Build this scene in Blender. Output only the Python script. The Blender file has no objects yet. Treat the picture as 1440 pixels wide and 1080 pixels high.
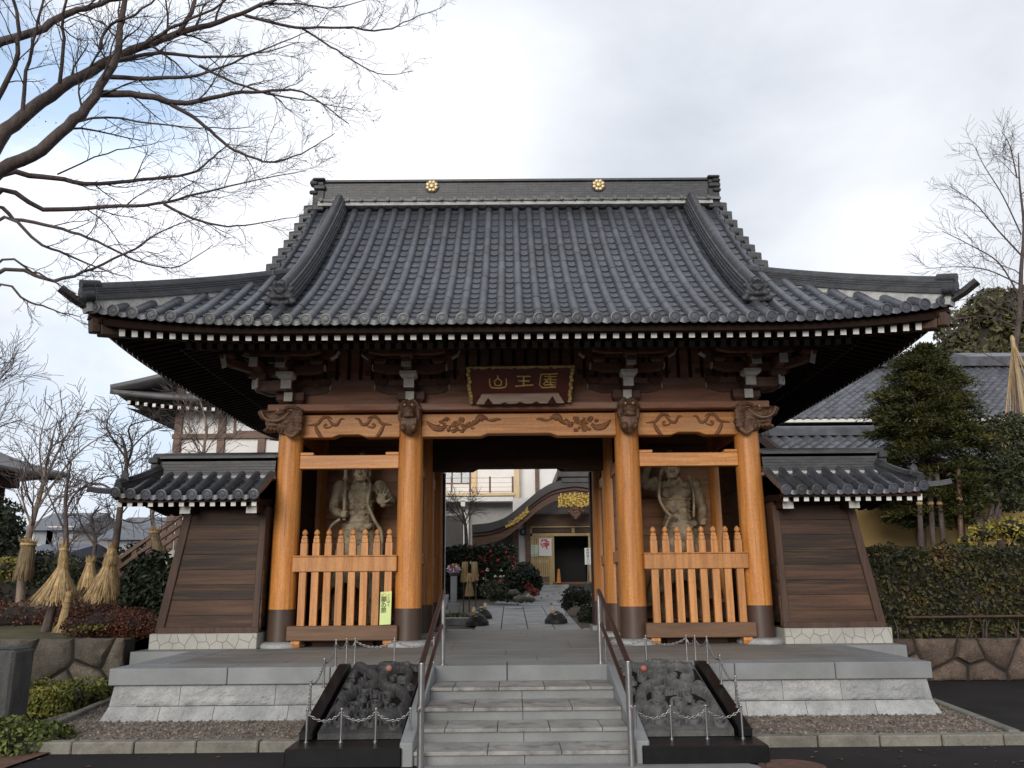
import bpy, math, random
from mathutils import Vector, Matrix, noise
from math import pi, sin, cos, radians, sqrt, hypot, atan2, exp
S = bpy.context.scene
COL = S.collection

# ------------------------------------------------------------------ camera
F, TH, ROLL, YAW, P = 1170., radians(13.4), radians(0.5), -.0034, .66
CAM = Vector((-.154, -13.77, P + .963))
FW = Vector((sin(-YAW)*cos(TH), cos(YAW)*cos(TH), sin(TH)))
_r = FW.cross(Vector((0, 0, 1))).normalized(); _u = _r.cross(FW)
RT = _r*cos(ROLL) - _u*sin(ROLL); UP = _u*cos(ROLL) + _r*sin(ROLL)
cd = bpy.data.cameras.new('camera'); co = bpy.data.objects.new('camera', cd); COL.objects.link(co)
cd.sensor_fit = 'HORIZONTAL'; cd.sensor_width = 36.; cd.lens = 36.*F/1440.
cd.clip_start = .1; cd.clip_end = 3000.
co.matrix_world = Matrix(((RT.x, UP.x, -FW.x, CAM.x), (RT.y, UP.y, -FW.y, CAM.y), (RT.z, UP.z, -FW.z, CAM.z), (0, 0, 0, 1)))
S.camera = co
def ray(x, y): return FW + RT*((x-720.)/F) + UP*((540.-y)/F)
def at(x, y, Y):
    d = ray(x, y); return CAM + d*((Y-CAM.y)/d.y)

# ------------------------------------------------------------------ world
SUN_EL, SUN_AZ = radians(18), radians(194)     # azimuth from +Y clockwise; behind the viewer's left shoulder
W = bpy.data.worlds.new('World'); S.world = W; W.use_nodes = True
nt = W.node_tree; N = nt.nodes; L = nt.links; N.clear()
wo = N.new('ShaderNodeOutputWorld'); bg = N.new('ShaderNodeBackground'); bg2 = N.new('ShaderNodeBackground')
sky = N.new('ShaderNodeTexSky'); sky.sky_type = 'NISHITA'; sky.sun_disc = False
sky.sun_elevation = SUN_EL; sky.sun_rotation = SUN_AZ
L.new(sky.outputs[0], bg.inputs[0]); bg.inputs[1].default_value = .15
tc = N.new('ShaderNodeTexCoord')
def wn(scale, det=6., rough=.55, stretch=(1, 1, 1.8), off=(0, 0, 0)):
    mp = N.new('ShaderNodeMapping'); mp.inputs['Scale'].default_value = stretch; mp.inputs['Location'].default_value = off
    L.new(tc.outputs['Generated'], mp.inputs[0])
    n = N.new('ShaderNodeTexNoise'); n.inputs['Scale'].default_value = scale; n.inputs['Detail'].default_value = det; n.inputs['Roughness'].default_value = rough
    n.inputs['Distortion'].default_value = .3
    L.new(mp.outputs[0], n.inputs['Vector']); return n.outputs[0]
def mth(op, a, b=None, c=None, clamp=False):
    m = N.new('ShaderNodeMath'); m.operation = op; m.use_clamp = clamp
    for i, v in enumerate((a, b, c)):
        if v is None: continue
        if isinstance(v, (int, float)): m.inputs[i].default_value = v
        else: L.new(v, m.inputs[i])
    return m.outputs[0]
def spot(x, y, width):                          # a soft patch of sky round one direction
    d = ray(x, y).normalized()
    vd = N.new('ShaderNodeVectorMath'); vd.operation = 'DOT_PRODUCT'; L.new(tc.outputs['Generated'], vd.inputs[0]); vd.inputs[1].default_value = d
    k = 1./(1.-cos(width))
    return mth('POWER', 2.718, mth('MULTIPLY', mth('SUBTRACT', vd.outputs['Value'], 1.), k))
n1 = wn(2.2); n2 = wn(5.0, off=(3, 1, 0)); n3 = wn(1.1, 3., off=(7, 2, 1))
# brightness of the cloud sheet
br = mth('ADD', mth('MULTIPLY', n1, .34), mth('MULTIPLY', n2, .16))
br = mth('ADD', br, .56)
for (x, y, w, g) in ((600, 190, .14, .24), (180, 240, .16, .20), (100, 190, .12, .14), (1230, 340, .12, .16), (150, 560, .22, .02), (920, 240, .18, -.06), (1060, 300, .12, -.04), (760, 60, .08, .05)):
    br = mth('ADD', br, mth('MULTIPLY', spot(x, y, w), g))
# where the sheet breaks open to blue
op = mth('ADD', mth('MULTIPLY', spot(20, 90, .10), 1.1), mth('MULTIPLY', spot(215, 105, .075), 1.1))
op = mth('ADD', op, mth('MULTIPLY', spot(60, 400, .10), .25)); op = mth('ADD', op, mth('MULTIPLY', spot(180, 600, .12), .45))
op = mth('MULTIPLY', op, mth('MULTIPLY', mth('SUBTRACT', wn(4.5, 7., .6, off=(1, 5, 2)), .36), 5., clamp=True), clamp=True)
cr = N.new('ShaderNodeMix'); cr.data_type = 'RGBA'
L.new(mth('MULTIPLY', mth('SUBTRACT', br, .72), 2.9, clamp=True), cr.inputs[0])
cr.inputs[6].default_value = (.745, .80, .885, 1); cr.inputs[7].default_value = (1., 1., 1.03, 1)
tint = N.new('ShaderNodeMix'); tint.data_type = 'RGBA'; L.new(mth('MULTIPLY', op, .7), tint.inputs[0]); L.new(cr.outputs[2], tint.inputs[6]); tint.inputs[7].default_value = (.42, .66, 1., 1)
L.new(tint.outputs[2], bg2.inputs[0]); sx = N.new('ShaderNodeSeparateXYZ'); L.new(tc.outputs['Generated'], sx.inputs[0])
fb = mth('ADD', .98, mth('MULTIPLY', sx.outputs[1], .18))          # sky set brighter ahead and dimmer behind the viewer, to balance the light
L.new(mth('MULTIPLY', mth('MULTIPLY', br, fb), 1.05), bg2.inputs[1])
mx = N.new('ShaderNodeMixShader'); L.new(mth('SUBTRACT', 1., mth('MULTIPLY', op, .35)), mx.inputs[0])
L.new(bg.outputs[0], mx.inputs[1]); L.new(bg2.outputs[0], mx.inputs[2]); L.new(mx.outputs[0], wo.inputs[0])

sl = bpy.data.lights.new('sun', 'SUN'); sl.energy = 2.2; sl.angle = radians(32); sl.color = (1., .94, .85)
so = bpy.data.objects.new('sun', sl); COL.objects.link(so)
sd = Vector((sin(SUN_AZ)*cos(SUN_EL), cos(SUN_AZ)*cos(SUN_EL), sin(SUN_EL)))
so.rotation_euler = sd.to_track_quat('Z', 'Y').to_euler()
S.view_settings.view_transform = 'Standard'; S.view_settings.look = 'None'; S.view_settings.exposure = .08; S.view_settings.gamma = 1.
S.view_settings.use_curve_mapping = False
S.cycles.max_bounces = 6; S.cycles.diffuse_bounces = 4

# ------------------------------------------------------------------ helpers
def V(*a): return Vector(a if len(a) > 1 else a[0])
class MB:
    def __init__(s): s.v = []; s.f = []
    def add(s, vs, fs):
        o = len(s.v); s.v.extend(vs); s.f.extend([tuple(i+o for i in f) for f in fs]); return o
    def box(s, a, b):
        x0, y0, z0 = a; x1, y1, z1 = b
        s.add([(x0, y0, z0), (x1, y0, z0), (x1, y1, z0), (x0, y1, z0), (x0, y0, z1), (x1, y0, z1), (x1, y1, z1), (x0, y1, z1)],
              [(0, 3, 2, 1), (4, 5, 6, 7), (0, 1, 5, 4), (1, 2, 6, 5), (2, 3, 7, 6), (3, 0, 4, 7)]); return s
    def bar(s, p, q, w, h, up=(0, 0, 1)):       # rectangular bar from p to q
        p, q = V(p), V(q); t = (q-p).normalized(); u = V(up); sd_ = t.cross(u)
        if sd_.length < 1e-4: sd_ = t.cross(V(0, 1, 0))
        sd_.normalize(); u = sd_.cross(t); sd_ = sd_*w/2; u = u*h/2
        c = [p-sd_-u, p+sd_-u, p+sd_+u, p-sd_+u, q-sd_-u, q+sd_-u, q+sd_+u, q-sd_+u]
        s.add([tuple(x) for x in c], [(0, 1, 2, 3), (7, 6, 5, 4), (0, 4, 5, 1), (1, 5, 6, 2), (2, 6, 7, 3), (3, 7, 4, 0)]); return s
    def tube(s, pts, r, n=8, cap=True):
        pts = [V(p) for p in pts]; m = len(pts)
        if not isinstance(r, (list, tuple)): r = [r]*m
        t0 = (pts[1]-pts[0]).normalized(); a = t0.cross(V(0, 0, 1))
        if a.length < .05: a = t0.cross(V(0, 1, 0))
        a.normalize(); vs = []
        for i, p in enumerate(pts):
            t = (pts[min(i+1, m-1)]-pts[max(i-1, 0)])
            if t.length < 1e-7: t = t0
            t.normalize(); a = a - t*a.dot(t)
            if a.length < 1e-5: a = t.orthogonal()
            a.normalize(); b = t.cross(a)
            for k in range(n):
                w = 2*pi*k/n; vs.append(tuple(p + (a*cos(w)+b*sin(w))*r[i]))
        fs = [(i*n+k, i*n+(k+1) % n, (i+1)*n+(k+1) % n, (i+1)*n+k) for i in range(m-1) for k in range(n)]
        if cap: fs += [tuple(range(n-1, -1, -1)), tuple((m-1)*n+k for k in range(n))]
        s.add(vs, fs); return s
    def lathe(s, prof, c=(0, 0, 0), n=24, ax=None):
        # prof: (radius, height) list
        vs = []; c = V(c)
        A = V(ax).normalized() if ax else V(0, 0, 1); X = A.orthogonal().normalized() if ax else V(1, 0, 0); Y = A.cross(X)
        for r, z in prof:
            for k in range(n):
                w = 2*pi*k/n; vs.append(tuple(c + X*(r*cos(w)) + Y*(r*sin(w)) + A*z))
        m = len(prof)
        fs = [(i*n+k, i*n+(k+1) % n, (i+1)*n+(k+1) % n, (i+1)*n+k) for i in range(m-1) for k in range(n)]
        fs += [tuple(range(n-1, -1, -1)), tuple((m-1)*n+k for k in range(n))]
        s.add(vs, fs); return s
    def prism(s, poly, axis, a, b):
        # poly: 2-D list; axis 'x','y','z' extrude from a to b
        def mk(p, w):
            return (w, p[0], p[1]) if axis == 'x' else (p[0], w, p[1]) if axis == 'y' else (p[0], p[1], w)
        n = len(poly); vs = [mk(p, a) for p in poly]+[mk(p, b) for p in poly]
        s.add(vs, [tuple(range(n)), tuple(range(2*n-1, n-1, -1))]+[(i, i+n, (i+1) % n+n, (i+1) % n) for i in range(n)]); return s
    def ell(s, c, r, rot=None, nu=12, nv=8):
        vs = []; c = V(c); r = (r, r, r) if isinstance(r, (int, float)) else r
        for j in range(1, nv):
            a = pi*j/nv
            for i in range(nu):
                w = 2*pi*i/nu; q = V(r[0]*sin(a)*cos(w), r[1]*sin(a)*sin(w), r[2]*cos(a))
                if rot: q = rot @ q
                vs.append(tuple(c+q))
        t = V(0, 0, r[2]); t = rot @ t if rot else t
        vs += [tuple(c+t), tuple(c-t)]; T = len(vs)-2; B = T+1
        fs = [(j*nu+i, (j+1)*nu+i, (j+1)*nu+(i+1) % nu, j*nu+(i+1) % nu) for j in range(nv-2) for i in range(nu)]
        fs += [(T, i, (i+1) % nu) for i in range(nu)]+[(B, (nv-2)*nu+(i+1) % nu, (nv-2)*nu+i) for i in range(nu)]
        s.add(vs, fs); return s
    def sweep(s, pts, prof, cap=True):          # prof: (side, up) closed loop, world-up frame
        pts = [V(p) for p in pts]; m = len(pts); n = len(prof); vs = []
        for i, p in enumerate(pts):
            t = (pts[min(i+1, m-1)]-pts[max(i-1, 0)]).normalized(); sd_ = t.cross(V(0, 0, 1)).normalized(); u = sd_.cross(t)
            for a, b in prof: vs.append(tuple(p+sd_*a+u*b))
        fs = [(i*n+k, (i+1)*n+k, (i+1)*n+(k+1) % n, i*n+(k+1) % n) for i in range(m-1) for k in range(n)]
        if cap: fs += [tuple(range(n)), tuple((m-1)*n+k for k in range(n-1, -1, -1))]
        s.add(vs, fs); return s
    def grid(s, fn, nu, nv):
        vs = [tuple(fn(i/nu, j/nv)) for j in range(nv+1) for i in range(nu+1)]
        s.add(vs, [(j*(nu+1)+i, j*(nu+1)+i+1, (j+1)*(nu+1)+i+1, (j+1)*(nu+1)+i) for j in range(nv) for i in range(nu)]); return s
    def build(s, name, mat, parent=None, smooth=None, bevel=0, loc=None):
        me = bpy.data.meshes.new(name)
        vs = s.v
        if parent is not None and loc is None:
            w = parent.get('_o', (0, 0, 0)); vs = [(a-w[0], b-w[1], c-w[2]) for a, b, c in vs]
        elif loc is not None:
            vs = [(a-loc[0], b-loc[1], c-loc[2]) for a, b, c in vs]
        me.from_pydata(vs, [], s.f); me.validate(); me.update()
        if mat: me.materials.append(mat)
        o = bpy.data.objects.new(name, me); COL.objects.link(o)
        if smooth is not None:
            me.shade_smooth()
            if smooth < 180:
                try: me.set_sharp_from_angle(angle=radians(smooth))
                except Exception: pass
        if bevel:
            b = o.modifiers.new('bevel', 'BEVEL'); b.width = bevel; b.segments = 1; b.limit_method = 'ANGLE'; b.angle_limit = radians(40)
        if parent is not None:
            o.parent = parent; o['_o'] = parent.get('_o', (0, 0, 0))
        if loc is not None:
            o.location = loc; o['_o'] = loc
        return o
def tag(o, label=None, cat=None, group=None, kind=None):
    if label: o['label'] = label
    if cat: o['category'] = cat
    if group: o['group'] = group
    if kind: o['kind'] = kind
    return o
def thing(name, loc, label, cat, group=None):
    o = bpy.data.objects.new(name, None); COL.objects.link(o); o.location = loc; o['_o'] = tuple(loc); o.empty_display_size = .2
    return tag(o, label, cat, group)
def struct(name, mb, mat, **k):
    o = mb.build(name, mat, **k); o['kind'] = 'structure'; return o
def clone(o, parent=None, shift=None):
    c = o.copy(); COL.objects.link(c)
    if parent is not None: c.parent = parent
    if shift is not None: c.location = V(c.location)+V(shift)
    for ch in list(o.children): clone(ch, c)
    return c
def remesh(o, vox, disp=0, dscale=.1, smooth_it=0):
    m = o.modifiers.new('remesh', 'REMESH'); m.mode = 'VOXEL'; m.voxel_size = vox; m.use_smooth_shade = True
    if smooth_it:
        k = o.modifiers.new('smooth', 'SMOOTH'); k.iterations = smooth_it; k.factor = .5
    if disp:
        tx = bpy.data.textures.new('carve', 'CLOUDS'); tx.noise_scale = dscale; tx.noise_depth = 3
        d = o.modifiers.new('disp', 'DISPLACE'); d.texture = tx; d.strength = disp; d.mid_level = .5; d.texture_coords = 'LOCAL'
    return o
def text_mesh(body, size, thick=.002):
    c = bpy.data.curves.new('text', 'FONT'); c.body = body; c.size = size; c.extrude = thick; c.align_x = 'CENTER'; c.align_y = 'CENTER'; c.resolution_u = 3
    o = bpy.data.objects.new('text', c); COL.objects.link(o); dg = bpy.context.evaluated_depsgraph_get()
    m = bpy.data.meshes.new_from_object(o.evaluated_get(dg)); bpy.data.objects.remove(o); bpy.data.curves.remove(c)
    return m
def put_text(body, size, pos, rot, mat, parent, name='lettering', thick=.002):
    m = text_mesh(body, size, thick); m.materials.clear(); m.materials.append(mat)
    o = bpy.data.objects.new(name, m); COL.objects.link(o); w = parent.get('_o', (0, 0, 0))
    o.parent = parent; o.location = V(pos)-V(w); o.rotation_euler = rot; return o

# ------------------------------------------------------------------ materials
def M(name, col, col2=None, rough=.6, scale=3., stretch=(1, 1, 1), bump=.15, bscale=30., bstretch=None, island=0., metal=0., fine=0., fscale=120., lo=.35, hi=.65, spec=.5, col3=None, dirt=None, objvar=0., crack=None):
    m = bpy.data.materials.new(name); m.use_nodes = True; t = m.node_tree; n = t.nodes; l = t.links
    b = n['Principled BSDF']; b.inputs['Roughness'].default_value = rough; b.inputs['Metallic'].default_value = metal
    b.inputs['Specular IOR Level'].default_value = spec
    col2 = col2 or tuple(c*.7 for c in col)
    g = n.new('ShaderNodeTexCoord'); oi = n.new('ShaderNodeObjectInfo')
    off = n.new('ShaderNodeVectorMath'); off.operation = 'SCALE'; off.inputs[0].default_value = (37., 19., 53.); l.new(oi.outputs['Random'], off.inputs['Scale'])
    ad = n.new('ShaderNodeVectorMath'); ad.operation = 'ADD'; l.new(g.outputs['Object'], ad.inputs[0]); l.new(off.outputs[0], ad.inputs[1])
    def nz(sc, st, det=6.):
        mp = n.new('ShaderNodeMapping'); mp.inputs['Scale'].default_value = st; l.new(ad.outputs[0], mp.inputs[0])
        x = n.new('ShaderNodeTexNoise'); x.inputs['Scale'].default_value = sc; x.inputs['Detail'].default_value = det; x.inputs['Roughness'].default_value = .6
        l.new(mp.outputs[0], x.inputs['Vector']); return x.outputs[0]
    def ramp(v, stops):
        r = n.new('ShaderNodeValToRGB'); e = r.color_ramp.elements
        while len(e) < len(stops): e.new(.5)
        for q, (p_, c_) in zip(e, stops): q.position = p_; q.color = (*c_[:3], 1)
        l.new(v, r.inputs[0]); return r.outputs[0]
    def mix(fac, a, c, typ='MIX'):
        x = n.new('ShaderNodeMix'); x.data_type = 'RGBA'; x.blend_type = typ
        if isinstance(fac, float): x.inputs[0].default_value = fac
        else: l.new(fac, x.inputs[0])
        for i, q in ((6, a), (7, c)):
            if isinstance(q, tuple): x.inputs[i].default_value = (*q[:3], 1)
            else: l.new(q, x.inputs[i])
        return x.outputs[2]
    st = [(lo, col2), (hi, col)]
    if col3: st.append((min(hi+.18, 1.), col3))
    c = ramp(nz(scale, stretch), st)
    if fine:
        f = ramp(nz(fscale, (1, 1, 1), 3.), [(.35, (1-fine,)*3), (.65, (1+fine,)*3)])
        c = mix(1., c, f, 'MULTIPLY')
    if island:
        ge = n.new('ShaderNodeNewGeometry')
        f = ramp(ge.outputs['Random Per Island'], [(0., (1-island,)*3), (1., (1+island,)*3)])
        c = mix(1., c, f, 'MULTIPLY')
    if objvar:
        c = mix(1., c, ramp(oi.outputs['Random'], [(0., (1-objvar, 1-objvar*1.1, 1-objvar*1.2)), (1., (1+objvar,)*3)]), 'MULTIPLY')
    if crack:
        c = mix(ramp(nz(crack[1], crack[2], 2.), [(.66, (0, 0, 0)), (.71, (crack[3],)*3)]), c, crack[0])
    if dirt:
        c = mix(ramp(nz(dirt[1], dirt[2], 5.), [(.5, (0, 0, 0)), (.72, (dirt[3],)*3)]), c, dirt[0])
    l.new(c, b.inputs['Base Color'])
    if bump:
        bp = n.new('ShaderNodeBump'); bp.inputs['Strength'].default_value = min(1., bump); bp.inputs['Distance'].default_value = .02
        l.new(nz(bscale, bstretch or stretch), bp.inputs['Height']); l.new(bp.outputs[0], b.inputs['Normal'])
    return m
WOOD = M('cypress_wood', (.60, .25, .062), (.43, .16, .034), .48, 2.6, (7, 7, .35), .2, 5., (9, 9, .5), objvar=.09, lo=.38, hi=.62, crack=((.16, .06, .02), 2.4, (14, 14, .22), .75), fine=.1, fscale=25., dirt=((.33, .16, .06), 1.3, (3, 3, .4), .55))
WOODH = M('cypress_beam', (.60, .265, .078), (.43, .17, .045), .5, 2.6, (.35, 7, 7), .2, 5., (.5, 9, 9), objvar=.08, lo=.38, hi=.62, crack=((.18, .07, .025), 2.4, (.22, 14, 14), .6), fine=.1, fscale=25., dirt=((.42, .24, .13), 1.6, (.6, 3, 3), .5))
WOODP = M('pale_rail_wood', (.58, .265, .09), (.42, .178, .056), .55, 2.8, (6, 6, .4), .2, 6., objvar=.14, lo=.40, hi=.60, fine=.08, fscale=30.)
FRIEZE = M('weathered_frieze', (.36, .165, .095), (.20, .082, .047), .6, 2., (.5, 4, 4), .15, 8., fine=.12, fscale=40., dirt=((.36, .26, .22), 1.2, (.6, 2, 4), .6))
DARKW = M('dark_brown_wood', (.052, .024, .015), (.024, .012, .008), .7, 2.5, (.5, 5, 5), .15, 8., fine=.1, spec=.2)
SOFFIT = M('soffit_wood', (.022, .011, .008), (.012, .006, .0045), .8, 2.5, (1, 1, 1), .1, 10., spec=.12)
PLANK = M('weathered_plank', (.074, .033, .0165), (.022, .0105, .0065), .65, 1.6, (.35, 3, 4.5), .25, 6., (.5, 5, 9), island=.62, fine=.15, fscale=50., dirt=((.15, .078, .036), 2., (.3, 2, 6), .55))
POSTW = M('old_post_wood', (.085, .044, .028), (.046, .023, .015), .65, 2.5, (5, 5, .5), .2, 8., fine=.1)
SHOE = M('dark_column_wrap', (.078, .046, .034), (.06, .036, .027), .45, 2., (1, 1, 1), .05, 30.)
WHITE = M('white_paint', (.8, .79, .76), (.68, .66, .62), .6, 6., bump=.05, island=.08)
GREYW = M('greyed_white_paint', (.66, .64, .61), (.50, .48, .45), .65, 6., bump=.05)
CARVE = M('carved_dark_wood', (.21, .115, .07), (.085, .042, .026), .55, 7., bump=.5, bscale=25., fine=.2, fscale=60.)
INCISE = M('incised_brown_wood', (.27, .115, .045), (.19, .075, .03), .6, 5., bump=.2)
TILE = M('roof_tile', (.082, .089, .108), (.058, .062, .074), .33, 2.2, (1, 1, 1), .12, 40., island=.24, fine=.1, fscale=30., dirt=((.036, .034, .034), .7, (1, 1, 1), .75))
TILED = M('ridge_tile', (.062, .064, .072), (.036, .037, .042), .45, 5., (1, 1, 4), .2, 30., fine=.15, fscale=25., dirt=((.12, .12, .12), 2.5, (1, 1, 3), .5))
DEMON = M('demon_tile', (.045, .046, .052), (.024, .024, .028), .5, 9., bump=.4, bscale=30.)
MORTAR = M('white_mortar', (.52, .52, .51), (.36, .36, .35), .8, 8., bump=.2)
GOLD = M('gold', (.74, .50, .16), (.5, .31, .08), .33, 20., bump=.15, metal=.85)
GOLDP = M('pale_gold', (.82, .66, .40), (.66, .48, .24), .4, 20., bump=.1, metal=.4)
LACQ = M('dark_red_lacquer', (.105, .018, .010), (.07, .012, .008), .5, 3., bump=.03)
GRAN = M('granite', (.245, .255, .262), (.185, .192, .198), .6, 1.6, bump=.08, bscale=60., fine=.16, fscale=160., island=.09, dirt=((.15, .155, .15), 1.2, (1, 1, 1), .5))
GRANL = M('rough_granite', (.40, .405, .405), (.26, .265, .27), .8, 4., bump=1., bscale=16., fine=.2, fscale=90., island=.10, dirt=((.23, .24, .25), 1.5, (1, 1, 1), .6))
GRANF = M('worn_granite_floor', (.222, .218, .208), (.155, .153, .148), .6, 1.3, (.8, 1.6, 1), .08, 60., fine=.1, fscale=150., island=.07)
TREAD = M('worn_step_tread', (.32, .31, .29), (.20, .195, .185), .7, 2.6, bump=.15, bscale=40., fine=.12, fscale=120., island=.07, dirt=((.085, .078, .062), 5., (1, 1, 1.), .85))
WBASE = M('pale_jointed_stone', (.44, .43, .39), (.34, .33, .30), .7, 2., bump=.1, bscale=50., fine=.05)
JOINT = M('stone_joint', (.19, .18, .17), None, .8, 6.)
FIELD = M('field_stone', (.135, .110, .082), (.06, .050, .038), .85, 4., bump=.9, bscale=14., island=.35, fine=.4, fscale=50., dirt=((.10, .10, .075), 1.5, (1, 1, 1), .7))
FIELDR = M('reddish_field_stone', (.13, .090, .067), (.058, .041, .033), .85, 4., bump=.9, bscale=14., island=.35, fine=.4, fscale=50.)
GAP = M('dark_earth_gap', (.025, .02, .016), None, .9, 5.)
ASPH = M('asphalt', (.024, .0205, .0205), (.012, .0105, .011), .85, .8, spec=.2, bump=.35, bscale=120., fine=.4, fscale=220., dirt=((.032, .027, .024), .5, (1, 1, 1), .5))
PAVE = M('pale_paving', (.25, .24, .235), (.17, .165, .16), .7, 2., bump=.1, bscale=50., fine=.1)
KERB = M('kerb_concrete', (.235, .222, .185), (.13, .123, .105), .8, 4., bump=.3, bscale=30., fine=.15, fscale=70., island=.12)
GRAVEL = M('gravel_stone', (.21, .172, .14), (.085, .068, .057), .8, 8., bump=.3, bscale=40., island=.55)
SOIL = M('soil', (.085, .063, .045), (.045, .034, .025), .9, 3., bump=.6, bscale=20., fine=.3)
GRASS = M('grassy_soil', (.085, .082, .024), (.042, .034, .015), .9, 2.5, bump=.7, bscale=25., fine=.3)
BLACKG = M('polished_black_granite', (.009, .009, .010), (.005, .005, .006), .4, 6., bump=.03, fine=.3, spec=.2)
RELIEF = M('carved_black_stone', (.050, .048, .047), (.022, .0215, .022), .6, 8., bump=.3, bscale=40., fine=.15)
RELIEFL = M('carved_grey_stone', (.115, .113, .110), (.055, .054, .053), .6, 8., bump=.3, bscale=40., fine=.15)
STEEL = M('stainless_steel', (.42, .41, .41), (.32, .31, .31), .32, 6., bump=.02, metal=.9)
BRAIL = M('brown_handrail', (.040, .017, .014), (.026, .011, .010), .4, 6., bump=.03)
BARK = M('dark_bark', (.115, .085, .075), (.055, .040, .037), .85, 6., (2, 2, .6), .6, 18., fine=.2, fscale=60.)
BARKP = M('twig_bark', (.115, .09, .088), (.06, .046, .046), .85, 6., bump=.3, bscale=25.)
BARKL = M('pale_bark', (.30, .235, .18), (.16, .12, .095), .85, 5., (2, 2, .6), .5, 18., fine=.2)
STRAW = M('straw', (.60, .425, .215), (.34, .225, .10), .7, 5., (5, 5, .6), .4, 30., island=.3, fine=.15)
def leafmat(name, a, b, c, isl=.45):
    m = M(name, a, b, .55, 1.7, bump=0, island=isl, col3=c, lo=.34, hi=.56, spec=.35); return m
CONIF = leafmat('conifer_leaf', (.056, .056, .012), (.020, .028, .008), (.115, .092, .016), .5)
HEDGE = leafmat('hedge_leaf', (.052, .050, .015), (.016, .021, .008), (.15, .08, .024), .55)
CAMEL = leafmat('camellia_leaf', (.018, .027, .012), (.008, .013, .007), (.034, .042, .018), .5)
BROAD = leafmat('broad_leaf', (.042, .050, .017), (.017, .025, .010), (.075, .072, .024), .5)
AZAL = leafmat('red_azalea_leaf', (.115, .034, .016), (.045, .018, .010), (.16, .06, .022), .5)
GCOV = leafmat('bright_ground_leaf', (.12, .125, .022), (.045, .058, .012), (.23, .20, .035), .5)
YELL = leafmat('yellow_leaf', (.28, .23, .035), (.12, .11, .02), (.40, .34, .06), .4)
FOR = leafmat('forest_leaf', (.10, .092, .036), (.05, .054, .024), (.15, .115, .045), .35)
DRY = leafmat('dry_leaf', (.16, .085, .04), (.09, .05, .03), (.2, .12, .06), .4)
PLAST = M('white_plaster', (.84, .82, .81), (.76, .745, .74), .85, 1.2, bump=.05, bscale=30.)
CREAM = M('cream_trim', (.74, .56, .34), (.64, .47, .27), .7, 2., bump=.05)
OCHRE = M('ochre_plaster', (.58, .40, .16), (.46, .31, .125), .85, 1., bump=.1, bscale=30., fine=.06)
COPPER = M('dark_copper_roof', (.062, .055, .055), (.035, .032, .033), .45, 2., bump=.1)
BGTILE = M('far_roof_tile', (.11, .115, .135), (.055, .058, .068), .4, 3., bump=.1, island=.3)
BROWNB = M('brown_board', (.16, .082, .05), (.09, .046, .03), .55, 2., (.5, 4, 4), .1, 8.)
PALEW = M('pale_door_wood', (.55, .40, .20), (.42, .29, .13), .55, 3., (4, 4, .5), .05, 8.)
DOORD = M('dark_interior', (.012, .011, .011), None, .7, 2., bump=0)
GLASS = M('window_glass', (.35, .38, .42), (.25, .28, .32), .1, 2., bump=0)
BLACK = M('black_ink', (.012, .012, .012), None, .6, 2., bump=0)
PAPER = M('white_board', (.80, .80, .78), (.74, .74, .72), .7, 2., bump=0)
LIME = M('pale_yellow_green_card', (.72, .80, .30), (.62, .76, .32), .6, 3., bump=0)
RED = M('red_print', (.62, .07, .09), None, .6, 2., bump=0)
PINK = M('pink_print', (.78, .36, .40), None, .6, 2., bump=0)
ORANGE = M('orange_plastic', (.72, .27, .05), None, .5, 2., bump=0)
REDF = M('red_petal', (.50, .035, .045), (.35, .02, .03), .6, 5., bump=0, island=.3)
PINKF = M('pink_petal', (.70, .50, .62), (.5, .3, .5), .6, 5., bump=0, island=.3)
STATUE = M('old_painted_wood', (.34, .275, .185), (.115, .085, .054), .7, 6., bump=.5, bscale=22., fine=.15, fscale=60., dirt=((.30, .27, .225), 2.5, (1, 1, 1), .5))
STATR = M('darker_statue_wood', (.27, .205, .13), (.09, .062, .038), .7, 6., bump=.5, bscale=22., fine=.15, fscale=60., dirt=((.22, .185, .14), 2.5, (1, 1, 1), .4))
STRAWD = M('weathered_straw', (.30, .22, .125), (.15, .105, .055), .8, 5., (5, 5, .6), .4, 30., island=.3, fine=.2)
BAMB = M('bamboo', (.52, .40, .22), (.40, .29, .15), .5, 4., (3, 3, .5), .05)
STONEP = M('dark_stone_pillar', (.075, .074, .072), (.034, .034, .033), .75, 4., (2, 2, .7), .5, 12., fine=.25, fscale=60.)
IRON = M('rusty_iron', (.12, .062, .042), (.06, .035, .028), .6, 8., bump=.3)
# ------------------------------------------------------------------ ground and setting
rng = random.Random(5)
g = MB(); g.grid(lambda u, v: (-600+1200*u, -200+900*v, 0), 12, 9); struct('road', g, ASPH)
g = MB(); g.box((-1.0, -7.2, -.02), (1.95, -5.62, .012)); g.add([(1.95, -5.62, .012), (1.95, -7.2, .012), (3.0, -7.2, .012)], [(0, 1, 2)])
struct('pavement', g, PAVE)
def slopez(y): return .54+.035*(y-4.4)
g = MB(); g.grid(lambda u, v: (-7+90*u, 4.42+150*v**2, slopez(4.42+min(150*v**2, 34))), 8, 24); struct('courtyard_ground', g, SOIL)
g = MB(); g.grid(lambda u, v: (-90+84.0*u, -.62+150*v**2, .80+.2*min(1., v*4)+.05*noise.noise((u*40, v*30, 1))), 60, 50); struct('garden_ground', g, GRASS)
g = MB(); g.box((6.3, .62, -.1), (90, 4.5, .60)); struct('terrace_ground', g, SOIL)
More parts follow.
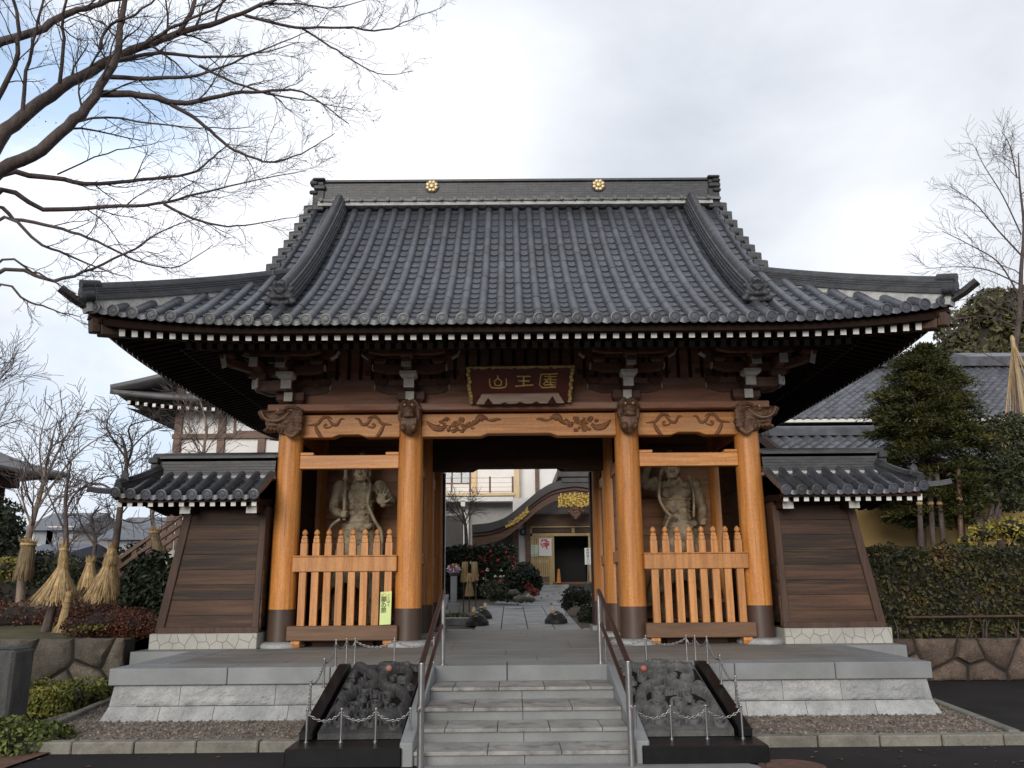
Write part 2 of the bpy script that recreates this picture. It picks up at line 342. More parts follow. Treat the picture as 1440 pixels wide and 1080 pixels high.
# inner stone path, slab by slab
g = MB()
def slab(mb, x0, x1, y0, y1, h=.02):
    a = slopez(y0)+h; b = slopez(y1)+h
    mb.add([(x0, y0, a-.05), (x1, y0, a-.05), (x1, y1, b-.05), (x0, y1, b-.05), (x0, y0, a), (x1, y0, a), (x1, y1, b), (x0, y1, b)],
           [(4, 5, 6, 7), (0, 1, 5, 4), (1, 2, 6, 5), (2, 3, 7, 6), (3, 0, 4, 7)])
for i in range(4):
    x = -.98+i*.60; y = 4.5
    while y < 13.5:
        l = rng.uniform(1.0, 1.7); slab(g, x+.012, x+.588, y, min(y+l, 13.6)-.015, .02+rng.uniform(0, .008)); y += l
for i in range(9):
    for j in range(5):
        slab(g, -1.0+j*1.1+i*.3, -1.0+j*1.1+1.04+i*.3, 13.8+i*1.3, 13.8+i*1.3+1.24, .02+rng.uniform(0, .008))
for s0, s1 in ((-3.4, -1.02), (1.46, 3.2)):
    slab(g, s0, s1, 4.5, 5.6, .03)
struct('stone_path', g, M('path_slab', (.33, .325, .32), (.22, .217, .213), .75, 2., bump=.2, fine=.15, island=.12))
g = MB()
g.box((-3.6, 7.0, .5), (-1.1, 7.3, .80)); struct('path_kerb', g, GRANL, bevel=.02)
# gravel bed in front of the platform: base sheet plus loose stones (nobody could count them)
xr = lambda y: min(5.32, 4.98+.33*(y+4.7)/2.4)
g = MB(); g.grid(lambda u, v: (-5.75+(5.75+xr(-4.72+2.4*v))*u, -4.72+2.4*v, .075), 4, 6); g.grid(lambda u, v: (-5.75+1.0*u, -2.32+1.6*v, .075), 2, 2)
struct('gravel_bed', g, M('gravel_base', (.24, .19, .15), (.12, .095, .08), .9, 6., bump=.6, bscale=50., fine=.5, fscale=140.))
g = MB()
for i in range(9000):
    if i % 3: x, y = rng.uniform(-5.7, 5.9), rng.uniform(-4.72, -3.35)
    else: x, y = (rng.uniform(-5.7, -4.8), rng.uniform(-4.7, -1.)) if rng.random() < .5 else (rng.uniform(4.8, 5.3), rng.uniform(-4.7, -2.4))
    if abs(x+.04) < 2.25 or x > xr(y)-.02: continue
    r = rng.uniform(.010, .024); a = rng.random()*6.28; ca, sa = cos(a)*r, sin(a)*r; h = r*rng.uniform(.5, 1.)
    z = .078
    g.add([(x+ca, y+sa, z), (x-sa*.8, y+ca*.8, z), (x-ca, y-sa, z), (x+sa*.8, y-ca*.8, z), (x+ca*.4, y+sa*.4, z+h), (x-ca*.5, y-sa*.4, z+h*.9)],
          [(0, 1, 4), (1, 2, 5, 4), (2, 3, 5), (3, 0, 4, 5)])
o = g.build('gravel', GRAVEL); tag(o, kind='stuff')
# kerbs
g = MB()
x = -5.16
while x < 7.6:
    l = .62
    if abs(x+l/2+.04) > 2.4: g.box((x+.006, -4.88+rng.uniform(-.006, .006), -.05), (x+l-.006, -4.73, .105+rng.uniform(-.005, .005)))
    x += l
def kerbrow(p, q, w=.12, z=.11):
    p, q = V(p), V(q); n = max(1, int((q-p).length/.62)); d = (q-p)/n; t = d.normalized()*.006
    for i in range(n): g.bar(p+d*i+t+V(0, 0, z/2), p+d*(i+1)-t+V(0, 0, z/2), w, z)
g.box((-2.67, -4.88, -.05), (-2.26, -4.73, .10)); g.box((2.20, -4.88, -.05), (2.42, -4.73, .10))
kerbrow((5.3, -2.3, 0), (4.98, -4.7, 0)); kerbrow((-5.2, -4.66, 0), (-5.72, -1.3, 0), .1, .13)
struct('kerb', g, KERB, bevel=.012)
# manhole cover
t = thing('manhole_cover', (2.33, -5.80, .004), 'rusty round manhole cover in the asphalt at lower right', 'manhole cover')
MB().lathe([(.29, 0), (.29, .012), (.25, .012), (.24, .006)], (2.33, -5.80, .004), 32).build('rim', IRON, t, 40)
g = MB(); g.lathe([(.235, 0), (.235, .010)], (2.33, -5.80, .004), 32)
for i in range(-6, 7):
    w = sqrt(max(0, .225**2-(i*.036)**2)); g.box((2.33-w, -5.80+i*.036-.008, .012), (2.33+w, -5.80+i*.036+.008, .019))
g.build('lid', IRON, t)

# ------------------------------------------------------------------ stone platform
plat = thing('stone_platform', (0, .5, 0), 'grey granite platform carrying the wooden temple gate', 'platform')
PX0, PX1, PY0, PY1 = -4.94, 4.86, -3.35, 4.38
SX0, SX1 = -1.06, .98                           # stair opening
g = MB(); r2 = random.Random(2)
xs = sorted([PX0]+[PX0+(PX1-PX0)*k/8+r2.uniform(-.2, .2) for k in range(1, 8)]+[PX1])
for a, b in zip(xs, xs[1:]):
    g.box((a+.004, PY0, .47), (b-.004, PY0+.55, P))
y = PY0+.55
while y < PY1-.3:
    y2 = min(y+1.35, PY1)
    for a, b in ((PX0, PX0+.5), (PX1-.5, PX1)): g.box((a, y+.003, .47), (b, y2-.003, P))
    y = y2
g.build('cap_stones', GRAN, plat, bevel=.008)
g = MB(); y = PY0+.555
while y < PY1-.02:
    y2 = min(y+.95, PY1); x = PX0+.503+r2.uniform(-.4, 0)
    while x < PX1-.5:
        l = r2.uniform(1.2, 2.0); a = max(x, PX0+.503); b = min(x+l, PX1-.503)
        if b-a > .05: g.box((a+.003, y+.003, .5), (b-.003, y2-.003, P-.003+r2.uniform(-.0015, .0015)))
        x += l
    y = y2
g.build('floor_slabs', GRANF, plat)
g = MB()
def rough_course(z0, z1, o0, o1, n, seed):
    r3 = random.Random(seed); xs = [PX0+.06]+sorted(PX0+(PX1-PX0)*(k+r3.uniform(-.25, .25))/n for k in range(1, n))+[PX1-.06]
    for i, (a, b) in enumerate(zip(xs, xs[1:])):
        a0 = a+.003; b0 = b-.003; y = PY0+.05
        la = (o0 if i == 0 else 0, o1 if i == 0 else 0); lb = (o0 if i == n-1 else 0, o1 if i == n-1 else 0)
        nn = 7
        def fn(u, v):
            x = (a0-la[0])*(1-u)+(b0+lb[0])*u; xt = (a0-la[1])*(1-u)+(b0+lb[1])*u
            x = x*(1-v)+xt*v; z = z0+.003+(z1-z0-.006)*v
            e = min(1, 8*min(u, 1-u, v, 1-v)); yy = y-(o0*(1-v)+o1*v)-.016*e*(.3+abs(noise.noise((x*7, z*9, seed)))*1.8+abs(noise.noise((x*23, z*27, seed+i)))*1.1)
            return (x, yy, z)
        g.grid(fn, 32, 9)
        g.box((a0-la[1], PY0+.049, z0), (b0+lb[1], PY0+.5, z1-.004))
rough_course(.235, .465, .03, .0, 10, 3); rough_course(.0, .232, .13, .03, 14, 7)
for sx, X in ((-1, PX0+.06), (1, PX1-.06)):     # battered sides
    y = PY0+.05
    while y < PY1:
        y2 = min(y+.8, PY1)
        for z0, z1, o0, o1 in ((.235, .462, .03, 0), (0, .232, .13, .03)):
            f0, f1 = (y-o0, y-o1) if y < PY0+.1 else (y, y)
            q = [(X+sx*o0, f0, z0), (X+sx*o0, y2-.005, z0), (X+sx*o1, y2-.005, z1), (X+sx*o1, f1, z1)]
            g.add(q+[(X-sx*.3, p[1], p[2]) for p in q], [(0, 1, 2, 3) if sx > 0 else (3, 2, 1, 0), (0, 3, 7, 4), (1, 5, 6, 2), (3, 2, 6, 7)])
        y = y2
g.build('wall_stones', GRANL, plat)
MB().box((PX0+.35, PY0+.35, 0), (PX1-.35, PY1-.05, .49)).build('core', SOIL, plat)
# wing foundations
for a, b in ((4.87, 5.78), (-5.86, -4.95)): MB().prism([(-.72, .3), (-.72, P-.004), (.75, P-.004), (.75, 0), (-.66, 0), (-.66, .3)], 'x', a, b).build('side_foundation', GRAN, plat, bevel=.008)

# ------------------------------------------------------------------ stone steps
st = thing('stone_steps', (-.04, -4.4, 0), 'five granite steps climbing to the gate platform', 'steps')
lv = [(-4.02, .49), (-4.66, .365), (-5.16, .245), (-5.60, .12)]
yb = PY0
for i, (yf, z) in enumerate(lv):
    g = MB(); h = MB(); r3 = random.Random(i+4)
    n = 4 if i != 3 else 3; of = .5 if i % 2 == 0 else 0; w = (SX1-SX0)/n
    ed = sorted(set([SX0]+[SX0+w*(k+of) for k in range(n+1) if SX0 < SX0+w*(k+of) < SX1-.01]+[SX1]))
    for a, b in zip(ed, ed[1:]):
        yback = yb-.002 if i == 0 else lv[i-1][0]+.032
        g.box((a+.003, yf, z-.035), (b-.003, yback, z))
    o = g.build('tread', TREAD, st, bevel=.006)
    for k in range(2):
        a = SX0+(SX1-SX0)*k/2; b = SX0+(SX1-SX0)*(k+1)/2
        h.box((a+.003, yf+.03, max(-.02, z-.16)), (b-.003, yf+.3, z-.035))
    h.build('riser', GRAN, o)
    yb = yf
for sx, name in ((SX0-.12, 'stringer'), (SX1, 'stringer')):
    g = MB()
    poly = [(-3.36, .662), (-3.36, -.02), (-5.62, -.02), (-5.62, .20), (-3.50, .664)]
    g.prism(poly, 'x', sx, sx+.12); g.build('stringer', GRAN, st, bevel=.008)

# ------------------------------------------------------------------ handrails
def handrail(x, side):
    r = thing('handrail', (x, -4.5, 0), 'brown handrail on steel posts along the %s edge of the steps' % side, 'handrail', 'handrails beside the steps')
    MB().tube([(x, -5.72, 0), (x, -5.72, .90)], .031, 12).ell((x, -5.72, .90), (.031, .031, .02)).build('post', STEEL, r, 60)
    MB().tube([(x, -3.25, P), (x, -3.25, 1.50)], .026, 12).lathe([(.05, 0), (.05, .01)], (x, -3.25, P), 16).ell((x, -3.25, 1.5), (.026, .026, .02)).build('post', STEEL, r, 60)
    d = -.02 if x < 0 else .02
    MB().tube([(x, -5.74, .895), (x, -5.5, .955), (x, -3.32, 1.50), (x, -3.22, 1.51)], .028, 10).build('upper_rail', BRAIL, r, 60)
    MB().tube([(x+d, -5.72, .52), (x+d, -5.5, .59), (x+d, -3.25, 1.13)], .022, 10).build('lower_rail', BRAIL, r, 60)
    for z, y in ((.52, -5.72), (1.12, -3.25)): MB().tube([(x, y, z), (x+d, y+.06, z+.02), (x+d, y-.09, z-.02)], .014, 8).build('bracket', STEEL, r, 60)
handrail(SX0+.08, 'left'); handrail(SX1-.06, 'right')

# ------------------------------------------------------------------ dragon reliefs
def seg_d(p, a, b):
    ab = (b[0]-a[0], b[1]-a[1]); q = ((p[0]-a[0])*ab[0]+(p[1]-a[1])*ab[1])/(ab[0]**2+ab[1]**2+1e-9); q = 0 if q < 0 else 1 if q > 1 else q
    return hypot(p[0]-a[0]-ab[0]*q, p[1]-a[1]-ab[1]*q), q
def catm(pts, n=8):
    out = []; q = [pts[0]]+list(pts)+[pts[-1]]
    for i in range(1, len(q)-2):
        for k in range(n):
            t = k/n; out.append(tuple(.5*(2*b+(c-a)*t+(2*a-5*b+4*c-d)*t*t+(3*b-a-3*c+d)*t**3) for a, b, c, d in zip(q[i-1], q[i], q[i+1], q[i+2])))
    out.append(tuple(q[-2])); return out
def spiral(cx, cy, r, turns, s=1, a0=0): return [(cx+s*r*(1-k/26)*cos(a0+turns*2*pi*k/26), cy+.6*r*(1-k/26)*sin(a0+turns*2*pi*k/26)) for k in range(25)]
def relief(x0, x1, mirror, mat, label, ball):
    cx = (x0+x1)/2; r = thing('dragon_relief', (cx, -4.4, 0), label, 'relief', 'stone dragon reliefs beside the steps')
    ya, za, yb, zb = -5.22, .20, -3.40, .655; Ln = hypot(yb-ya, zb-za); Wd = x1-x0
    sp = [(.30, .31, .10, 1.7, 1), (.46, .20, .10, 1.8, -1), (.22, .13, .09, 1.6, 1), (.62, .10, .09, 1.6, 1), (.55, .34, .085, 1.6, -1), (.40, .09, .07, 1.5, 1), (.36, .44, .07, 1.5, -1), (.78, .30, .08, 1.6, 1), (.08, .30, .05, 1.4, 1), (.88, .07, .07, 1.5, -1), (.70, .40, .06, 1.4, 1), (.10, .66, .07, 1.5, 1), (.24, .70, .06, 1.4, -1), (.92, .60, .06, 1.4, 1), (.93, .92, .06, 1.4, -1), (.66, .74, .05, 1.3, 1), (.30, .94, .05, 1.4, 1), (.08, .82, .06, 1.4, -1), (.05, .08, .05, 1.4, 1), (.74, .20, .05, 1.3, -1), (.50, .50, .05, 1.3, 1), (.06, .50, .05, 1.3, -1), (.95, .24, .05, 1.3, 1)]
    cur = [  # (points in u,v, radius, height): two coiling dragons over a field of cloud scrolls
        (catm([(.02, .98), (.20, .89), (.40, .76), (.45, .65), (.27, .57), (.15, .44), (.14, .26), (.26, .20)], 10), .066, .080),
        (catm([(.50, .76), (.60, .60), (.80, .53), (.95, .40), (.91, .22), (.78, .14), (.66, .18)], 10), .070, .085),
        (catm([(.52, .66), (.58, .81), (.74, .88), (.87, .80), (.85, .70), (.76, .70)], 10), .048, .075),
        (catm([(.42, .96), (.54, .93), (.68, .97), (.80, .95)]), .065, .085), (catm([(.44, .885), (.54, .865), (.66, .89)]), .042, .075), (catm([(.50, .82), (.58, .80)]), .03, .06),
        (catm([(.40, .90), (.30, .86), (.24, .80)]), .018, .06), (catm([(.68, .88), (.76, .94), (.88, .97)]), .018, .06),
        (catm([(.27, .57), (.34, .50), (.44, .52)]), .026, .07), (catm([(.44, .52), (.48, .55)]), .016, .06), (catm([(.44, .52), (.49, .50)]), .016, .06), (catm([(.44, .52), (.46, .46)]), .016, .06),
        (catm([(.80, .53), (.72, .47), (.62, .46)]), .026, .07), (catm([(.62, .46), (.57, .48)]), .016, .06), (catm([(.62, .46), (.58, .43)]), .016, .06), (catm([(.62, .46), (.64, .41)]), .016, .06),
        (catm([(.14, .26), (.06, .20), (.04, .14)]), .024, .06), (catm([(.91, .22), (.97, .14), (.95, .05)]), .024, .06)]
    for cx_, cy_, rr_, tn, sg in sp:
        cur.append((spiral(cx_, cy_, rr_, tn, sg, cx_*11), .021, .045)); cur.append(([(cx_+rr_*1.05*cos(q*.5+cx_*20), cy_+rr_*.62*sin(q*.5+cx_*20)) for q in range(8)], .016, .036))
    segs = []
    for c, w, h in cur:
        for i, (a, b) in enumerate(zip(c, c[1:])): segs.append((a, b, w, h, i))
    NU, NV = 150, 240; asp = Ln/Wd
    H = []
    cell = {}
    for s_ in segs:
        (a, b, w, h, i) = s_
        for iu in range(int((min(a[0], b[0])-w)*12)-1, int((max(a[0], b[0])+w)*12)+2):
            for iv in range(int((min(a[1], b[1])-w)*12)-1, int((max(a[1], b[1])+w)*12)+2): cell.setdefault((iu, iv), []).append(s_)
    def hf(u, v):
        h = -.03+.006*noise.noise((u*13, v*22, cx))
        for a, b, w, hh, i in cell.get((int(u*12), int(v*12)), ()):
            d, q = seg_d((u, v*asp), (a[0], a[1]*asp), (b[0], b[1]*asp))
            if d < w:
                x = d/w; e = hh*sqrt(max(0, 1-x**2.4)); e += (.006*sin((i+q)*2.2)*cos(x*5) if w > .04 else 0)-(.012 if .80 < x < .9 and w > .04 else 0)
                if e > h: h = e
        e = min(1., 16*min(u, 1-u, v, 1-v)); return h*e
    nrm = V(0, -(zb-za)/Ln, (yb-ya)/Ln)
    def fn(u, v): p = V(x0+Wd*u, ya+(yb-ya)*v, za+(zb-za)*v)+nrm*(hf(u, v)+.03); return p
    g = MB(); g.grid(fn, NU, NV)
    o = g.build('carved_slab', mat, r, 180)
    g = MB(); g.add([tuple(V(x0+Wd*u, ya+(yb-ya)*v, za+(zb-za)*v)+nrm*.026) for u, v in ((.01, .01), (.99, .01), (.99, .99), (.01, .99))], [(0, 1, 2, 3)]); g.build('cavity_shade_plate', BLACKG, r)  # black plate standing in for the deep shade between the carvings
    g = MB(); g.prism([(ya, za+.03), (ya, .17), (yb, .17), (yb, zb+.02)], 'x', x0, x1); g.build('slab_body', mat, r)
    bx0, bx1 = (x0-.20, x1+.05) if x0 < 0 else (x0-.05, x1+.20)
    MB().box((bx0, -5.66, 0), (bx1, -3.36, .165)).build('base', BLACKG, r, bevel=.01)
    ox = (x0-.17, x0-.04) if x0 < 0 else (x1+.04, x1+.17)
    MB().prism([(-5.25, .165), (-3.36, .165), (-3.36, .70), (-3.5, .70), (-5.25, .25)], 'x', ox[0], ox[1]).build('side_kerb', BLACKG, r, bevel=.01)
    u, v = ball; p = fn(u, v); MB().ell(tuple(p+nrm*.01), .038).build('painted_pearl', M('faded_red_paint', (.42, .13, .09) if mirror else (.36, .17, .12), None, .5, 4.), r, 180)
    return r
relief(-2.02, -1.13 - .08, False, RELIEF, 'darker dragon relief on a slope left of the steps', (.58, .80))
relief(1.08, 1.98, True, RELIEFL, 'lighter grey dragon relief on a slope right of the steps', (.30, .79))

# ------------------------------------------------------------------ chain fences round the reliefs
def chain(mb, p, q, sag=.07, link=.018):
    p, q = V(p), V(q); n = max(4, int((q-p).length*1.1/(link*1.5)))
    pt = [p.lerp(q, k/n)-V(0, 0, sag*4*(k/n)*(1-k/n)) for k in range(n+1)]
    for i in range(n):
        a, b = pt[i], pt[i+1]; t = (b-a).normalized(); sd_ = t.cross(V(0, 0, 1)).normalized(); up_ = sd_.cross(t)
        w = sd_ if i % 2 else up_; c = (a+b)/2; L2 = (b-a).length*.75
        ring = [c+t*(L2*cos(2*pi*k/8))+w*(link*.55*sin(2*pi*k/8)) for k in range(8)]
        vs = []; rr = .0042
        for k in range(8):
            d = (ring[(k+1) % 8]-ring[k-1]).normalized(); e = d.cross(w.cross(t)).normalized(); f_ = w.cross(t).normalized()
            for j in range(4): vs.append(tuple(ring[k]+(e*cos(j*pi/2)+f_*sin(j*pi/2))*rr))
        mb.add(vs, [(k*4+j, ((k+1) % 8)*4+j, ((k+1) % 8)*4+(j+1) % 4, k*4+(j+1) % 4) for k in range(8) for j in range(4)])
def fence(xin, xout, side):
    cx = (xin+xout)/2; r = thing('chain_fence', (cx, -4.4, 0), 'steel chain on short posts around the %s dragon relief' % side, 'chain fence', 'chain fences round the reliefs')
    fr = [V(xout+(xin-xout)*k/3, -5.34, .165) for k in range(4)]
    ox = xout-.09 if xout < 0 else xout+.09
    sd_ = [V(ox, y, z) for y, z in ((-4.85, .375), (-4.25, .53), (-3.66, .69))]
    bk = [V(ox, -3.0, P)]+[V(xout+(xin-xout)*k/2, -2.92, P) for k in range(3)]
    for p in fr+sd_+bk:
        MB().tube([p, p+V(0, 0, .29)], .0115, 8).lathe([(.022, 0), (.022, .012)], tuple(p), 10).ell(tuple(p+V(0, 0, .295)), .015, nu=8, nv=6).build('post', STEEL, r, 60)
    tp = V(0, 0, .265); seq = fr[::-1]+sd_+bk
    for a, b in zip(seq, seq[1:]):
        if a is bk[1] and b is bk[2] and False: continue
        g = MB(); chain(g, a+tp, b+tp, .075); g.build('chain', STEEL, r, 180)
fence(-1.12, -2.10, 'left'); fence(1.02, 2.03, 'right')
# ------------------------------------------------------------------ tiled roof builder
def tile_patch(mb, pos, us, smax, nround=15, nflat=21, r=.074, sgn=1, eavecap=True, slots=True, smin=None):
    e = 1e-3
    def fr(u, s):
        p = V(pos(u, s)); du = (V(pos(u+e, s))-p).normalized(); ds = (V(pos(u, s+e))-p).normalized()
        n = du.cross(ds).normalized()
        if n.z < 0: n = -n
        return p, du, ds, n
    K = 6
    for u in us:
        sm = smax(u)
        if sm < .02: continue
        s0 = smin(u) if smin else 0.
        nseg = max(1, round(nround*(sm-s0)))
        for k in range(nseg):
            a, b = s0+(sm-s0)*k/nseg, s0+(sm-s0)*(k+1)/nseg; vs = []; jt = rng.uniform(-.004, .004); jn = rng.uniform(-.003, .003)
            for s_, rr in ((a, r*.93), (a, r*1.015), ((a+b)/2, r*1.0), (b, r*.985)):
                p, du, ds, n = fr(u, s_); p = p+du*jt+n*jn
                for i in range(K+1):
                    w = pi*i/K; vs.append(tuple(p+du*(rr*cos(w))+n*(rr*sin(w)*1.05)))
            m = K+1
            mb.add(vs, [(j*m+i, j*m+i+1, (j+1)*m+i+1, (j+1)*m+i) for j in range(3) for i in range(K)])
        if eavecap and s0 == 0.:
            p, du, ds, n = fr(u, 0.); R_ = r*1.18
            mb.lathe([(R_*.9, -.02), (R_, 0), (R_, .035), (R_*.80, .038), (R_*.74, .026), (R_*.5, .026), (R_*.42, .034), (.002, .036)], tuple(p+n*.012), 14, ax=(V(-ds.x, -ds.y, -.12)))
    for u, w in zip(us, us[1:]):
        if w-u > .5: continue
        sm = max(smax(u), smax(w)); sm = min(sm, max(smax(u), smax(w)))
        s0 = smin((u+w)/2) if smin else 0.
        nk = max(1, round(nflat*(sm-s0))); D = 4
        for k in range(nk):
            a, b = s0+(sm-s0)*k/nk, s0+(sm-s0)*(k+1)/nk; vs = []
            for s_, h in ((a, -.004), (a, .026), (b, .004)):
                for i in range(D+1):
                    f = i/D; uu = u+.05+(w-u-.1)*f; lim = smax(uu)
                    p, du, ds, n = fr(uu, min(s_, lim)); vs.append(tuple(p+n*(h-.012-.016*sin(pi*f))-(ds*.035*sin(pi*f) if s_ == a else V(0, 0, 0))))
            m = D+1; mb.add(vs, [(j*m+i, j*m+i+1, (j+1)*m+i+1, (j+1)*m+i) for j in range(2) for i in range(D)])
        if eavecap and s0 == 0.:                # drop tile at the eave
            vs = []
            for h, o in ((.026, 0), (-.028, .006)):
                for i in range(D+1):
                    f = i/D; uu = u+.04+(w-u-.08)*f; p, du, ds, n = fr(uu, 0.); vs.append(tuple(p-ds*(.03*sin(pi*f)+.012+o)+V(0, 0, h-.014*sin(pi*f)*(1 if h > 0 else 2.2))))
            m = D+1; mb.add(vs, [(i, i+1, m+i+1, m+i) for i in range(D)])

# ------------------------------------------------------------------ the gate
gate = thing('temple_gate', (0, 2.05, P), 'wooden temple gate with orange columns and sweeping grey tiled roof', 'temple gate')
CX = (-3.81, -1.8, 1.8, 3.81); CY = (0., 2.05, 4.1)
for j, y in enumerate(CY):
    for i, x in enumerate(CX):
        g = MB(); g.tube([(x, y, P+.06), (x, y, 2.), (x, y, 3.6), (x, y, 4.42)], [.218, .214, .205, .196], 28)
        o = g.build('column', WOOD, gate, 60)
        MB().tube([(x, y, P+.055), (x, y, 1.235)], [.225, .221], 28).build('column_wrap', SHOE, o, 60)
        g = MB(); pr = [(.38, 0), (.39, .03), (.36, .065), (.30, .085), (.25, .09)]
        if j == 2: g.box((x-.3, y-.3, P-.003), (x+.3, y+.3, P+.09))
        else: g.lathe(pr, (x, y, P-.004), 28)
        g.build('plinth', GRANL if j < 2 else GRAN, gate, 60)
# carved beams, front
def carved_beam(x0, x1, wide):
    yb, mid = 3.985, 4.032; w = x1-x0; a = .34 if wide else .40
    poly = [(x0, yb), (x0+w*a-.12, yb), (x0+w*a, mid), (x1-w*a, mid), (x1-w*a+.12, yb), (x1, yb), (x1, 4.37), (x0, 4.37)]
    o = MB().prism(poly, 'y', -.12, .12).build('carved_beam', WOODH, gate, bevel=.012)
    y = -.122
    def cv(pts, r): 
        p3 = [(p[0], y, p[1]) for p in catm(pts, 6)]; n = len(p3)
        g.tube(p3, [max(.004, (2.3 if wide else 1.8)*r*(.3+.7*sin(pi*k/(n-1)))) for k in range(n)], 6)
    for s in (1, -1):
        g = MB(); k_ = (.84, -.10) if wide else (.74, 0.)
        X = (lambda d: x0+d*k_[0]+k_[1]) if s > 0 else (lambda d: x1-d*k_[0]-k_[1])
        if not wide:
            cv([(X(.18), 4.19), (X(.30), 4.20), (X(.42), 4.22), (X(.52), 4.31), (X(.66), 4.33), (X(.74), 4.29)], .016)
            cv([(X(.36), 4.21), (X(.40), 4.12), (X(.48), 4.02), (X(.55), 3.985)], .020)
            cv([(X(.62), 4.32), (X(.68), 4.27), (X(.75), 4.21), (X(.85), 4.20), (X(.93), 4.29), (X(1.02), 4.30)], .016)
            cv([(X(.78), 4.21), (X(.70), 4.16), (X(.60), 4.15), (X(.57), 4.19), (X(.61), 4.21), (X(.63), 4.18)], .012)
            cv([(X(.46), 4.27), (X(.56), 4.34), (X(.64), 4.30)], .012)
        else:
            cv([(X(.22), 4.24), (X(.34), 4.16), (X(.48), 4.13), (X(.62), 4.15)], .020); cv([(X(.24), 4.21), (X(.36), 4.12), (X(.50), 4.10), (X(.58), 4.11)], .016)
            for cx_, cz, rr, tn in ((.80, 4.20, .075, 1.6), (1.03, 4.17, .065, 1.8), (.76, 4.08, .05, 1.4), (.62, 4.27, .055, 1.3), (.92, 4.28, .06, 1.3), (.92, 4.08, .045, 1.4), (.66, 4.09, .035, 1.3), (.50, 4.23, .04, 1.2)):
                cv([(X(a_), b_) for a_, b_ in spiral(cx_, cz, rr, tn, 1, cx_*9)[::3]], .0105)
            for k in range(26):
                a_ = rng.uniform(.46, 1.14); b_ = 4.18+rng.uniform(-.10, .12)*(1-abs(a_-.8)*1.2); t_ = rng.random()*6.3; l_ = rng.uniform(.03, .06)
                cv([(X(a_), b_), (X(a_+l_*cos(t_)), b_+l_*sin(t_)*.7), (X(a_+l_*1.5*cos(t_+.9)), b_+l_*sin(t_+.9))], .009)
            cv([(X(1.10), 4.17), (X(1.2), 4.23), (X(1.27), 4.31), (X(1.36), 4.30), (X(1.43), 4.27)], .022)
            cv([(X(1.25), 4.33), (X(1.30), 4.27), (X(1.38), 4.30)], .016); cv([(X(1.40), 4.26), (X(1.52), 4.25), (X(1.62), 4.27), (X(1.70), 4.265)], .012)
        g.build('carving', INCISE, o, 180)
carved_beam(-3.66, -1.98, False); carved_beam(-1.62, 1.62, True); carved_beam(1.98, 3.66, False)
# plate beam, frieze
MB().box((-4.15, -.30, 4.405), (4.15, .30, 4.52)).build('plate_beam', FRIEZE, gate, bevel=.01)
MB().box((-4.0, -.05, 4.52), (4.0, .05, 5.75)).build('frieze_panel', FRIEZE, gate)
g = MB()
for k in range(40): 
    x = -3.9+k*.2; g.box((x, -.075, 4.98), (x+.05, -.05, 5.7))
g.build('frieze_slats', DARKW, gate)
for y0, y1 in ((4.05, 4.15),): MB().box((-4.0, y0, 4.52), (4.0, y1, 5.75)).build('frieze_panel', DARKW, gate)
for x in (-4.0, 4.0): MB().box((x-.05, .05, 4.52), (x+.05, 4.05, 5.75)).build('frieze_panel', DARKW, gate)
for x in (-3.81, 3.81): MB().box((x-.11, .1, 4.0), (x+.11, 4.0, 4.37)).build('side_beam', WOODH, gate, bevel=.012)
MB().box((-4.15, 3.82, 4.405), (4.15, 4.4, 4.52)).build('plate_beam', DARKW, gate)
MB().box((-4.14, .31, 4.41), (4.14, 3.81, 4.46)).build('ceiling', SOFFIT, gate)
# lintels and niches
for x0, x1 in ((-3.62, -1.99), (1.99, 3.62)):
    g = MB(); g.box((x0, -.10, 3.47), (x1, .06, 3.69)); g.box((x0, -.11, 3.691), (x0+.22, .05, 3.74)); g.box((x1-.22, -.11, 3.691), (x1, .05, 3.74))
    g.build('niche_lintel', WOODH, gate, bevel=.008)
    g = MB()
    for k in range(11): g.box((x0-.02, 2.0, P+.1+k*.34), (x1+.02, 2.06, P+.1+(k+1)*.34-.008))
    g.box((x0-.02, 2.062, P+.05), (x1+.02, 2.10, 4.4)); g.build('niche_back_wall', M('niche_board', (.30, .135, .06), (.15, .065, .03), .6, 1.5, (.4, 3, 4), .1, 6., island=.25), gate)
    MB().box((x0, .15, P+.004), (x1, 2.0, P+.30)).build('niche_floor', DARKW, gate)
for x in (-3.81, 3.81):
    g = MB()
    for k in range(11): g.box((x-.03, .15, P+.1+k*.34), (x+.03, 4.0, P+.1+(k+1)*.34-.008))
    g.box((x-.012, .15, P+.02), (x+.012, 4.0, 4.4)); g.build('outer_side_wall', DARKW, gate)
for x in (-1.8, 1.8):
    g = MB()
    for k in range(10): g.box((x-.03, .15, P+.1+k*.29), (x+.03, 4.0, P+.1+(k+1)*.29-.008))
    g.build('passage_side_wall', M('passage_board', (.36, .20, .10), (.22, .115, .06), .55, 1.5, (3, .4, 4), .1, 6., island=.15), gate)
    for z in (1.95, 3.52):
        MB().box((x-.07, .1, z), (x+.07, 4.0, z+.2)).build('tie_beam', WOOD, gate, bevel=.01)
    MB().box((x-.012, .15, P+.02), (x+.012, 4.0, 4.4)).build('wall_core', DARKW, gate); s = 1 if x > 0 else -1; a, b = sorted((s*1.555, s*1.70)); MB().box((a, 4.12, P+.02), (b, 4.36, 3.93)).build('jamb', DARKW, gate, bevel=.01)
for y, dz in ((2.05, 0), (4.1, .26)):
    MB().prism([(-1.62, 3.68+dz), (-.95, 3.68+dz), (-.85, 3.74+dz), (.85, 3.74+dz), (.95, 3.68+dz), (1.62, 3.68+dz), (1.62, 4.40), (-1.62, 4.40)], 'y', y-.1, y+.1).build('passage_beam', DARKW, gate, bevel=.01)
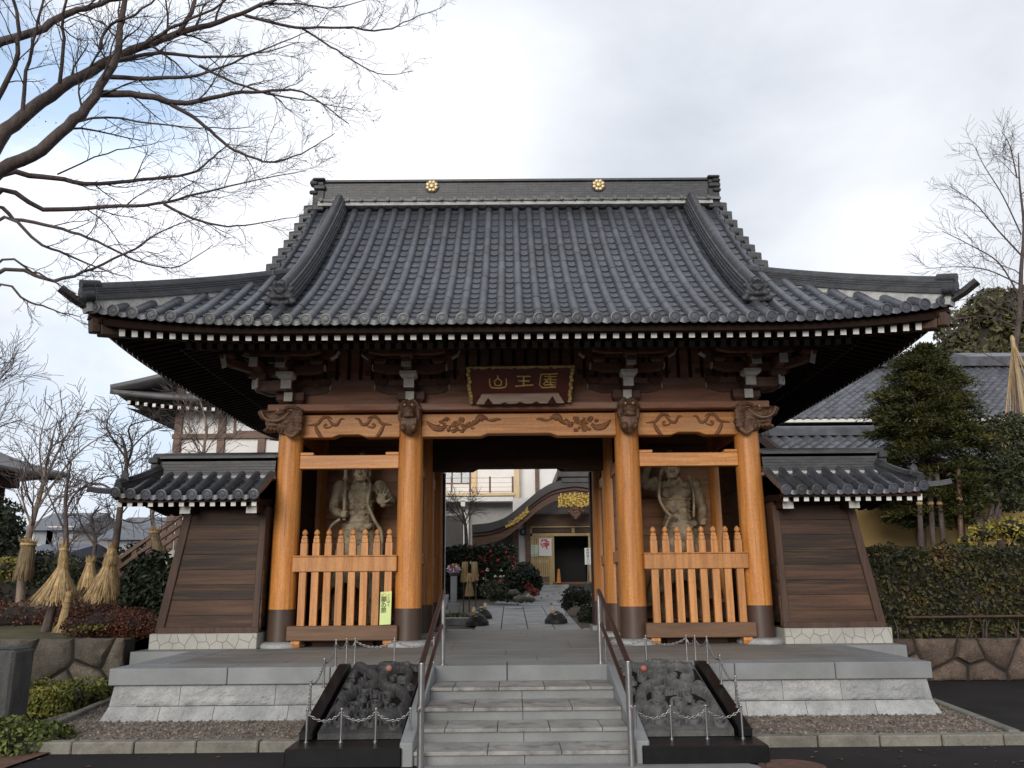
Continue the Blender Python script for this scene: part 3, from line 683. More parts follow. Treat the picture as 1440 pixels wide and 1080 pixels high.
# niche railings
SILLW = M('brown_sill_wood', (.17, .090, .048), (.10, .052, .028), .6, 2.5, (.5, 5, 5), .15, 8., fine=.1)
def railing(x0, x1):
    r0 = MB().box((x0-.03, -.22, 1.81), (x1+.02, -.08, 2.04)).box((x0-.035, -.23, 2.041), (x1+.025, -.07, 2.065)).build('railing', WOODP, gate, bevel=.008)
    n = 8
    for k in range(n):
        x = x0+.135+(x1-x0-.25)*k/(n-1); y = -.15; g = MB()
        for z0, z1, w in ((.93, 2.26, .057), (2.262, 2.33, .048), (2.332, 2.375, .040)):
            g.box((x-w, y-w*.75, z0), (x+w, y+w*.75, z1))
        g.lathe([(.022, 0), (.022, .012), (.042, .03), (.046, .055), (.034, .085), (.004, .112)], (x, y, 2.37), 12)
        g.build('baluster', WOODP, r0, bevel=.005)
    MB().box((x0-.06, -.27, .76), (x1+.06, -.03, .985)).build('sill', SILLW, r0, bevel=.012)
    for x in (x0+.02, x1-.16): MB().prism([(-.26, P), (-.06, P), (-.06, .758), (-.28, .758), (-.30, .72)], 'x', x, x+.14).build('foot', WOODP, r0, bevel=.006)
    MB().box((x0+.3, -.02, P), (x1-.35, .05, .755)).build('vent_panel', DARKW, r0)
railing(-3.60, -1.99); railing(2.01, 3.62)
# bracket clusters
def hijiki(mb, p, d, half, w, h, both=True):    # boat-shaped bracket arm through p along d
    p = V(p); d = V(d).normalized(); sd_ = V(-d.y, d.x, 0)*(w/2); L0 = -half if both else 0
    prof = [(L0, h*.45 if both else 0), (L0+half*.35 if both else L0, 0), (half*.65, 0), (half*.9, h*.2), (half, h*.5), (half, h), (L0, h)]
    n = len(prof); vs = [tuple(p+d*a+V(0, 0, b)-sd_) for a, b in prof]+[tuple(p+d*a+V(0, 0, b)+sd_) for a, b in prof]
    mb.add(vs, [tuple(range(n)), tuple(range(2*n-1, n-1, -1))]+[(i, i+n, (i+1) % n+n, (i+1) % n) for i in range(n)])
def masu(mb, x, y, z, w, h): 
    a = w/2; b = a*.68
    mb.add([(x-b, y-b, z), (x+b, y-b, z), (x+b, y+b, z), (x-b, y+b, z), (x-a, y-a, z+h*.4), (x+a, y-a, z+h*.4), (x+a, y+a, z+h*.4), (x-a, y+a, z+h*.4), (x-a, y-a, z+h), (x+a, y-a, z+h), (x+a, y+a, z+h), (x-a, y+a, z+h)],
           [(3, 2, 1, 0), (8, 9, 10, 11)]+[(i, (i+1) % 4, (i+1) % 4+4, i+4) for i in range(4)]+[(i+4, (i+1) % 4+4, (i+1) % 4+8, i+8) for i in range(4)])
def tip(x, y, z, d, w, h, o, t=.018, curve=0.):  # painted end of an arm
    d = V(d).normalized(); sd_ = V(-d.y, d.x, 0)*(w/2); p = V(x, y, z); q = d*t
    c = d*curve
    vs = [p-sd_, p+sd_, p+sd_+V(0, 0, h)+c, p-sd_+V(0, 0, h)+c]; vs += [v_+q for v_ in vs]
    MB().add([tuple(v_) for v_ in vs], [(3, 2, 1, 0), (4, 5, 6, 7), (0, 1, 5, 4), (1, 2, 6, 5), (2, 3, 7, 6), (3, 0, 4, 7)])
    m = MB(); m.add([tuple(v_) for v_ in vs], [(3, 2, 1, 0), (4, 5, 6, 7), (0, 1, 5, 4), (1, 2, 6, 5), (2, 3, 7, 6), (3, 0, 4, 7)]); m.build('painted_tip', GREYW, o)
def bracket(x, y, f, corner):
    g = MB(); masu(g, x, y, 4.52, .46, .22)
    hijiki(g, (x, y, 4.72), (1, 0, 0), .62, .15, .16); hijiki(g, (x, y, 4.72), (0, f, 0), .50, .15, .16, False)
    for dx in (-.52, 0, .52): masu(g, x+dx, y, 4.88, .23, .11)
    masu(g, x, y+f*.42, 4.88, .24, .11)
    hijiki(g, (x, y+f*.42, 4.99), (1, 0, 0), .60, .13, .15); hijiki(g, (x, y, 4.99), (0, f, 0), .92, .14, .15, False)
    for dx in (-.48, 0, .48): masu(g, x+dx, y+f*.42, 5.14, .21, .10)
    hijiki(g, (x, y, 4.99), (1, 0, 0), .80, .12, .15)
    hijiki(g, (x, y+f*.42, 5.24), (1, 0, 0), .78, .12, .14)
    masu(g, x, y+f*.84, 5.14, .22, .10); hijiki(g, (x, y+f*.84, 5.2), (1, 0, 0), .62, .12, .10)
    if corner:
        s = 1 if x > 0 else -1
        hijiki(g, (x, y, 4.72), (s, f, 0), .70, .14, .16, False); hijiki(g, (x, y, 4.99), (s, f, 0), 1.25, .14, .15, False)
        hijiki(g, (x, y+.42*f, 4.72), (s, 0, 0), .55, .13, .16, False); hijiki(g, (x+s*.42, y, 4.99), (0, f, 0), .95, .13, .15, False)
        masu(g, x+s*.45, y+f*.45, 4.88, .24, .11); masu(g, x+s*.86, y+f*.86, 5.14, .24, .10); g.bar((x, y, 5.3), (x+s*1.5, y+f*1.5, 5.42), .14, .2)
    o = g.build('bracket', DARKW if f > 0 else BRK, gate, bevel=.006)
    if f < 0:
        tip(x, y+f*.50, 4.74, (0, f, 0), .17, .17, o); masu_t = MB(); masu(masu_t, x, y+f*.53, 4.885, .27, .10); masu_t.build('painted_tip', GREYW, o)
        tip(x, y+f*.92, 4.99, (0, f, 0), .15, .17, o, curve=-.04); tip(x, y+f*.90, 5.17, (0, f, 0), .14, .12, o, curve=-.05)
        tip(x, y-.33, 4.56, (0, f, 0), .14, .15, o)
        for s in (-1, 1):
            tip(x+s*.60, y+f*.42, 5.05, (s, 0, 0), .13, .09, o); tip(x+s*.78, y+f*.42, 5.30, (s, 0, 0), .12, .08, o, curve=s*.04); tip(x+s*.62, y, 4.80, (s, 0, 0), .15, .08, o)
            m = MB(); m.bar((x+s*.70, y+f*.42, 5.245), (x+s*.80, y+f*.42, 5.31), .125, .02); m.build('painted_tip', GREYW, o)
        if corner:
            s = 1 if x > 0 else -1; d = (s, f, 0)
            tip(x+s*.50, y+f*.50, 4.74, d, .16, .16, o); tip(x+s*.885, y+f*.885, 5.0, d, .15, .2, o, curve=.05); tip(x+s*.96, y+f*.96, 5.2, d, .14, .22, o, curve=.08)
            tip(x+s*.55, y+.42*f, 4.76, (s, 0, 0), .13, .12, o); tip(x+s*.42, y+f*.95, 5.0, (0, f, 0), .13, .15, o)
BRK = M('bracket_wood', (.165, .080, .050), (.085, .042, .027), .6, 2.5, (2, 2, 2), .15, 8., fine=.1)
for i, x in enumerate(CX):
    bracket(x, 0, -1, i in (0, 3)); bracket(x, 4.1, 1, i in (0, 3))
MB().box((-4.9, -.93, 5.30), (4.9, -.77, 5.46)).build('eave_purlin', DARKW, gate)
MB().box((-4.9, 4.87, 5.30), (4.9, 5.03, 5.46)).build('eave_purlin', DARKW, gate)
for s in (-1, 1): MB().box((s*4.72-.08, -.76, 5.31), (s*4.72+.08, 4.86, 5.455)).build('eave_purlin', DARKW, gate)
# carved nosings: lion heads on the inner columns, dragon heads on the corners
def lion(x):
    y = -.34; g = MB()
    g.ell((x, y, 4.40), (.145, .17, .16)); g.ell((x, y-.13, 4.36), (.105, .09, .085)); g.ell((x, y-.19, 4.385), (.05, .045, .035)); g.ell((x, y-.12, 4.275), (.10, .09, .04))
    g.ell((x, y+.02, 4.13), (.155, .16, .15)); g.ell((x, y+.02, 4.20), (.13, .14, .12))
    for s in (-1, 1):
        g.ell((x+s*.07, y-.13, 4.45), (.045, .04, .04)); g.ell((x+s*.14, y-.02, 4.46), (.035, .05, .05)); g.ell((x+s*.15, y-.02, 4.30), (.04, .06, .10)); g.ell((x+s*.085, y-.11, 4.08), (.055, .075, .06))
        g.ell((x+s*.055, y-.15, 4.31), (.02, .02, .03))
        for k in range(4): g.ell((x+s*(.05+.04*k), y+.0-.02*k, 4.55-.015*k*k), (.03, .05, .035))
    g.tube([(x, y+.1, 4.2), (x, .0, 4.2)], [.13, .12], 12)
    for k in range(9): g.ell((x-.12+.03*k, y-.11+.006*abs(k-4), 4.17), (.013, .03, .09))
    o = g.build('lion_head', CARVE, gate); remesh(o, .012, .02, .035)
    m = MB()
    for s in (-1, 1): m.ell((x+s*.062, y-.168, 4.452), (.02, .014, .016), nu=8, nv=6)
    m.build('eye', GOLDP, o, 180)
lion(-1.8); lion(1.8)
def dragon(s):
    X = lambda d: s*(3.72+d); y = -.20; g = MB()
    g.ell((X(.10), y, 4.27), (.20, .15, .17)); g.ell((X(.30), y, 4.30), (.20, .13, .12)); g.ell((X(.47), y, 4.34), (.11, .11, .085)); g.ell((X(.55), y, 4.39), (.06, .085, .06))
    g.ell((X(.30), y, 4.185), (.18, .115, .06)); g.ell((X(.34), y, 4.23), (.15, .10, .05)); g.ell((X(.16), y, 4.12), (.14, .12, .10)); g.ell((X(.40), y, 4.10), (.11, .09, .05)); g.ell((X(.02), y, 4.12), (.16, .14, .13))
    for q in (-1, 1):
        yy = y+q*.12; g.ell((X(.22), yy, 4.38), (.09, .05, .05))
        g.tube(catm([(X(.50), yy, 4.36), (X(.40), yy-.03, 4.25), (X(.26), yy-.04, 4.21), (X(.12), yy-.04, 4.27), (X(.04), yy, 4.36)], 5), .012, 6)
        g.tube(catm([(X(.15), yy*1.0, 4.44), (X(0), yy, 4.47), (X(-.12), yy, 4.42)], 5), [.03]*10+[.008], 7)
        for k in range(6): g.tube(catm([(X(.02-.01*k), yy, 4.40-.055*k), (X(-.08), yy+q*.03, 4.39-.06*k), (X(-.17), yy, 4.42-.065*k)], 4), [.026]*8+[.006], 6)
        for k in range(6): g.tube([(X(.12+.06*k), yy*1., 4.13-.005*k), (X(.10+.06*k), yy, 4.03+.01*k)], [.03, .006], 6)
        g.tube(catm([(X(.12), yy, 4.05), (X(.02), yy, 3.98), (X(-.06), yy, 4.02), (X(-.12), yy, 4.10)], 5), [.035]*15+[.008], 7)
    for k in range(5): g.tube([(X(.20+.08*k), y, 4.44-.01*k), (X(.14+.08*k), y, 4.50-.01*k)], [.035, .005], 6)
    g.tube([(X(0), -.05, 4.2), (X(-.1), 0, 4.2)], .13, 10)
    o = g.build('dragon_head', CARVE, gate); remesh(o, .012, .018, .04)
    m = MB()
    for q in (-1, 1): m.ell((X(.245), y+q*.155, 4.415), (.018, .012, .014), nu=8, nv=6)
    m.build('eye', GOLDP, o, 180); m = MB()
    for q in (-1, 1): m.tube(catm([(X(.52), y+q*.13, 4.40), (X(.44), y+q*.165, 4.27), (X(.30), y+q*.175, 4.225), (X(.16), y+q*.17, 4.27), (X(.06), y+q*.15, 4.37)], 6), .013, 7)
    m.build('whisker', M('pale_carved_edge', (.36, .22, .13), None, .6, 8.) if s < 0 else bpy.data.materials['pale_carved_edge'], o, 180)
dragon(-1); dragon(1)

# ------------------------------------------------------------------ gate roof
XE, YC, HD, XV = 6.1, 2.05, 4.65, 4.2; YE = YC-HD
def hz(t): return 5.22+3.93*t-1.2*t*(1-t)
def lift(cdist): return .22*(max(0., 2.6-cdist)/2.6)**2
def pf(f):                                      # front (f=1) or rear (-1) slope
    return lambda u, t: V(u, YC-f*HD*(1-t), hz(t)+lift(XE-abs(u))*(1-t)**2)
def ps(s): return lambda v, t: V(s*(XE-HD*t), YC+v, hz(t)+lift(HD-abs(v))*(1-t)**2)
def smf(u): return 1. if abs(u) <= XV else max(0., (XE-abs(u))/HD)
TS = (XE-XV)/HD
def sms(v): return min(TS, max(0., (HD-abs(v))/HD))
us = [(-22+k)*.272 for k in range(45)]; us = [u for u in us if abs(u) < XE-.1]
for f in (1, -1):
    g = MB(); tile_patch(g, pf(f), us, smf, 15, 21); g.build('roof_tiles', TILE, gate, 35)
vs_ = [(-17+k)*.272 for k in range(35)]; vs_ = [v for v in vs_ if abs(v) < HD-.1]
for s in (-1, 1):
    g = MB(); tile_patch(g, ps(s), vs_, sms, 15, 21); g.build('roof_tiles', TILE, gate, 35)
# deck under the tiles, doubling as soffit
g = MB()
for f in (1, -1):
    P_ = pf(f)
    def fn(a, b):
        t = b; w = XE if t <= TS else XV
        lim = XE-HD*t if t < TS else XV
        return P_((2*a-1)*min(w, lim), t)-V(0, 0, .07)
    g.grid(fn, 40, 20)
for s in (-1, 1):
    P_ = ps(s)
    g.grid(lambda a, b: P_((2*a-1)*(HD-HD*b*TS), b*TS)-V(0, 0, .07), 30, 8)
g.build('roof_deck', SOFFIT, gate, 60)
# soffit boards above the rafters
def sof(e): return 5.07+.22*min(e, 1.6)+.36*max(0, e-1.6)     # height at distance e inside the eave
g = MB()
for f in (1, -1):
    def fn(a, b):
        e = .12+2.55*b; u = (2*a-1)*(XE-e); return V(u, YC-f*(HD-e), sof(e)+.6*lift(XE-abs(u)) * max(0, 1-e/2.4)+.05)
    g.grid(fn, 40, 10)
for s in (-1, 1):
    def fn(a, b):
        e = .12+2.35*b; v = (2*a-1)*(HD-e); return V(s*(XE-e), YC+v, sof(e)+.6*lift(HD-abs(v))*max(0, 1-e/2.4)+.05)
    g.grid(fn, 30, 10)
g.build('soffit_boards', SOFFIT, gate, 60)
# eave boards
for f in (1, -1):
    pts = [V(-XE+.05+(2*XE-.1)*k/40, YC-f*(HD-.14), 5.11+.75*lift(XE-abs(-XE+.05+(2*XE-.1)*k/40))) for k in range(41)]
    MB().sweep(pts, [(-.07, -.05), (.07, -.05), (.07, .055), (.02, .055), (.02, .15), (-.02, .15), (-.02, .055), (-.07, .055)]).build('eave_board', SOFFIT, gate, 40)
for s in (-1, 1):
    pts = [V(s*(XE-.14), YC-HD+.05+(2*HD-.1)*k/30, 5.11+.75*lift(HD-abs(-HD+.05+(2*HD-.1)*k/30))) for k in range(31)]
    MB().sweep(pts, [(-.07, -.05), (.07, -.05), (.07, .055), (.02, .055), (.02, .15), (-.02, .15), (-.02, .055), (-.07, .055)]).build('eave_board', SOFFIT, gate, 40)
# flying rafters of the front, each with its painted end
def rafter(u, side, e0, e1, dz, mb=None, capm=None, name='rafter'):
    c = XE-abs(u) if side in (1, -1) else HD-abs(u)
    e1 = min(e1, e0+max(.15, c-e0*.9)); k = .6*lift(c)
    if side in (1, -1): P_ = lambda e: V(u, YC-side*(HD-e), sof(e)+k*max(0, 1-e/2.4)-dz)
    else: P_ = lambda e: V((1 if side == 2 else -1)*(XE-e), YC+u, sof(e)+k*max(0, 1-e/2.4)-dz)
    a, b = P_(e0), P_(e1); t = (a-b).normalized(); own = mb is None
    if own: mb = MB(); capm = MB()
    mb.bar(a, b, .080, .115); capm.bar(a+t*.012, a+t*.0005, .084, .118)
    if own:
        o = mb.build(name, SOFFIT, gate); capm.build('painted_end', WHITE, o)
nf = 64
for k in range(nf): rafter(-5.66+11.36*k/(nf-1), 1, .2, 1.3, .062)
mb, cm, m2, c2 = MB(), MB(), MB(), MB()
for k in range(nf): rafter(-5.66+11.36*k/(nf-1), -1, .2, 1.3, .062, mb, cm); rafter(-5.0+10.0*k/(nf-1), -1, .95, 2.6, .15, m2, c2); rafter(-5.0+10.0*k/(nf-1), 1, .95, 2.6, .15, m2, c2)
for k in range(48):
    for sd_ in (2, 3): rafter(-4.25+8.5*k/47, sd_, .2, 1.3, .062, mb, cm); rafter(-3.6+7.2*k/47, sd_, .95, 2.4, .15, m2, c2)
o = mb.build('outer_rafters', SOFFIT, gate); o['kind'] = 'stuff'; q = cm.build('painted_ends', WHITE, o); q['kind'] = 'stuff'
o = m2.build('base_rafters', SOFFIT, gate); o['kind'] = 'stuff'; q = c2.build('shaded_rafter_ends', M('shaded_end_paint', (.11, .105, .10), None, .7, 5.), o); q['kind'] = 'stuff'  # white end paint darkened in colour to carry the shade under the eave
for sx in (-1, 1):
    for sy in (-1, 1):
        c = V(sx*XE, YC+sy*HD, 0); d = V(-sx, -sy, 0)
        a = c+d*.13; b = c+d*2.5; a.z = 5.10+.10; b.z = 5.62
        g = MB(); g.bar(a, b, .20, .27); t_ = (a-b).normalized(); g.bar(a, a+t_*.12, .16, .2); g.build('hip_beam', POSTW, gate, bevel=.015)
# main ridge
g = MB(); L_ = 4.0
for k in range(7):
    z = 9.19+k*.058; w = .24-.006*k
    n = 14; xo = (k % 2)*.28
    xs = [-L_]+[-L_+.28+xo+k2*.57 for k2 in range(14)]+[L_]; xs = [x for x in xs if -L_ <= x <= L_]
    for a, b in zip(xs, xs[1:]): g.box((a+.002, YC-w, z), (b-.002, YC+w, z+.052))
g.box((-L_, YC-.19, 9.18), (L_, YC+.19, 9.62))
g.box((-L_-.02, YC-.25, 9.60), (L_+.02, YC+.25, 9.645)); g.tube([(-L_, YC, 9.655), (L_, YC, 9.655)], .10, 12)
ridge = g.build('main_ridge', TILED, gate, 40)
RB = M('ridge_base', (.16, .165, .17), (.08, .08, .085), .5, 6.)
for f in (-1, 1):
    g = MB()
    for k in range(30):
        x = -3.9+k*.27; g.tube([(x-.03, YC+f*.25, 9.175), (x-.03, YC+f*.36, 9.165)], .040, 8); g.bar((x+.01, YC+f*.30, 9.165), (x+.23, YC+f*.30, 9.155), .05, .05)
    g.build('ridge_base_tiles', RB, ridge, 50)
MB().box((-L_, YC-.29, 9.06), (L_, YC+.29, 9.155)).build('ridge_mortar', MORTAR, ridge)
for s in (-1, 1):
    g = MB(); x = s*4.02
    g.box((x-.10, YC-.26, 8.98), (x+.14, YC+.26, 9.42)); g.box((x-.08, YC-.30, 9.42), (x+.16, YC+.30, 9.52)); g.box((x-.08, YC-.26, 9.52), (x+.12, YC+.26, 9.62)); g.box((x-.1, YC-.33, 9.615), (x+.15, YC+.33, 9.67))
    for z in (9.36, 9.57): g.tube([(x, YC-.27, z), (x+s*.16, YC-.27, z)], .045, 10)
    g.tube([(x-.05, YC, 9.68), (x+s*.2, YC, 9.71)], .09, 10)
    g.build('ridge_end_tile', DEMON, gate, bevel=.02)
# gold crests
for x in (-1.7, 1.7):
    c = (x, YC-.252, 9.49); g = MB(); g.lathe([(.05, 0), (.05, .03), (.03, .04), (.002, .042)], c, 14, ax=(0, -1, 0))
    for k in range(8):
        w = 2*pi*k/8+.39; g.ell((c[0]+.092*cos(w), c[1]-.012, c[2]+.092*sin(w)), (.040, .022, .040), nu=10, nv=6)
    o = g.build('crest', GOLDP, gate, 180)
    MB().lathe([(.142, .0), (.142, .012)], (c[0], c[1]+.013, c[2]), 24, ax=(0, -1, 0)).build('crest_back', DEMON, o, 40)
# stacked ridge profile
def ridgeprof(w, h, n=4):
    pr = [(-w, -.05)]; 
    for k in range(n): q = w*(1-.10*k); z0 = h*k/n; z1 = h*(k+1)/n; pr += [(-q, z0+.004), (-q, z1-.008), (-q+.02, z1-.004)]
    top = [(-w*.52*cos(pi*k/6), h+w*.62*sin(pi*k/6)) for k in range(7)]
    pr += top; left = pr[:-7]
    pr += [(-a, b) for a, b in reversed(left)]
    return pr
def demon(c, d, sc=1., par=None, label=None):   # ogre tile: plate, brow, horns, side scrolls
    d = V(d).normalized(); sd_ = V(-d.y, d.x, 0); c = V(c); g = MB()
    R3 = Matrix((sd_, d, V(0, 0, 1))).transposed()
    def E(a, b, z, r): g.ell(tuple(c+sd_*a*sc+d*b*sc+V(0, 0, z*sc)), tuple(q*sc for q in r), R3, 10, 7)
    E(0, 0, .12, (.17, .07, .16)); E(0, .05, .16, (.11, .06, .07)); E(0, .09, .10, (.05, .05, .045)); E(0, .06, .03, (.10, .05, .04)); E(0, 0, -.05, (.16, .05, .06))
    for s in (-1, 1):
        E(s*.06, .08, .16, (.035, .03, .03)); E(s*.14, .02, .06, (.08, .05, .07)); E(s*.20, .01, -.03, (.07, .05, .06)); E(s*.10, .02, .27, (.04, .05, .07)); E(s*.17, .0, .19, (.06, .04, .05))
    E(0, 0, .30, (.06, .05, .07))
    o = g.build('demon_tile', DEMON, par or gate); remesh(o, .016, .012, .05); return o
for s in (-1, 1):
    for f in (1, -1):
        pp = pf(f); X = s*3.56
        ts = [.145+(.965-.145)*k/24 for k in range(25)]
        pts = [pp(X, t)+V(0, 0, .10) for t in ts]
        o = MB().sweep(pts, ridgeprof(.15, .20, 4)).build('descending_ridge', TILED, gate, 30)
        a, b = pts[0], pts[1]; d = (a-b).normalized()
        pe = [a+V(0, 0, .25)+d*.12]+[p+V(0, 0, .27) for p in pts]
        demon(a+d*.06+V(0, 0, .04), (0, -f, 0), .9, o)
        # corner ridge
        c0 = V(s*XE, YC-f*HD, 0); n = 26; pts = []
        for k in range(n+1):
            e = -.04+(2.55+.04)*k/n; t = e/HD; zt = 5.795+.395*(e+.07)+.0365*(e+.07)**2; p = V(s*(XE-e), YC-f*(HD-e), zt-.245); pts.append(p)
        o = MB().sweep(pts, ridgeprof(.13, .145, 4)).build('corner_ridge', TILED, gate, 30)
        m = MB(); m.sweep([p-V(0, 0, .035) for p in pts], [(-.10, -.17), (.10, -.17), (.10, .02), (-.10, .02)]); m.build('ridge_mortar', MORTAR, o)
        d = (pts[0]-pts[1]).normalized(); m = MB(); sd_ = V(-d.y, d.x, 0).normalized()
        m.tube([pts[0]+V(0, 0, .185)-d*.2, pts[0]+V(0, 0, .20)+d*.06], .08, 12); m.tube([pts[0]+V(0, 0, .06)-d*.1, pts[0]+V(0, 0, .07)+d*.05], .10, 12)
        for q in (-1, 1): m.tube([pts[0]+sd_*.12*q+V(0, 0, .0)-d*.1, pts[0]+sd_*.12*q+d*.04], .075, 12)
        m.build('end_tiles', DEMON, o, 40)
        m = MB(); e0 = V(s*(XE-.33), YC-f*(HD-.33), 5.40); dd = V(s, -f, 0).normalized()
        tp = [e0-dd*.15, e0+dd*.2+V(0, 0, .005), e0+dd*.42+V(0, 0, .045), e0+dd*.65+V(0, 0, .14), e0+dd*.83+V(0, 0, .25)]
        m.sweep(tp, [(-.08, -.045), (.08, -.045), (.08, 0), (.05, .035), (0, .05), (-.05, .035), (-.08, 0)]); m.build('corner_tip_tile', DEMON, o, 40)
        m = MB(); m.sweep([p-V(0, 0, .10) for p in tp[:3]], [(-.06, -.07), (.06, -.07), (.07, .05), (-.07, .05)]); m.build('tip_support', SOFFIT, o)
    # gable wall, bargeboards and verge tiles
    tt = [TS+(1-TS)*k/14 for k in range(15)]
    poly = [(YC-HD*(1-t), hz(t)-.12) for t in tt]+[(YC+HD*(1-t), hz(t)-.12) for t in reversed(tt)]
    MB().prism(poly, 'x', s*3.75-.03, s*3.75+.03).build('gable_wall', DARKW, gate)
    for f in (1, -1):
        pts = [pf(f)(s*(XV-.06), t)-V(0, 0, .22) for t in tt]
        MB().sweep(pts, [(-.04, -.14), (.04, -.14), (.04, .16), (-.04, .16)]).build('bargeboard', DARKW, gate)
        m = MB()
        for k in range(9):
            t = TS+.02+(.975-TS-.02)*k/8; p = pf(f)(s*XV, t)
            m.tube([p+V(-s*.14, 0, .045), p+V(s*.10, 0, .02)], .095, 12); m.box((min(p.x, p.x+s*.08), p.y-.16, p.z-.17), (max(p.x, p.x+s*.08), p.y+.16, p.z-.02))
        m.build('verge_tiles', TILED, gate, 40)
# ------------------------------------------------------------------ plaque on the gate
pq = thing('name_plaque', (.02, -.6, 4.5), 'dark red plaque with gold 山王医 characters hung under the eaves', 'plaque')
b0, b1 = at(662, 567, -.42), at(801, 565, -.42); t0, t1 = at(657, 516, -.74), at(806, 514, -.74)
def pl(u, v, o=0):                              # plaque face; u 0..1 across, v 0..1 up
    p = b0.lerp(b1, u).lerp(t0.lerp(t1, u), v); n = (b1-b0).cross(t0-b0).normalized()
    if n.y > 0: n = -n
    return p+n*o
def plate(mb, cs, o0, o1):
    n = len(cs); vs = [tuple(pl(u, v, o0)) for u, v in cs]+[tuple(pl(u, v, o1)) for u, v in cs]
    mb.add(vs, [tuple(range(n)), tuple(range(2*n-1, n-1, -1))]+[(i, i+n, (i+1) % n+n, (i+1) % n) for i in range(n)])
m = MB(); plate(m, [(0, 0), (1, 0), (1, 1), (0, 1)], -.03, 0); m.build('panel', LACQ, pq)
m = MB(); r4 = random.Random(8)
for k in range(30):
    u = k/29; q = r4.uniform(-.02, .02); plate(m, [(max(-.01, u-.018), .955+q), (min(1.01, u+.018), .955+q), (min(1.01, u+.018), 1.02), (max(-.01, u-.018), 1.02)], -.035, .03)
for s in (0, 1):
    for k in range(11):
        v = k/10; a, b = (-.012, .022) if s == 0 else (.978, 1.012); q = r4.uniform(-.006, .006); plate(m, [(a+q, max(0, v-.045)), (b+q, max(0, v-.045)), (b+q, min(1, v+.045)), (a+q, min(1, v+.045))], -.03, .028)
m.build('gold_border', M('worn_gilt', (.68, .50, .17), (.28, .19, .06), .5, 12., bump=.3, metal=.1), pq, bevel=.006)
m = MB(); plate(m, [(.055, .0), (.945, .0), (.88, .26), (.12, .26)], .005, .06); m.build('lower_board', M('pale_grey_board', (.46, .34, .28), (.32, .22, .17), .65, 3., (.5, 4, 4)), pq)
m = MB()
for u, h in ((.18, .17), (.34, .05), (.50, .06), (.66, .06), (.82, .20)): plate(m, [(u-.05, -.01), (u+.05, -.01), (u, h)], .06, .075)
m.build('mount_triangles', DARKW, pq)
m = MB()
def stroke(pts, w=.0095):
    p3 = [pl(u, v, .012) for u, v in pts]; m.tube(p3, w*1.5, 6)
O = lambda cx, cy, sx, sy: (lambda a, b: (cx+a*sx, cy+b*sy))
q = O(.285, .60, .085, .22)
stroke([q(-.95, .35), q(-.95, -.45), q(-.8, -.75), q(0, -.85), q(.8, -.75), q(.95, -.45), q(.95, .35)]); stroke([q(0, .75), q(0, .4), q(-.4, .05), q(-.35, -.45), q(0, -.55), q(.35, -.45), q(.4, .05), q(0, .4)])
q = O(.535, .60, .085, .20)
stroke([q(-.8, .65), q(.8, .65)]); stroke([q(-.65, .05), q(.65, .0)]); stroke([q(-1, -.7), q(0, -.62), q(1.1, -.55)]); stroke([q(.02, .65), q(-.05, 0), q(.0, -.62)])
q = O(.775, .60, .085, .24)
stroke([q(1, .8), q(-.9, .75), q(-1, -.5), q(-.7, -.8), q(.9, -.75)]); 
for p_ in (((-.5, .5), (.9, .45)), ((.1, .8), (.0, .2), (-.6, -.4)), ((-.55, .15), (.95, .1)), ((-.3, -.15), (.85, -.2), (.85, -.5), (.2, -.55)), ((.2, .4), (.25, -.5)), ((-.5, -.5), (.5, -.4))): stroke([q(*p) for p in p_], .0075)
m.build('gold_characters', M('dull_gold', (.74, .52, .18), (.55, .36, .10), .5, 12., metal=.1), pq, 60)
# pale card tied to the left railing
c0 = V(-2.13, -.235, 1.25); cdn = thing('notice_card', tuple(c0), 'pale yellow-green notice card tied to the left railing', 'notice')
m = MB(); m.add([tuple(c0+V(*p)) for p in ((-.085, 0, -.26), (.09, 0, -.25), (.095, -.005, .25), (-.08, -.005, .24), (-.085, .008, -.26), (.09, .008, -.25), (.095, .003, .25), (-.08, .003, .24))], [(0, 1, 2, 3), (7, 6, 5, 4), (0, 4, 5, 1), (1, 5, 6, 2), (2, 6, 7, 3), (3, 7, 4, 0)])
m.build('card', LIME, cdn)
for ch, z, sz, mt in (('心', .19, .09, ORANGE), ('夢', .115, .105, BLACK), ('の', .035, .09, BLACK), ('旅', -.04, .09, BLACK)): put_text(ch, sz, c0+V(-.025, -.012, z), (pi/2, 0, 0), mt, cdn)
for i, ch in enumerate('ことばと'): put_text(ch, .045, c0+V(.05, -.012, .19-.05*i), (pi/2, 0, 0), BLACK, cdn)
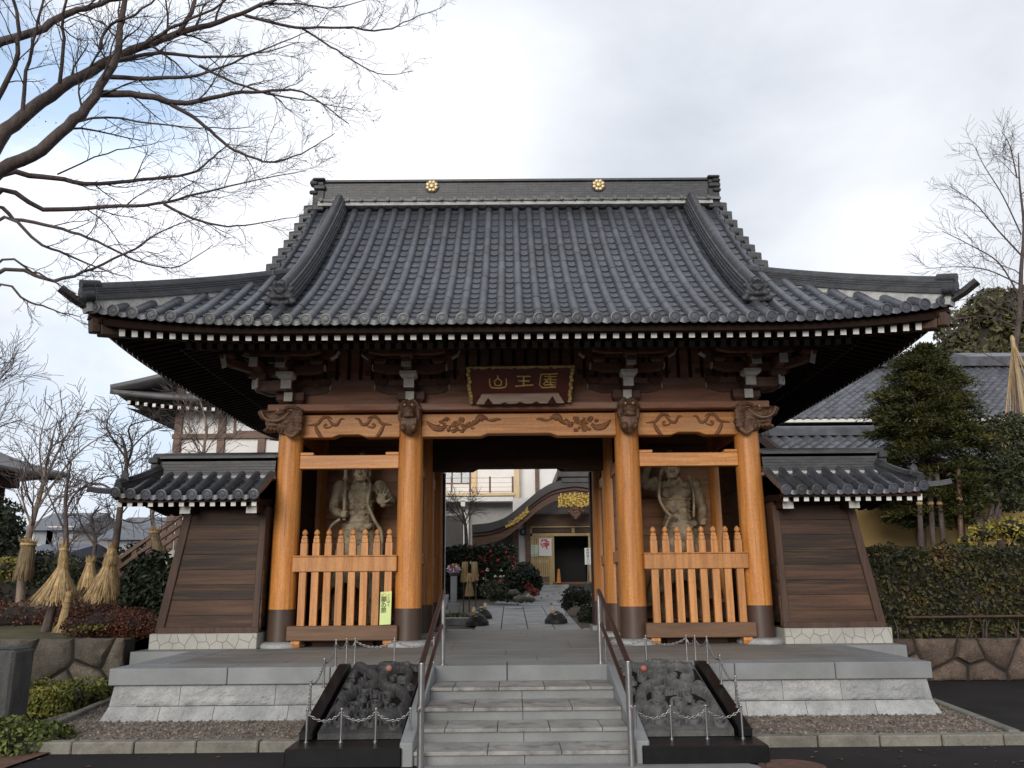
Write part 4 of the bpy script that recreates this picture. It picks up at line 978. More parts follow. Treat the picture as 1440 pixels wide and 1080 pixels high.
# ------------------------------------------------------------------ stone walls of irregular field stones
def clip(poly, p, n):                           # keep the side where (x-p).n <= 0
    out = []
    for i, a in enumerate(poly):
        b = poly[(i+1) % len(poly)]; da = (a[0]-p[0])*n[0]+(a[1]-p[1])*n[1]; db = (b[0]-p[0])*n[0]+(b[1]-p[1])*n[1]
        if da <= 0: out.append(a)
        if da*db < 0: t = da/(da-db); out.append((a[0]+(b[0]-a[0])*t, a[1]+(b[1]-a[1])*t))
    return out
def stones(x0, x1, z0, z1, nx, nz, Y, seed, mb, jit=.48, gap=.028, bulge=1.):
    r = random.Random(seed); sd_ = [(x0+(x1-x0)*(i+.5+r.uniform(-jit, jit)+(.5 if j % 2 else 0))/nx, z0+(z1-z0)*(j+.5+r.uniform(-jit, jit)*.7)/nz) for i in range(-1, nx+1) for j in range(nz)]
    for i, s in enumerate(sd_):
        poly = [(x0, z0), (x1, z0), (x1, z1), (x0, z1)]
        for k, q in enumerate(sd_):
            if k != i and abs(q[0]-s[0]) < 3*(x1-x0)/nx:
                n = (q[0]-s[0], q[1]-s[1]); l = hypot(*n); n = (n[0]/l, n[1]/l); m = ((q[0]+s[0])/2-n[0]*gap/2, (q[1]+s[1])/2-n[1]*gap/2); poly = clip(poly, m, n)
                if len(poly) < 3: break
        if len(poly) < 3: continue
        if bulge:
            q_ = []
            for k, p in enumerate(poly):
                e_ = poly[(k+1) % len(poly)]; nn_ = max(1, int(hypot(e_[0]-p[0], e_[1]-p[1])/.09))
                for m_ in range(nn_):
                    f_ = m_/nn_; x_, z_ = p[0]+(e_[0]-p[0])*f_, p[1]+(e_[1]-p[1])*f_; w_ = .016*noise.noise((x_*9, z_*9, seed+i*1.7)); q_.append((x_+w_, z_+.016*noise.noise((x_*9+5, z_*9, seed+i*1.7))))
            poly = q_
        c = (sum(p[0] for p in poly)/len(poly), sum(p[1] for p in poly)/len(poly)); n = len(poly); vs = []
        bul = r.uniform(.04, .09)*bulge
        for f, d in ((1., 0.), (1.-.03*bulge, .03*bulge+.002), (.86, .03*bulge+.002+bul*.7), (.5, .03*bulge+.002+bul)):
            for p in poly: vs.append((c[0]+(p[0]-c[0])*f, Y-d-.03*bulge*noise.noise((p[0]*6, p[1]*6, seed)), c[1]+(p[1]-c[1])*f))
        vs.append((c[0], Y-.03*bulge-.002-bul*1.02, c[1])); fs = []
        for l in range(3): fs += [(l*n+k, l*n+(k+1) % n, (l+1)*n+(k+1) % n, (l+1)*n+k) for k in range(n)]
        fs += [(3*n+k, 3*n+(k+1) % n, 4*n) for k in range(n)]; mb.add(vs, fs)
# ------------------------------------------------------------------ wing walls
def wing(s, label):
    w = thing('wing_wall', (s*4.8, 0, P), label, 'wall', 'wing walls beside the gate')
    Y0 = -.32
    X = lambda d: s*d
    # pale jointed stone base
    g = MB(); a, b = sorted((X(4.06), X(5.72))); g.box((a, -.42, P-.003), (b, .42, .895)); o = g.build('stone_base', WBASE, w, bevel=.012)
    g = MB(); g.box((a+.004, -.4215, P+.004), (b-.004, -.4205, .888)); g.build('joints', JOINT, o); g = MB(); stones(a+.008, b-.008, P+.006, .886, 9, 2, -.4212, 5+s, g, .49, .009, 0.); g.build('face_stones', WBASE, o)
    for k in range(0):
        x = a+.1+(b-a-.2)*k/8.
        pts = catm([(x-.09, P+.02), (x, P+.10), (x+.07+rr.uniform(-.03, .03), P+.20)], 4) if (k+1) % 3 else catm([(x-.02, P+.21), (x+.04, P+.12), (x+.10, P+.03)], 4)
        g.tube([(p[0], -.4205, p[1]) for p in pts], .004, 4)
        if k < 8: g.tube([(x, -.4205, P+.10), (x+(b-a-.2)/16, -.4205, P+.05+rr.uniform(0, .04)), (x+(b-a-.2)/8-.05, -.4205, P+.12)], .004, 4)
    # weathered planks with a slanting outer edge
    xo0, xo1 = 5.60, 5.28; g = MB(); n = 8
    for k in range(n):
        z0, z1 = .93+k*1.86/n, .93+(k+1)*1.86/n-.006
        e0 = xo0+(xo1-xo0)*(z0-.9)/1.9-.06; e1 = xo0+(xo1-xo0)*(z1-.9)/1.9-.06; d = rng.uniform(0, .012)
        q = [(X(4.05), z0), (X(e0), z0), (X(e1), z1), (X(4.05), z1)]
        if s < 0: q = q[::-1]
        g.prism(q, 'y', Y0-d, Y0+.06)
        g.prism(q, 'y', .26, .32+d)
    q = [(X(4.06), .92), (X(5.50), .92), (X(5.20), 2.79), (X(4.06), 2.79)]; g.prism(q if s > 0 else q[::-1], 'y', Y0+.02, .27); g.build('planks', PLANK, w)
    g = MB(); g.bar((X(xo0+.01), 0, .90), (X(xo1), 0, 2.84), .13, .72, up=(0, 1, 0)); g.build('post', POSTW, w, bevel=.01)
    g = MB(); g.bar((X(4.13), 0, .90), (X(4.10), 0, 2.84), .11, .70, up=(0, 1, 0)); g.build('post', POSTW, w, bevel=.01)
    a, b = sorted((X(4.06), X(5.64))); MB().box((a, -.38, .895), (b, .38, .985)).build('sill', POSTW, w, bevel=.008)
    a, b = sorted((X(4.05), X(5.33))); MB().box((a, -.36, 2.79), (b, .36, 2.86)).build('top_rail', DARKW, w, bevel=.008)
    # beam ends under the eave
    for d in (4.17, 5.20):
        a, b = sorted((X(d-.07), X(d+.07))); o = MB().box((a, -.74, 2.72), (b, .74, 2.86)).build('cross_beam', DARKW, w, bevel=.006)
        for y0, y1 in ((-.755, -.74), (.74, .755)): MB().box((a-.012, y0, 2.70), (b+.012, y1, 2.86)).build('painted_end', GREYW, o)
    a, b = sorted((X(4.05), X(5.84)))
    for y in (-.62, .62): MB().box((a, y-.05, 2.865), (b, y+.05, 2.93)).build('eave_purlin', DARKW, w)
    # roof
    A, B = 4.02, 6.24; hd = 1.02; hr = lambda t: 2.955+.50*t-.10*t*(1-t); lf = lambda u: .05*(max(0, u-5.4)/.8)**2
    def pfw(f): return lambda u, t: V(s*u, -f*hd*(1-t), hr(t)+lf(u)*(1-t))
    uu = [4.06+.2345*k for k in range(10)]
    def sm(u): return 1. if u < 5.86 else max(.0, (6.30-u)/.44)
    for f in (1, -1):
        g = MB(); tile_patch(g, pfw(f), uu, sm, 4, 6, r=.07); g.build('roof_tiles', TILE, w, 35)
    g = MB()
    for f in (1, -1): g.grid(lambda a_, b_: pfw(f)(A+(B-A)*a_, b_)-V(0, 0, .05), 8, 4)
    g.build('roof_deck', SOFFIT, w)
    g = MB(); tp = lambda v, t: V(s*(6.26-.46*t), v, hr(t)+lf(6.0)*(1-t))
    vv = [-.75+.25*k for k in range(7)]
    tile_patch(g, tp, vv, lambda v: min(.95, max(0., 1.-abs(v)/1.0)), 4, 5, r=.065); g.grid(lambda a_, b_: tp((2*a_-1)*(1-b_)*1., b_)-V(0, 0, .05), 6, 3)
    g.build('end_tiles', TILE, w, 35)
    a, b = sorted((X(A), X(B-.1)))
    for y in (-hd+.09, hd-.09): MB().box((a, y-.06, 2.86), (b, y+.06, 2.925)).build('eave_board', DARKW, w)
    n = 14
    for k in range(n):
        x = s*(4.08+2.06*k/(n-1)); o = MB().bar((x, -.93, 2.845), (x, -.1, 2.93), .07, .095).build('rafter', SOFFIT, w)
        MB().bar((x, -.943, 2.8435), (x, -.931, 2.845), .074, .098).build('painted_end', WHITE, o)
    mb = MB()
    for k in range(n): x = s*(4.08+2.06*k/(n-1)); mb.bar((x, .93, 2.845), (x, .1, 2.93), .085, .095)
    mb.build('rear_rafters', SOFFIT, w)['kind'] = 'stuff'
    # ridge of stacked courses
    g = MB(); e = 5.90
    for k in range(6): 
        q = .20-.010*k; a, b = sorted((X(A-.02), X(e-.01*(k % 2)))); g.box((a, -q, 3.36+k*.048), (b, q, 3.36+k*.048+.042))
    a, b = sorted((X(A-.02), X(e))); g.box((a, -.15, 3.36), (b, .15, 3.65)); g.box((a, -.19, 3.645), (b, .19, 3.672)); g.tube([(X(A-.02), 0, 3.68), (X(e), 0, 3.68)], .085, 12)
    r = g.build('ridge', TILED, w, 40)
    MB().box((a, -.23, 3.30), (b, .23, 3.355)).build('ridge_mortar', MORTAR, r)
    g = MB(); x = X(e+.05); g.box((min(X(e), X(e+.13)), -.22, 3.30), (max(X(e), X(e+.13)), .22, 3.56)); g.box((min(X(e), X(e+.16)), -.25, 3.56), (max(X(e), X(e+.14)), .22, 3.66)); g.tube([(X(e-.05), 0, 3.685), (X(e+.18), 0, 3.685)], .075, 10)
    g.build('ridge_end_tile', DEMON, r, bevel=.015)
    # hips at the outer end, each with a demon tile and an upturned tip
    for f in (1, -1):
        pts = [V(s*(5.88+.32*k/8), -f*(.12+.80*k/8), hr(1-(.12+.80*k/8)/hd)+.06+.05*(k/8)**3) for k in range(9)]
        o = MB().sweep(pts, ridgeprof(.085, .07, 3)).build('hip_ridge', TILED, w, 30)
        d = (pts[-1]-pts[-2]).normalized(); demon(tuple(pts[-1]-d*.12+V(0, 0, .09)), (s*.4, -f, 0), .42, o)
        m = MB(); e0 = pts[-1]; dd = V(s*.9, -f*.45, 0).normalized()
        m.sweep([e0-dd*.1-V(0, 0, .05), e0+dd*.12-V(0, 0, .075), e0+dd*.28-V(0, 0, .07), e0+dd*.42-V(0, 0, .045)], [(-.065, -.035), (.065, -.035), (.055, .03), (0, .05), (-.055, .03)]); m.build('corner_tip_tile', DEMON, o, 40)
wing(-1, 'dark plank wing wall with tiled roof left of the gate'); wing(1, 'dark plank wing wall with tiled roof right of the gate')

# ------------------------------------------------------------------ guardian statues
def hand(g, p, d, n, sc=1., curl=0.):          # palm at p, fingers along d, palm facing n
    p, d, n = V(p), V(d).normalized(), V(n).normalized(); sd_ = d.cross(n).normalized(); n = sd_.cross(d)
    R3 = Matrix((sd_, n, d)).transposed()
    g.ell(tuple(p), (.062*sc, .030*sc, .068*sc), R3, 10, 7)
    for i, (o, ln) in enumerate(((-.048, .105), (-.017, .125), (.017, .118), (.047, .09))):
        b = p+sd_*o*sc+d*.05*sc; sp = d+sd_*(o*9.5)
        m1 = b+(sp.normalized()*(1-curl*.5)+n*curl*.6)*ln*.5*sc; e = m1+(sp.normalized()*(1-curl)+n*curl*1.2)*ln*.5*sc
        g.tube([tuple(b), tuple(m1), tuple(e)], [.0135*sc, .012*sc, .008*sc], 7)
    b = p+sd_*.05*sc-d*.03*sc; g.tube([tuple(b), tuple(b+sd_*.05*sc+d*.03*sc+n*.01), tuple(b+sd_*.085*sc+d*.075*sc+n*.02)], [.02*sc, .017*sc, .011*sc], 7)
def fist(g, p, d):
    p = V(p); d = V(d).normalized(); g.ell(tuple(p), (.075, .07, .075), None, 10, 8)
    sd_ = d.orthogonal().normalized()
    for i in range(4): g.ell(tuple(p+V(0, -.055, .042-.028*i)), (.06, .032, .018), None, 8, 6)
    g.ell(tuple(p+V(.05, -.045, .045)), (.022, .04, .022), None, 8, 6)
def limb(g, pts, rs, n=12): g.tube(catm(pts, 5), [rs[min(len(rs)-1, int(k/5))]*(1-(k/5) % 1)+rs[min(len(rs)-1, int(k/5)+1)]*((k/5) % 1) for k in range((len(pts)-1)*5+1)], n); [g.ell(p, r*1.02, None, 10, 8) for p, r in zip(pts, rs)]
def statue(x, left):
    y, zb = 1.25, P+.30; k = 1
    mt = STATUE if left else STATR
    lab = 'bare-chested guardian statue with open hand and rod in the left niche' if left else 'bare-chested guardian statue with lowered fist in the right niche'
    r = thing('guardian_statue', (x, y, zb), lab, 'statue', 'guardian statues in the gate niches')
    g = MB(); lean = .0 if left else .06
    # legs, trunk, neck and head as one carved body
    hipc = V(x, y, 2.55); ch = V(x-lean, y-.03, 3.22)
    for q in (-1, 1):
        limb(g, [(x+q*.13, y, 2.5), (x+q*.27, y-.10*(q == (1 if left else -1)), 1.85), (x+q*.33, y-.02, 1.12)], [.17, .13, .085]); g.ell((x+q*.34, y-.09, 1.03), (.075, .17, .06))
    g.ell((x, y, 2.55), (.27, .20, .20)); g.ell((x-lean*.4, y-.03, 2.80), (.245, .20, .20)); g.ell((x-lean*.7, y-.02, 3.02), (.27, .19, .22)); g.ell(tuple(ch), (.33, .20, .22)); g.ell((x-lean, y, 3.38), (.36, .16, .12))
    for q in (-1, 1):
        g.ell((x-lean+q*.15, y-.17, 3.25), (.145, .075, .10)); g.ell((x-lean+q*.37, y, 3.40), (.13, .13, .12))
        for j in range(3): g.ell((x-lean*.5+q*.085, y-.185+.01*j, 3.03-.11*j), (.07, .04, .048))
        for j in range(4): g.tube([(x-lean*.7+q*.10, y-.20, 3.12-.055*j), (x-lean*.7+q*.25, y-.10, 3.14-.075*j)], .016, 6)
        g.tube([(x-lean+q*.05, y-.08, 3.58), (x-lean+q*.14, y-.14, 3.40)], .025, 6)
    g.tube([(x-lean, y, 3.40), (x-lean, y-.03, 3.62)], [.125, .11], 12)
    hx = x+(.03 if left else -.05)-lean; hz_ = 3.67
    g.ell((hx, y-.04, hz_), (.15, .175, .20)); g.ell((hx, y-.11, hz_-.11), (.115, .10, .09)); g.ell((hx, y-.20, hz_-.015), (.035, .055, .05)); g.ell((hx, y-.17, hz_+.06), (.12, .05, .03))
    g.ell((hx, y+.0, hz_+.20), (.12, .13, .10)); g.ell((hx, y+.01, hz_+.33), (.07, .07, .09)); g.ell((hx, y-.19, hz_-.10), (.06, .03, .014)); g.ell((hx, y-.185, hz_-.15), (.055, .03, .018))
    for q in (-1, 1): g.ell((hx+q*.055, y-.185, hz_+.02), (.03, .02, .02)); g.ell((hx+q*.155, y-.02, hz_-.02), (.025, .05, .085)); g.ell((hx+q*.085, y-.14, hz_-.05), (.05, .05, .05))
    if left:
        limb(g, [(x-.36, y, 3.42), (x-.44, y-.05, 3.04), (x-.22, y-.30, 2.90)], [.115, .09, .065]); fist(g, (x-.20, y-.32, 2.90), (0, 0, 1))
        limb(g, [(x+.36, y, 3.42), (x+.58, y-.02, 3.14), (x+.47, y-.28, 3.08)], [.115, .09, .062]); hand(g, (x+.44, y-.34, 3.16), (.12, -.15, 1), (0, -1, 0), 1.45, .05)
    else:
        limb(g, [(x-lean-.34, y, 3.44), (x-.62, y-.04, 3.42), (x-.52, y-.16, 3.74)], [.115, .09, .065]); hand(g, (x-.50, y-.19, 3.84), (.1, 0, 1), (0, -1, 0), 1.4, .25)
        limb(g, [(x-lean+.36, y, 3.42), (x+.42, y-.02, 3.02), (x+.36, y-.22, 2.78)], [.115, .092, .068]); fist(g, (x+.36, y-.26, 2.72), (0, 0, 1))
    o = g.build('body', mt, r); remesh(o, .011, .010, .05, 1)
    # skirt with folds, waist cloth and knot
    def sk(u, v):
        w = 2*pi*u; rad = .27+.27*v**1.15+.035*v*sin(w*11+v*3)+.02*v*sin(w*23+1); fl = .09*v*sin(w*2+(0 if left else 1.5))
        z = 2.66-1.15*v+.10*v*sin(w*3+1)-.14*v*v*cos(w*2); return V(x+(rad+fl)*cos(w)*1.05, y-.01+(rad*.78)*sin(w), z)
    g = MB(); g.grid(sk, 96, 22); o = g.build('skirt', mt, r, 180); m = o.modifiers.new('th', 'SOLIDIFY'); m.thickness = .02
    g = MB()
    for j in range(3): g.tube([(x+.275*cos(2*pi*k/24), y-.015+.225*sin(2*pi*k/24), 2.64+.045*j+.012*sin(k*1.7+j)) for k in range(25)], .032, 8)
    sx_ = 1 if left else 1
    g.ell((x+.10*sx_, y-.25, 2.64), (.10, .06, .065)); g.ell((x+.2*sx_, y-.22, 2.70), (.08, .04, .06)); g.ell((x-.02, y-.25, 2.56), (.16, .05, .07)); g.ell((x+.12, y-.25, 2.52), (.09, .05, .06))
    for j in range(5): g.tube(catm([(x-.10+.06*j, y-.24, 2.62), (x-.08+.06*j, y-.29, 2.48), (x-.12+.075*j, y-.27, 2.34)], 4), [.03, .034, .034, .034, .034, .03, .03, .02, .01], 6)
    o = g.build('waist_cloth', mt, r); remesh(o, .014, .01, .04)
    # floating scarf
    g = MB()
    rib = [(-.02, -.036), (.008, -.036), (.014, .0), (.008, .036), (-.02, .036)]
    def band(pts, w=.036):
        p3 = catm(pts, 7); g.tube(p3, [w*.8]*len(p3), 8)
    if left:
        band([(x+.12, y-.05, 3.62), (x+.24, y-.32, 3.40), (x+.22, y-.42, 3.10), (x+.34, y-.40, 2.80), (x+.46, y-.38, 2.60), (x+.48, y-.36, 2.30), (x+.40, y-.3, 1.9)], .04)
        band([(x-.26, y-.36, 2.82), (x-.42, y-.36, 2.68), (x-.46, y-.34, 2.40), (x-.40, y-.3, 2.0)], .034)
    else:
        band([(x-.30, y-.18, 3.66), (x-.38, y-.36, 3.40), (x-.40, y-.42, 3.10), (x-.26, y-.40, 2.86), (x-.10, y-.34, 2.78)], .036)
        band([(x-.22, y-.38, 2.82), (x-.33, y-.40, 2.60), (x-.34, y-.36, 2.30), (x-.28, y-.3, 1.9)], .034)
        band([(x+.20, y-.1, 3.55), (x+.22, y-.30, 3.2), (x+.20, y-.30, 2.8)], .03)
    g.build('scarf', mt, r, 180)
    if left: MB().tube([(x-.20, y-.32, 2.80), (x-.20, y-.33, 3.75)], .033, 10).ell((x-.2, y-.33, 3.80), (.06, .06, .10)).lathe([(.05, 0), (.055, .03), (.04, .06)], (x-.2, y-.32, 3.5), 12).build('rod', mt, r, 60)
    g = MB(); g.ell((x, y, zb-.02), (.62, .48, .12)); g.ell((x-.3, y-.1, zb+.02), (.3, .3, .12)); g.ell((x+.3, y-.1, zb+.02), (.3, .3, .12)); g.box((x-.7, y-.5, zb-.2), (x+.7, y+.5, zb-.03))
    o = g.build('rock_base', STATR, r); remesh(o, .03, .05, .15)
for x_, l_ in ((-2.86, True), (2.86, False)):
    statue(x_, l_)
for o in list(bpy.data.objects):
    if o.get('category') == 'statue': o.location.z -= .10
def stonewall(name, x0, x1, Y, h, nx, nz, mat, label, seed):
    t = thing(name, ((x0+x1)/2, Y, 0), label, 'stone wall'); g = MB(); stones(x0, x1, 0, h, nx, nz, Y, seed, g); g.build('field_stones', mat, t, 50)
    MB().box((x0, Y-.02, 0), (x1, Y+.35, h-.03)).build('backing', GAP, t)
stonewall('retaining_wall', -13.5, -5.92, -.78, .86, 13, 2, FIELD, 'low wall of big brown field stones at the left garden', 6)
stonewall('retaining_wall', 6.1, 14, .55, .66, 13, 2, FIELDR, 'low reddish stone retaining wall below the right hedge', 4)

# ------------------------------------------------------------------ foliage and branches
def rdir(r):
    z = r.uniform(-1, 1); a = r.uniform(0, 2*pi); q = sqrt(1-z*z); return V(q*cos(a), q*sin(a), z)
def foliage(mb, blobs, n, size, seed, up=.3, shell=.22, elong=1.7):
    r = random.Random(seed); wts = [(b[1][0]*b[1][1]*b[1][2])**.667 for b in blobs]
    for k in range(n):
        c, rad = r.choices(blobs, wts)[0]; d = rdir(r); f = max(.1, 1-abs(r.gauss(0, shell))); c = V(c)+V(d.x*rad[0]*f, d.y*rad[1]*f, d.z*rad[2]*f)
        nn = (rdir(r)+d*.6+V(0, 0, up)).normalized(); t = nn.cross(rdir(r)).normalized(); b = nn.cross(t); s = size*r.uniform(.6, 1.3)
        t = t*s*elong*.5; b = b*s*.5; mb.add([tuple(c-t), tuple(c+b*.9+nn*s*.12), tuple(c+t), tuple(c-b*.9+nn*s*.12)], [(0, 1, 2, 3)])
def leafbox(mb, x0, x1, y0, y1, z0, z1, n, size, seed, rough=.08):
    r = random.Random(seed)
    for k in range(n):
        f = r.random()
        if f < .58: p = V(r.uniform(x0, x1), y0+abs(r.gauss(0, .07)), r.uniform(z0, z1)); d = V(0, -1, 0)
        elif f < .86: p = V(r.uniform(x0, x1), r.uniform(y0, y1), z1-abs(r.gauss(0, .06))); d = V(0, 0, 1)
        else: p = V(x0+abs(r.gauss(0, .06)) if r.random() < .5 else x1, r.uniform(y0, y1), r.uniform(z0, z1)); d = V(-1, 0, 0)
        p = p+d*rough*(noise.noise((p.x*2.2, p.y*2.2, p.z*2.6+seed))*1.6+noise.noise((p.x*6, p.y*6, p.z*6+seed)))
        nn = (rdir(r)+d*.7+V(0, 0, .3)).normalized(); t = nn.cross(rdir(r)).normalized(); b = nn.cross(t); s = size*r.uniform(.6, 1.3); t = t*s*.85; b = b*s*.45
        mb.add([tuple(p-t), tuple(p+b+nn*s*.1), tuple(p+t), tuple(p-b+nn*s*.1)], [(0, 1, 2, 3)])
def wander(p, d, Ln, n, r, wob=.25, up=0.):
    p = V(p); d = V(d).normalized(); out = [p.copy()]
    for k in range(n): d = (d+rdir(r)*wob+V(0, 0, up)).normalized(); p = p+d*(Ln/n); out.append(p.copy())
    return out
def grow(mt, mw, pts, r0, r1, r, lvl, num, ln, up=.03, wob=.22, spread=.9, nmin=.2, minr=.0028, thick=.02, shrink=.55):
    pts = [V(p) for p in pts]; m = len(pts); rad = [r0+(r1-r0)*k/(m-1) for k in range(m)]
    (mt if r0 > thick else mw).tube(pts, rad, 8 if r0 > .05 else 5 if r0 > .015 else 3, cap=False)
    if lvl <= 0: return
    for c in range(num):
        f = nmin+(1-nmin)*(c+r.random())/num; i = min(m-2, int(f*(m-1))); q = f*(m-1)-i; p = pts[i].lerp(pts[i+1], q); t = (pts[i+1]-pts[i]).normalized()
        s = rdir(r); s = (s-t*s.dot(t)).normalized(); d = (t*r.uniform(.5, 1.1)+s*spread*r.uniform(.5, 1.1)).normalized()
        rr = max(minr, min(rad[i]*.5, r0*shrink, .0055+r0*.12)); l = ln*r.uniform(.55, 1.2)*(1.15-.6*f)
        grow(mt, mw, wander(p, d, l, 5 if lvl > 1 else 4, r, wob, up), rr, max(minr*.8, rr*.35), r, lvl-1, max(2, int(num*.62)), ln*.55, up, wob, spread, .15, minr, thick, shrink)

# the big bare tree whose limbs reach in over the picture from the left
T0 = thing('bare_tree', (-7.6, -4.4, 0), 'big bare dark-limbed tree reaching in from the upper left', 'tree')
mt, mw = MB(), MB(); r = random.Random(21)
trunkp = [V(-7.6, -4.4, -.1), V(-7.55, -4.4, 1.4), V(-7.4, -4.5, 2.8), V(-7.05, -4.55, 4.0)]
mt.tube(catm([tuple(p) for p in trunkp], 5), [.34]*4+[.28]*6+[.24]*6, 14, cap=False)
crotch = trunkp[-1]; low = trunkp[2]
def limbpx(px, Y0, Y1, r0, r1, num, ln, src=None, lvl=3):
    r0 *= 1.18; num = max(6, round(num*.78)); ln *= 1.12; n = len(px); pts = [at(x, y, Y0+(Y1-Y0)*k/(n-1)) for k, (x, y) in enumerate(px)]
    if src is not None: pts = [V(src)]+pts
    pts = [V(p) for p in catm([tuple(p) for p in pts], 4)]
    for p in pts[3:]: p += rdir(r)*.012
    grow(mt, mw, pts, r0, r1, r, lvl, num, ln, .012, .27, .80, .10 if src is None else .34, .0026, .012, .42)
limbpx([(-20, 232), (30, 165), (85, 125), (145, 90), (200, 65), (250, 48), (310, 30), (365, 8), (420, -15)], -4.6, -3.6, .085, .014, 17, .85, crotch)
limbpx([(-25, 270), (45, 220), (85, 185), (122, 152), (142, 120), (163, 82), (168, 45), (174, 10), (180, -30)], -4.7, -4.6, .072, .026, 13, .8, crotch)
limbpx([(-20, 70), (50, 45), (90, 22), (130, 8), (180, -6), (240, -20)], -5.2, -4.4, .05, .02, 10, .8, at(-130, 160, -5.0))
limbpx([(135, 132), (200, 134), (250, 145), (310, 135), (370, 128), (425, 130), (490, 175)], -4.6, -3.6, .042, .006, 12, .75)
limbpx([(240, 147), (280, 170), (310, 198), (350, 220), (390, 228), (435, 210), (470, 188)], -4.3, -3.4, .024, .005, 11, .6)
limbpx([(-20, 268), (60, 250), (120, 258), (200, 252), (265, 245), (300, 220), (325, 200)], -4.2, -3.2, .040, .006, 14, .75, low+V(.3, 0, .9))
limbpx([(-20, 285), (60, 294), (150, 291), (220, 287), (280, 272), (340, 257), (430, 240)], -4.3, -3.0, .036, .005, 15, .75, low+V(.25, .05, .7))
limbpx([(230, 287), (270, 307), (320, 319), (370, 312), (425, 304)], -3.8, -3.2, .018, .004, 9, .5)
limbpx([(-20, 312), (20, 308), (75, 320), (125, 335), (170, 357), (210, 372), (250, 375), (300, 345)], -4.5, -3.6, .026, .005, 12, .65, low+V(.2, 0, .5))
limbpx([(-20, 320), (60, 345), (100, 360), (140, 377), (185, 392)], -4.6, -4.0, .022, .005, 9, .55, low+V(.2, 0, .4))
limbpx([(-20, 396), (75, 395), (130, 378), (190, 350), (230, 325), (280, 305)], -4.4, -3.7, .026, .005, 12, .6, low+V(.2, .05, .1))
limbpx([(-20, 384), (45, 382), (80, 398), (110, 415)], -4.9, -4.6, .016, .005, 7, .45, low+V(.2, 0, .05))
limbpx([(-20, 418), (40, 425), (75, 437), (112, 446)], -4.9, -4.6, .016, .005, 7, .4, low+V(.2, 0, -.1))
limbpx([(345, 22), (415, 38), (480, 38), (540, 42), (575, 28), (620, 12)], -3.8, -3.2, .020, .004, 12, .55)
limbpx([(365, 5), (420, 6), (470, 10), (530, -4)], -3.7, -3.3, .016, .004, 9, .5)
limbpx([(425, 40), (465, 65), (500, 88), (540, 105), (580, 100)], -3.6, -3.1, .014, .004, 10, .5)
limbpx([(145, 108), (210, 110), (265, 108), (310, 95), (380, 65), (435, 45)], -4.5, -3.5, .028, .005, 12, .65)
limbpx([(150, 88), (225, 75), (300, 80), (360, 75), (420, 60)], -4.3, -3.7, .026, .005, 11, .6)
limbpx([(280, 92), (330, 117), (390, 135), (440, 142), (500, 155)], -4.0, -3.3, .018, .004, 11, .55)
limbpx([(250, 48), (270, 15), (280, -20)], -4.2, -4.2, .03, .02, 8, .7); limbpx([(32, 155), (38, 100), (50, 45), (62, -10)], -4.9, -5.4, .022, .012, 9, .6)
limbpx([(84, 118), (90, 65), (88, 30), (95, -10)], -4.7, -5.2, .022, .014, 8, .6); limbpx([(140, 70), (150, 40), (190, 20), (230, -10)], -4.5, -4.8, .02, .01, 8, .55)
limbpx([(-10, 150), (20, 90), (25, 30), (10, -20)], -5.0, -5.5, .03, .015, 8, .6); limbpx([(200, 65), (240, 40), (300, 12), (330, -15)], -4.2, -4.5, .022, .01, 9, .6)
limbpx([(60, 205), (130, 165), (215, 175), (300, 180), (360, 178)], -4.5, -4.0, .016, .004, 10, .55); limbpx([(80, 245), (150, 215), (200, 205), (240, 195)], -4.2, -3.9, .012, .004, 8, .5)
mt.build('trunk', BARK, T0, 180); mw.build('twigs', BARKP, T0)
g = MB(); rr = random.Random(4)
for k in range(160):
    p = at(rr.uniform(30, 520), rr.uniform(5, 200), rr.uniform(-4.6, -3.3)); a = rdir(rr)*.014; b = a.cross(rdir(rr)).normalized()*.010; g.add([tuple(p-a), tuple(p+b), tuple(p+a), tuple(p-b)], [(0, 1, 2, 3)])
g.build('dry_leaves', DRY, T0)['kind'] = 'stuff'

def bare0(name, base, pts, r0, r1, num, ln, label, seed, mat=BARK, lvl=3, group=None, extra=(), up=.05, minr=.006, wob=.25, spread=.9):
    t = thing(name, tuple(base), label, 'tree', group); a, b = MB(), MB(); r = random.Random(seed)
    pp = [V(base)]+[V(p) for p in pts]; grow(a, b, catm([tuple(p) for p in pp], 4), r0, r1, r, lvl, num, ln, up, wob, spread, .35, minr, r0*.22)
    for e in extra: grow(a, b, catm([tuple(V(p)) for p in e[0]], 4), e[1], e[1]*.3, r, lvl-1, e[2], ln*.7, up, wob, spread, .15, minr, r0*.22)
    a.build('trunk', mat, t, 180); b.build('twigs', BARKP, t); return t
def bare(name, base, pts, r0, r1, num, ln, *a, **k):        # thinner limbs, denser twigs
    if 'extra' in k: k['extra'] = tuple((e[0], e[1]*.72, e[2]+1) for e in k['extra'])
    return bare0(name, base, pts, r0*.9, r1*.7, num+1, ln*1.2, *a, **k)
